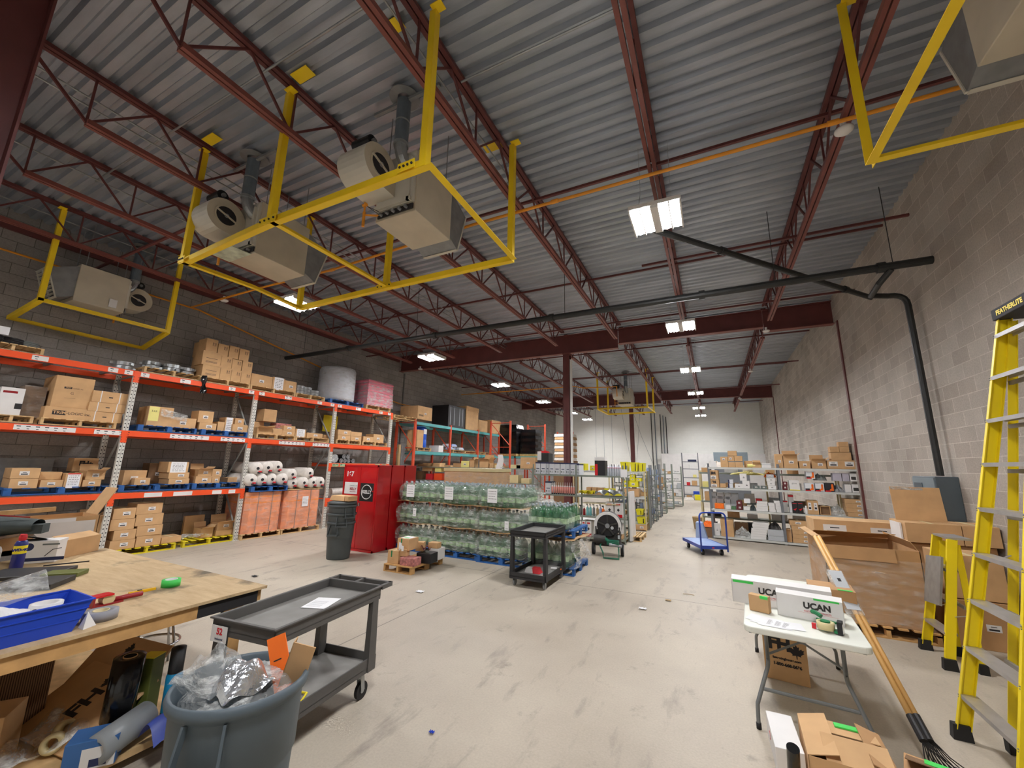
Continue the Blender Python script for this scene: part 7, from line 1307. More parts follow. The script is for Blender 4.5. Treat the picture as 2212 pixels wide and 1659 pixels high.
# ---------------- cartons at the lower right edge ----------------
r = thing('wooden_crate', (.18, 2.6, 0), -.05); q = MB()
for z in (.02, .13, .24): q.box(0, .02, 0, .58, z, z+.08, 'wood'); q.box(0, .9, .56, .58, z, z+.08, 'wood'); q.box(0, .9, 0, .02, z, z+.08, 'wood')
q.box(0, .9, 0, .58, .32, .34, 'wood'); q.build('slats', r); tag(r, 'low wooden stand under the cartons at the lower right edge', 'stand')
o = carton(.13, .36, .13, 'white', '', 'white_box'); o.location = (.19, 2.82, .345); o.rotation_euler.z = .02; q = MB(); q.cyl((-.001, .22, .07), (0, .22, .07), .022, 'redink', 16); q.cyl((-.0015, .22, .07), (-.001, .22, .07), .014, 'white', 16); q.build('round_logo', o); tag(o, 'white box with red round mark beside the brown carton, lower right', 'box')
r = thing('cardboard_box', (.325, 2.75, .342), -.04); q = MB(); w, d, h = .36, .40, .17
for a in ((0, w, 0, .004), (0, w, d-.004, d), (0, .004, 0, d), (w-.004, w, 0, d)): q.box(a[0], a[1], a[2], a[3], 0, h, 'kraft')
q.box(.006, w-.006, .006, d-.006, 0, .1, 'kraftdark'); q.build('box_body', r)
q = MB(); q.bar((0, d/2, h), (.13, d/2, h+.035), .004, d*.98, 'kraft', up=(0, 1, 0)); q.build('left_flap', r); q = MB(); q.bar((w/2+.03, d, h), (w/2+.03, d-.17, h+.02), w*.7, .004, 'kraft'); q.box(w*.45, w*.75, d-.08, d-.04, h+.013, h+.02, 'tape_green'); q.build('rear_flap', r)
q = MB(); q.bar((w/2+.03, 0, h), (w/2+.03, .16, h+.045), w*.75, .004, 'kraft'); q.build('front_flap', r); q = MB(); q.bar((w, d/2, h), (w-.1, d/2, h+.03), .004, d*.9, 'kraft2', up=(0, 1, 0)); q.build('right_flap', r); MB().box(.1, .28, -.002, 0, .03, .07, 'ink').build('printed_panel', r)
tag(r, 'open brown carton with folded flaps at the lower right edge', 'carton')
o = carton(.26, .22, .1, 'kraft2', '', 'cardboard_box'); o.location = (.74, 2.95, .342); o.rotation_euler.z = -.3
q = MB(); q.bar((.13, .2, .1), (.13, .05, .15), .24, .004, 'kraftdark'); q.box(.08, .2, .09, .13, .135, .142, 'tape_green'); q.build('raised_flap', o); tag(o, 'low brown carton with raised flap and green tape, lower right', 'carton')
o = carton(.3, .2, .08, 'white', '', 'white_box'); o.location = (.72, 2.74, .342); MB().box(.1, .24, .03, .12, .08, .0815, 'tape_green').build('green_tape', o); MB().box(.01, .08, .05, .12, .08, .081, 'redink').build('red_print', o); tag(o, 'white box with green tape at the bottom picture edge', 'box')
q = MB(); q.cyl((0, 0, 0), (0, -.06, .14), .028, 'blackwrap', 20); tag(q.build('black_tube', loc=(.255, 2.72, .43)), 'glossy black tube end at the bottom edge before the carton', 'tube')
# ---------------- leaf rakes leaning on the table ----------------
for i, (dx, dy) in enumerate(((0, 0), (.035, .02))):
    r = thing('garden_rake', (1.04+dx, 3.84+dy, .35)); q = MB(); q.cyl((0, 0, 0), (-.16, 1.36, .90), .017, 'tan_handle', 14); q.build('handle', r, True)
    q = MB(); q.cyl((0, 0, 0), (.014, -.12, -.08), .022, 'black', 12); 
    for j in range(8):
        a = (j-3.5)/3.5; q.tube([(.014, -.1, -.06), (.05+.05*a, -.14+.03*i, -.15), (.10+.09*a, -.12+.05*i, -.24+.02*abs(a)), (.16+.11*a, -.06+.05*i, -.33), (.19+.12*a, -.03+.05*i, -.335)], .0035, 'black', 5)
    q.bar((.08, -.16, -.2), (.14, -.06, -.22), .02, .006, 'black'); q.build('rake_head', r)
    tag(r, 'wooden-handled rake with black wire tines leaning on the table, %s' % ['left of the pair', 'right of the pair'][i], 'rake', 'rakes')
r = thing('handle_label', (.945, 4.64, .875)); q = MB(); q.bar((0.02, -.19, -.125), (-.02, .19, .125), .11, .045, 'film_thick'); q.build('plastic_sleeve', r); q = MB(); q.bar((.015, -.17, -.085), (-.015, .17, .14), .095, .002, 'silver'); q.build('paper_label', r); q = MB()
for j in (-.09, .07): q.bar((.01-j*.1, j, j*.65+.028), (.005-j*.1, j+.03, j*.65+.048), .04, .002, 'ink')
q.build('printed_marks', r); tag(r, 'clear plastic sleeve with printed label binding the rake handles', 'label sleeve')
# ---------------- ladders ----------------
def ladder(label, foot, top, w0, w1, n, step0, dstep, thick=.022, chan=.075, rear=True, cap=True, sgn=-1):
    """step ladder whose treads run along y; foot/top are the left front rail ends; rear section folded behind (+x)"""
    r = thing('step_ladder', (foot[0], foot[1], 0)); F = Vector((0, 0, 0)); T = Vector(top)-Vector((foot[0], foot[1], 0)); H = T.z
    c0, c1 = sgn*w0, T.y+sgn*w1
    for a, b2, s in ((F, T, 1), (Vector((0, c0, 0)), Vector((T.x, c1, H)), -1)):
        q = MB(); q.bar(a+Vector((0, 0, .04)), b2, .006, chan, 'lad_yellow', up=(1, 0, 0)); q.bar(a+Vector((-chan/2, -s*.012, .04)), b2+Vector((-chan/2, -s*.012, 0)), .028, .006, 'lad_yellow', up=(1, 0, 0)); q.bar(a+Vector((chan/2, -s*.012, .04)), b2+Vector((chan/2, -s*.012, 0)), .028, .006, 'lad_yellow', up=(1, 0, 0)); q.build('front_rail', r)
        q = MB(); q.frustum((a.x-.06, a.x+.05, a.y-.03, a.y+.03), (a.x-.05, a.x+.045, a.y-.025, a.y+.025), 0, .1, 'rubber'); q.build('rubber_foot', r)
    for i in range(n):
        z = step0+dstep*i; t = z/H; x = T.x*t; ya = T.y*t-.008; yb = c0+(c1-c0)*t+.008
        q = MB(); q.box(x-.045, x+.045, min(ya, yb), max(ya, yb), z-.004, z, 'alu'); q.box(x-.048, x-.045, min(ya, yb), max(ya, yb), z-.03, z, 'alu'); q.box(x+.045, x+.048, min(ya, yb), max(ya, yb), z-.025, z, 'alu')
        for s2, yy in ((1, max(ya, yb)), (-1, min(ya, yb))):
            for k in (-.015, .0): q.cyl((x-.05, yy+s2*.004, z-.01+k), (x-.056, yy+s2*.004, z-.01+k), .004, 'galv_dull', 6)
        q.build('step', r)
        if rear and i > 0 and i < n-1:
            q = MB(); q.bar((x+.17*(1-t)+.02, ya-.02, z-.06), (x+.17*(1-t)+.02, yb+.02, z-.06), .02, .03, 'alu_old'); q.build('rear_rung', r)
    q = MB(); q.bar((.0, -.01, step0-.02), (.02, -.12, .09+.08), .02, .004, 'alu'); q.build('step_brace', r) if False else None
    if rear:
        for a, b2 in (((.24, -.04, .04), (T.x+.03, T.y-.02, H-.05)), ((.24, c0+.04, .04), (T.x+.03, c1+.02, H-.05))):
            q = MB(); q.bar(a, b2, .006, .05, 'lad_yellow', up=(1, 0, 0)); q.bar((a[0]+.025, a[1], a[2]), (b2[0]+.025, b2[1], b2[2]), .02, .005, 'lad_yellow', up=(1, 0, 0)); q.build('rear_rail', r); MB().box(a[0]-.03, a[0]+.04, a[1]-.03, a[1]+.03, 0, .09, 'rubber').build('rubber_foot', r)
        for s2 in (-.06, c0+.06): q = MB(); q.bar((T.x*.4+.02, s2+T.y*.4, H*.4), (T.x*.42+.13, s2+T.y*.4, H*.42), .02, .004, 'alu'); q.build('spreader', r)
    if cap:
        q = MB(); q.box(T.x-.06, T.x+.14, c1-.02, T.y+.02, H-.03, H+.06, 'ink'); q.build('top_cap', r, bevel=.006)
    tag(r, label, 'ladder'); return r, T, c0, c1
r, T, c0, c1 = ladder('tall yellow step ladder with black cap at the right picture edge', (1.5, 4.5), (2.18, 4.45, 3.14), .70, .40, 9, .31, .335)
text('FEATHERLITE', .052, 'lad_yellow', r, (T.x-.062, (c1+T.y)/2, T.z+.015), (0, -1, 0), (0, 0, 1), bold=.002)
q = MB(); q.box(.30, .306, -.3, -.05, 0, .0, 'alu') if False else None
for i, (z, h) in enumerate(((1.25, .22), (.78, .1))):
    x = T.x*z/T.z; q = MB(); q.bar((x-.02, .0055-.008, z-h/2), (x-.02+T.x/T.z*h, .0055-.008-.0, z+h/2), .001, .045, 'pallet_sticker', up=(1, 0, 0)); q.build('warning_sticker', r)
q = MB(); q.tube([(.24, -.05, 1.45), (T.x*.5, -.05, 1.55)], .003, 'galv', 5) if False else None
r, T, c0, c1 = ladder('short yellow step ladder with plank, standing behind the tall one', (1.97, 6.42), (2.2, 6.36, 1.22), .52, .34, 3, .33, .3, cap=False)
q = MB(); q.box(-.0, .18, c1+.0, T.y, T.z, T.z+.02, 'alu'); o = q.build('top_tray', r); o.location.x = T.x-.03
q = MB(); q.bar((.02, -.3, .55), (.12, -.24, 1.02), .36, .02, 'alu_old', up=(1, 0, 0)); q.build('plank_shelf', r)
for z in (.8, .45): x = T.x*z/T.z; q = MB(); q.bar((x-.0, -.012, z-.1), (x+.03, -.012, z+.1), .001, .05, 'pallet_sticker', up=(1, 0, 0)); q.build('warning_sticker', r)
r, T, c0, c1 = ladder('third yellow ladder behind the tall one with black side lettering', (2.3, 5.35), (2.75, 5.3, 2.1), .5, .34, 6, .3, .31)
text('FEATHERLITE', .06, 'ink', r, (.16, .006, .75), Vector((T.x, 0, T.z)), (-1, 0, .2), bold=.002) if False else text('FEATHERLITE', .06, 'ink', r, (T.x*.34-.0415, -.006, T.z*.34), (T.x/T.z, 0, 1), (0, 1, 0))
# ---------------- big brown cartons by the right wall ----------------
tag(pallet(thing('wooden_pallet', (1.25, 6.58, .001)), .92, 1.0, 'wood_old'), 'wooden pallet under the big wrapped brown carton', 'pallet')
r = thing('bulk_carton', (1.2, 6.62, .13)); w, d, h = .92, 1.0, .86; q = MB()
for a in ((0, w, 0, .008), (0, w, d-.008, d), (0, .008, 0, d), (w-.008, w, 0, d)): q.box(a[0], a[1], a[2], a[3], 0, h, 'kraft2')
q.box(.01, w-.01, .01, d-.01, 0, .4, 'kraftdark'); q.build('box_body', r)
q = MB(); q.sheet(lambda u, v: (-.02+(w+.04)*u, -.015-.006*math.sin(u*8+v*40), .0+h*.86*v), 20, 40, 'film_soft'); q.sheet(lambda u, v: (-.015-.004*math.sin(v*30), d*u, h*.86*v), 10, 30, 'film_soft'); q.build('stretch_film', r)
q = MB(); q.bar((w/2, d, h), (w/2+.03, d-.28, h+.09), w, .006, 'kraft'); q.build('rear_flap', r); q = MB(); q.bar((0, d/2, h), (-.03, d/2, h+.1), .006, d*.98, 'kraft', up=(0, 1, 0)); q.bar((-.03, d/2, h+.1), (-.1, d/2, h+.08), .006, d*.9, 'kraft', up=(0, 1, 0)); q.build('left_flap', r)
q = MB(); q.bar((w*.4, -.006, h), (w*.4, -.02, h-.15), w*.7, .006, 'kraft2', up=(0, 1, 0)); q.build('front_flap', r); q = MB(); q.bar((w, d/2, h), (w-.06, d/2, h+.1), .006, d*.9, 'kraft', up=(0, 1, 0)); q.build('right_flap', r)
tag(r, 'big open brown carton wrapped in clear film behind the rakes', 'carton')
q = MB(); q.sheet(lambda u, v: (-.10+.12*u+.03*math.sin(v*6), -.04+.02*math.sin(v*9+u*5), .25+.65*v), 6, 20, 'film_soft'); tag(q.build('loose_film', smooth=True, loc=(1.2, 6.62, .13)), 'loose clear film hanging at the left of the big carton', 'plastic film')
o = carton(1.12, .55, .27, 'kraft', '', 'long_carton'); o.location = (1.42, 8.35, .86); o.rotation_euler.z = .02; sticker(o, .12, .42, .05, .2); sticker(o, .72, 1.0, .05, .19); MB().box(-.005, 1.125, -.006, .555, -.1, .06, 'film_soft').build('stretch_film', o); tag(o, 'long flat carton with two white labels before the right shelving', 'carton')
tag(carton(1.12, .6, .85, 'kraft', '', 'cardboard_box'), 'plain carton supporting the long flat labelled carton', 'carton').location = (1.4, 8.33, .001)
for i, (x, y, z, w, d, h, lb, k) in enumerate(((2.28, 7.45, .99, .55, .55, .25, 'upper left brown carton by the wall, under the leaning board', 'kraft'), (2.84, 7.45, .99, .34, .55, .25, 'upper right brown carton by the wall below the panel', 'kraft'), (2.24, 7.5, .0, .9, .55, .98, 'large brown carton on the floor by the right wall', 'kraft2'), (2.35, 6.75, .5, .5, .5, .47, 'brown carton at mid height right of the big wrapped carton', 'kraft'), (2.33, 6.72, .0, .55, .55, .49, 'brown carton with white label low beside the big wrapped carton', 'kraft2'))):
    o = carton(w, d, h, k, 's' if i == 4 else '', 'cardboard_box'); o.location = (x, y, z+.001); tag(o, lb, 'carton')
q = MB(); q.box(0, .02, .1, .45, 0, .22, 'white'); tag(q.build('white_sticker_sheet', loc=(2.255, 7.46, 1.0)), 'white label sheet on the side of the upper left wall carton', 'label')
o = MB().box(0, .54, 0, .012, 0, .46, 'kraft').build('cardboard_sheet', loc=(2.3, 7.8, 1.242)); o.rotation_euler.x = -.15; MB().box(.01, .36, -.002, 0, .42, .455, 'film_thick').build('packing_tape', o); tag(o, 'square cardboard sheet leaning up in front of the grey panel', 'cardboard')
# ---------------- workbench ----------------
wb = thing('workbench', (-6.25, .1, 0), 0); w, d, H = 2.9, 2.22, .9
MB().box(0, w, 0, d, H-.02, H, 'bench_ply').build('tabletop', wb); q = MB()
for y in (.02, d-.06): q.box(.02, w-.04, y, y+.04, H-.11, H-.02, 'wood_old')
q.build('long_rail', wb); q = MB(); q.box(w-.06, w-.02, .06, d*.78, H-.11, H-.02, 'wood_old'); q.build('end_rail', wb); MB().box(w-.06, w-.02, d*.78, d-.06, H-.11, H-.02, 'ink').build('painted_rail', wb); MB().box(.02, .06, .06, d-.06, H-.11, H-.02, 'wood_old').build('end_rail', wb)
for x, y in ((w-.2, d-.2), (w-.2, .1), (.1, d-.2), (.1, .1)):
    q = MB(); q.box(x, x+.1, y, y+.09, 0, H-.11, 'wood_old'); q.box(x-.04, x, y, y+.09, 0, H-.11, 'ink'); q.build('leg', wb)
MB().box(.1, w-.07, .1, d-.25, .06, .1, 'wood').build('lower_shelf', wb)
tag(wb, 'large plywood-topped workbench in the left foreground', 'workbench')
BX = lambda x, y, z=.901: (x, y, z)
r = thing('storage_bin', BX(-3.74, .62), .0); w, d, h = .33, .64, .17; q = MB()
q.frustum((.03, w-.03, .03, d-.05), (0, w, 0, d), 0, h, 'bin_blue'); r2_ = MB(); t = .006
def wallq(q, b0, b1, z0, z1): q.add([(b0[0][0], b0[0][1], z0), (b0[1][0], b0[1][1], z0), (b1[1][0], b1[1][1], z1), (b1[0][0], b1[0][1], z1)], [(0, 1, 2, 3)], 'bin_blue')
q = MB(); B0 = [(.03, .03), (w-.03, .03), (w-.03, d-.06), (.03, d-.06)]; B1 = [(0, 0), (w, 0), (w, d), (0, d)]
for i in range(4): wallq(q, (B0[i], B0[(i+1) % 4]), (B1[i], B1[(i+1) % 4]), 0, h)
q.add([(x, y, .004) for x, y in B0], [(0, 1, 2, 3)], 'bin_blue'); q.build('bin_body', r, solid=.004); q = MB()
for z, e in ((h*.98, .006), (h*.72, .002), (h*.4, .0)):
    f = z/h; x1 = w-.03*(1-f)+e; q.bar((x1, .03*(1-f), z), (x1, d-.06*(1-f), z), .008, .006, 'bin_blue'); q.bar((.03*(1-f), d-.06*(1-f)+e, z), (x1, d-.06*(1-f)+e, z), .008, .006, 'bin_blue')
q.bar((0, 0, h), (0, d, h), .012, .008, 'bin_blue'); q.build('rim', r); tag(r, 'bright blue plastic parts bin on the workbench edge', 'bin')
q = MB(); q.sheet(lambda u, v: (.02+.26*u, .02+.5*v, .06+.14*math.sin(PI*(.15+.7*u))*(.7+.3*math.sin(v*5))+.012*math.sin(u*21+v*13)), 16, 22, 'white'); tag(q.build('white_bag', loc=BX(-3.74, .64)), 'white paper bag lying in the blue bin', 'bag')
q = MB(); q.sheet(lambda u, v: (.0+.22*u, .28*v, .19+.05*math.sin(u*5)+.07*v), 14, 12, 'film_thick'); tag(q.build('plastic_bag', loc=BX(-3.86, .86)), 'crumpled clear plastic over the white bag in the blue bin', 'plastic film')
r = thing('label_roll', BX(-3.6, 1.12, 1.0), .3); X = Matrix.Rotation(.35, 4, 'X'); o = MB().lathe([(.045, -.03), (.07, -.03), (.07, .055), (.045, .055), (.045, -.03)], 'white', n=32).build('roll', r, True)
q = MB()
for i in range(6):
    a = i*PI/3-1.2; c, s = math.cos(a), math.sin(a); q.add([(.0706*c-s*.026*math.cos(t)*1+0*c, .0706*s+c*.026*math.cos(t), .012+.028*math.sin(t)) for t in [j*PI/8 for j in range(16)]], [tuple(range(16))], 'ink'); q.add([(.0712*c-s*.015*math.cos(t), .0712*s+c*.015*math.cos(t), .008+.014*math.sin(t)) for t in [j*PI/4 for j in range(8)]], [tuple(range(8))], 'redink')
q.build('round_stickers', r); tag(r, 'roll of white labels with black and red round stickers in the bin', 'label roll')
r = thing('tape_roll', BX(-3.55, 1.36)); MB().lathe([(.04, 0), (.085, 0), (.085, .052), (.04, .052), (.04, 0)], 'duct_grey', n=36).build('tape', r, True); MB().lathe([(.036, .0), (.041, .0), (.041, .054), (.036, .054), (.036, 0)], 'clip_tan', n=28).build('core', r, True); tag(r, 'grey duct tape roll near the workbench edge', 'tape roll')
r = thing('tape_roll', BX(-3.98, 1.93)); MB().lathe([(.04, 0), (.062, 0), (.062, .052), (.04, .052), (.04, 0)], 'tape_green', n=36).build('tape', r, True); MB().lathe([(.036, 0), (.041, 0), (.041, .053), (.036, .053), (.036, 0)], 'white', n=28).build('core', r, True); tag(r, 'bright green tape roll in the middle of the workbench', 'tape roll')
q = MB(); q.box(0, .02, 0, .16, 0, .016, 'cutter_yellow'); q.box(.002, .018, .05, .075, .016, .02, 'ink'); q.box(.004, .016, .16, .165, .002, .012, 'galv'); o = q.build('utility_cutter', loc=BX(-4.0, 1.67)); o.rotation_euler.z = -.1; tag(o, 'yellow snap-off cutter on the workbench', 'cutter')
r = thing('tape_gun', BX(-3.86, 1.42), .1); q = MB(); q.box(-.04, .04, 0, .16, .0, .01, 'maroon'); q.box(-.04, .04, -.01, .0, 0, .07, 'maroon'); q.box(-.04, .04, -.01, .1, .06, .07, 'red'); q.build('frame', r); MB().cyl((-.028, .08, .035), (.028, .08, .035), .035, 'clip_tan', 24).build('tape', r); MB().cyl((0, .12, .02), (.02, .28, .02), .017, 'maroon', 12).build('handle', r, True); tag(r, 'red tape gun lying behind the grey duct tape', 'tape gun')
q = MB(); q.add([(0, 0, 0), (.07, 0, 0), (.035, .02, .09), (.035, .07, 0)], [(0, 1, 2), (1, 3, 2), (3, 0, 2), (0, 3, 1)], 'white'); o = q.build('paper_scrap', loc=BX(-3.48, 1.24)); tag(o, 'folded white scrap between the blue bin and duct tape', 'paper')
r = thing('spray_can', BX(-5.7, 1.52)); s = 1.15; MB().lathe([(.034*s, 0), (.037*s, .005), (.037*s, .19*s), (.028*s, .215*s), (.001, .22*s)], 'wd_blue', n=22).build('body', r, True); MB().lathe([(.0375*s, .12*s), (.0375*s, .18*s)], 'wd_yellow', n=22).build('yellow_band', r); q = MB(); q.lathe([(.02*s, .215*s), (.024*s, .24*s), (.018*s, .262*s), (.001, .265*s)], 'redink', n=16); q.box(-.045, .02, -.01, .01, .245*s, .262*s, 'redink'); q.build('nozzle', r)
dv = Vector((5.7, -1.52, 0)).normalized(); text('WD-40', .03, 'wd_blue', r, (dv.x*.0445, dv.y*.0445, .15*s), (.26, .965, 0), (0, 0, 1), bold=.002); tag(r, 'blue and yellow spray can with red nozzle on the workbench', 'spray can')
r = thing('spray_can', BX(-5.88, 1.42)); MB().lathe([(.034, 0), (.037, .005), (.037, .16), (.026, .19), (.001, .2)], 'white', n=20).build('body', r, True); tag(r, 'plain white spray can left of the blue one', 'spray can')
o = carton(.30, .2, .2, 'white', '', 'white_box'); o.location = BX(-5.98, 1.55); o.rotation_euler.z = .95; q = MB(); q.box(.0, .36, -.001, 0, .02, .05, 'navy'); q.cyl((.1, -.001, .15), (.1, 0, .15), .035, 'navy', 20); q.tube([(.22, -.002, .06), (.27, -.002, .12), (.33, -.002, .13)], .003, 'ink', 5); q.box(.19, .31, -.001, 0, .16, .175, 'slate'); q.build('printed_panel', o); tag(o, 'white box with navy oval logo and line drawing on the workbench', 'box')
q = MB(); q.sheet(lambda u, v: (-.55+.85*u, -.2+.45*v, .05*math.sin(PI*v)+.03*math.sin(u*6)), 20, 10, 'blackwrap'); tag(q.build('black_plastic', smooth=True, loc=BX(-6.2, 1.5, 1.12)), 'glossy dark plastic draped over the white box', 'plastic')
r = thing('padded_case', BX(-6.2, 1.25, 1.16), .95); q = MB(); n = 18
q.sheet(lambda u, v: (-.45+.95*u, .18*math.cos(v*2*PI)*(1-.3*u), .09+.09*math.sin(v*2*PI)*(.6+.5*math.sin(PI*u))), 18, 18, 'darkcloth'); q.build('body', r, True); q = MB(); q.tube([(-.4, -.1, .17), (-.1, -.12, .2), (.2, -.1, .21), (.45, -.05, .17)], .006, 'maroon', 6); q.build('piping', r); q = MB(); q.box(.42, .56, -.08, .06, .02, .1, 'darkcloth'); q.build('end_flap', r)
tag(r, 'dark green-grey padded case with maroon piping on the workbench pile', 'case')
o = carton(.42, .3, .17, 'kraft', '', 'cardboard_box'); o.location = BX(-5.93, 1.86); o.rotation_euler.z = 2.1; q = MB(); q.bar((.21, .0, .17), (.21, .12, .21), .4, .003, 'kraft'); q.build('top_flap', o); tag(o, 'low brown carton with lifted flap at the far workbench end', 'carton')
r = thing('long_crate', (-6.55, .72, .9), PI/2); q = MB(); w, d, h = 1.6, .45, .34
for a in ((0, w, 0, .006), (0, w, d-.006, d), (0, .006, 0, d), (w-.006, w, 0, d)): q.box(a[0], a[1], a[2], a[3], 0, h, 'kraft')
q.box(0, w, 0, d, 0, .05, 'kraft'); q.build('box_body', r); MB().box(w-.5, w-.03, -.003, 0, .03, h-.05, 'white').build('white_panel', r); MB().box(w-.45, w-.2, -.004, -.001, h-.05, h-.01, 'paper').build('shipping_label', r)
q = MB(); q.bar((0, d, h+.02), (w-.25, d, h+.06), .03, .05, 'wood'); q.build('wooden_batten', r); q = MB(); q.bar((w, d*.5, h), (w+.14, d*.5, h+.3), .006, d*.7, 'kraft', up=(0, 1, 0)); q.build('raised_flap', r)
q = MB()
for x in (.15, w-.15): q.box(x-.03, x+.03, .05, .1, -.9, 0, 'wood'); q.box(x-.03, x+.03, d-.1, d-.05, -.9, 0, 'wood')
q.build('trestle', r); tag(r, 'long open carton with raised flap and white panel beyond the workbench', 'carton')
q = MB(); q.box(0, .3, 0, .02, 0, .008, 'ink'); o = q.build('black_strip', loc=BX(-5.66, 1.68)); o.rotation_euler.z = 1.2; tag(o, 'short black bar on the workbench before the low carton', 'bar')
for i, (x, y, w, d, k, lb) in enumerate(((-5.4, 1.2, .5, .35, 'black', 'flat black case on the workbench behind the blue bin'), (-5.1, 1.5, .25, .16, 'olive', 'flat dark green case beside the black one'), (-4.9, 1.15, .4, .3, 'drum_dark', 'dark flat tray nearest the plastic bag on the workbench'))):
    o = MB().box(0, w, 0, d, 0, .03+.006*i, k).build('flat_case', loc=BX(x, y), bevel=.005); o.rotation_euler.z = .8; tag(o, lb, 'case')
q = MB(); q.tube([(0, 0, 0), (.02, .08, .02), (.04, .15, .035), (.02, .16, .04), (-.01, .1, .03), (0, 0, .01)], .004, 'ink', 6); tag(q.build('cable_loop', loc=BX(-4.3, 1.28)), 'thin black cable loop standing on the workbench', 'cable')
# stool under the bench
r = thing('stool', (-4.72, 2.22, 0)); q = MB(); q.lathe([(.01, .70), (.17, .70), (.18, .72), (.17, .75), (.01, .76)], 'black', n=28); q.build('seat', r, True); MB().tube([(.2*math.cos(i*PI/16), .2*math.sin(i*PI/16), .25) for i in range(32)], .011, 'chrome', 10, True).build('foot_ring', r, True)
for i in range(4): a = i*PI/2+.5; MB().tube([(.09*math.cos(a), .09*math.sin(a), .7), (.19*math.cos(a), .19*math.sin(a), .27), (.24*math.cos(a), .24*math.sin(a), .0)], .011, 'chrome', 10).build('leg', r, True)
tag(r, 'chrome ring stool seen under the workbench', 'stool')
# things on the bench's lower shelf
def S(x, y, z=.101): return (x, y, z)
r = thing('flat_carton_bundle', S(-4.75, .95), .12); q = MB(); q.box(0, .55, 0, .42, 0, .5, 'kraft_edges'); q.build('edges', r); MB().box(.3, .305, -.005, .43, 0, .51, 'silver').box(-.005, .56, -.004, .0, .25, .256, 'silver').build('strap', r); tag(r, 'strapped bundle of flattened cartons on edge under the workbench', 'cardboard')
for i, (x, y, z, rx, lb) in enumerate(((-4.5, 1.52, .12, -.75, 'rear flattened carton with sideways FH print under the workbench'), (-4.35, 1.28, .11, -.9, 'front flattened carton with black print under the workbench'))):
    o = MB().box(0, .75, 0, .5, 0, .014, 'kraft').build('cardboard_sheet', loc=(x, y, z)); o.rotation_euler = (.85-.35*i, 0, .12)
    text('FH', .16, 'ink', o, (.38, .26, .0155), (0, 1, 0), (-1, 0, 0), bold=.006); leaf(o, (.36, .41, .0155), (0, 1, 0), (-1, 0, 0), .1); tag(o, lb, 'cardboard')
r = thing('stretch_wrap_roll', (-3.68, 1.6, .105)); q = MB(); q.lathe([(.035, 0), (.085, 0), (.085, .48), (.038, .48), (.038, 0)], 'blackwrap', n=32); q.build('film', r, True); MB().lathe([(.034, -.0), (.039, 0), (.039, .485), (.034, .485)], 'kraft', n=24).build('core', r, True); r.rotation_euler.x = .0; r.rotation_euler.y = .08; tag(r, 'black stretch wrap roll standing under the workbench', 'roll')
r = thing('stretch_wrap_roll', S(-3.42, 1.42, .19), .35); q = MB(); q.lathe([(.045, 0), (.085, 0), (.085, .3), (.045, .3), (.045, 0)], 'shade_plastic', n=32); o = q.build('film', r, True); o.rotation_euler.x = -PI/2+.1; o.location.y = 0; tag(r, 'clear stretch wrap roll lying beside the blue plastic', 'roll')
q = MB(); q.sheet(lambda u, v: (.2*u, .42*v, .05+.10*math.sin(PI*u)+.03*math.sin(v*7)), 14, 12, 'blue_poly'); o = q.build('blue_plastic', smooth=True, loc=S(-3.42, 1.62)); tag(o, 'blue curved plastic piece under the workbench edge', 'plastic piece')
o = carton(.24, .17, .15, 'bluebox', '', 'blue_box'); o.location = S(-3.5, 1.3); o.rotation_euler.z = .95; MB().box(.08, .235, -.001, 0, .0, .11, 'white').build('white_panel', o); MB().box(.12, .2, -.002, 0, .01, .05, 'navy').build('product_picture', o); tag(o, 'blue and white product box under the workbench', 'box')
o = carton(.3, .25, .3, 'kraft', '', 'cardboard_box'); o.location = S(-4.0, .88); o.rotation_euler.z = .95; tag(o, 'brown carton at the lower left picture corner', 'carton')
for i, (x, y) in enumerate(((-3.8, 1.36), (-3.92, 1.42))):
    q = MB(); q.lathe([(.03, 0), (.055, 0), (.055, .05), (.03, .05), (.03, 0)], 'clip_tan', n=24); o = q.build('tape_roll', smooth=True, loc=S(x, y, .16)); o.rotation_euler = (1.3, .2, .9+i); tag(o, 'clear packing tape roll in the plastic under the bench, %s' % ['right', 'left'][i], 'tape roll')
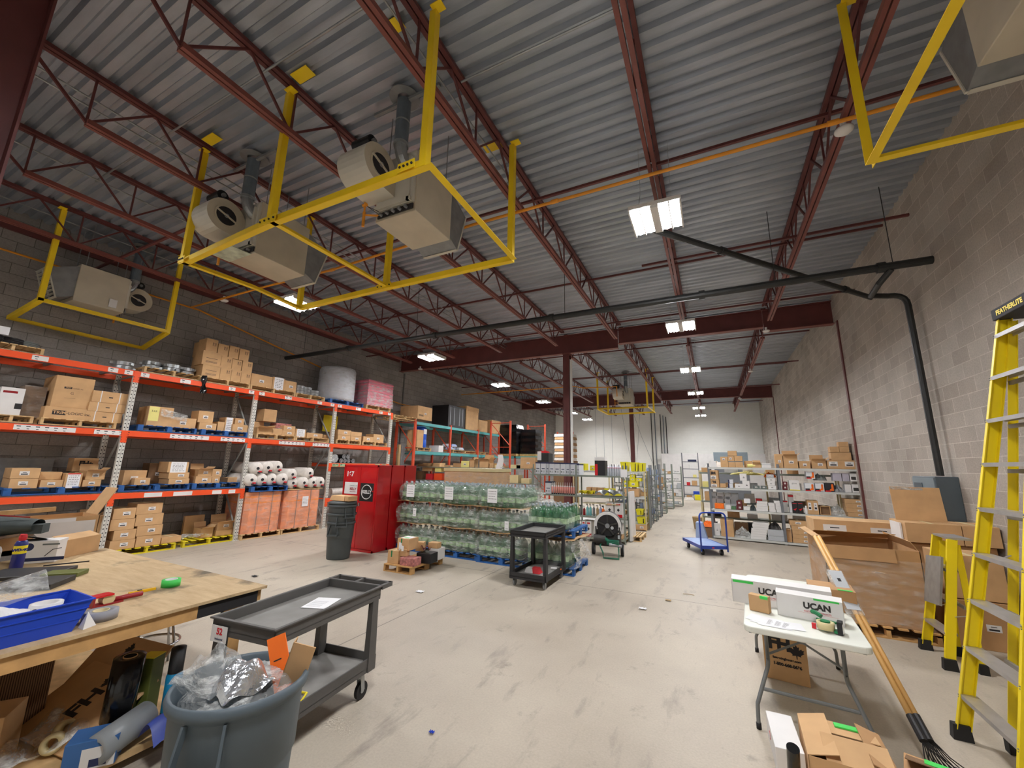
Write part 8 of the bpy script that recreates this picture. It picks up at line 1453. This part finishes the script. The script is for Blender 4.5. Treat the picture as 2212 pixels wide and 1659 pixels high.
q = MB(); q.sheet(lambda u, v: (.62*u, .5*v, .03+.07*abs(math.sin(u*6+v*4))+.03*math.sin(v*11)), 26, 20, 'film_thick'); tag(q.build('loose_film', loc=S(-4.3, 1.1)), 'crumpled clear film on the bench\'s lower shelf', 'plastic film')
r = thing('spray_bottle', S(-3.58, 1.86)); q = MB(); q.lathe([(.045, 0), (.05, .01), (.05, .06), (.001, .06)], 'ink', n=20); q.lathe([(.05, .06), (.05, .28), (.03, .34)], 'cyan', n=20); q.lathe([(.045, .3), (.045, .46), (.001, .47)], 'black', n=20); q.build('body', r, True); tag(r, 'blue and black plastic bottle beside the large grey can', 'bottle')
o = MB().box(0, .11, 0, .11, 0, .42, 'olive').build('yellow_box', loc=(-3.72, 1.68, .101), bevel=.004); o.rotation_euler.z = .5; MB().box(0, .11, 0, .11, .421, .425, 'wd_yellow').build('lid', o); tag(o, 'olive yellow upright box beside the blue bottle', 'box')
# ---------------- bits on the floor ----------------
for i, (x, y, s, k, lb) in enumerate(((-1.0, 6.2, .05, 'paper', 'small crumpled white scrap on the floor, middle of the aisle'), (-.72, 6.75, .04, 'tan_plastic', 'small tan scrap on the floor before the trolley'), (-4.1, 5.3, .06, 'paper', 'white scrap on the floor before the small pallet'), (-7.0, 4.6, .05, 'ink', 'small dark scrap on the floor left of the carts'), (-1.95, 2.75, .02, 'bin_blue', 'tiny blue bit on the floor right of the grey cart'), (-2.0, 1.98, .03, 'kraft', 'torn brown scrap beside the large grey can'))):
    q = MB(); q.sheet(lambda u, v: (s*(u-.5)*2, s*(v-.5)*1.4, .004+.012*abs(math.sin(u*7+v*5))), 6, 6, k); tag(q.build('floor_scrap', loc=(x, y, .001)), lb, 'scrap')
q = MB(); q.tube([(0, 0, .006), (.08, .03, .006), (.16, .02, .006)], .004, 'tan_plastic', 5); tag(q.build('floor_string', loc=(-.55, 7.2, 0)), 'short curved string on the floor before the trolley', 'string')
bpy.data.objects.remove(bpy.data.objects['tmp'], do_unlink=True) if 'tmp' in bpy.data.objects else None
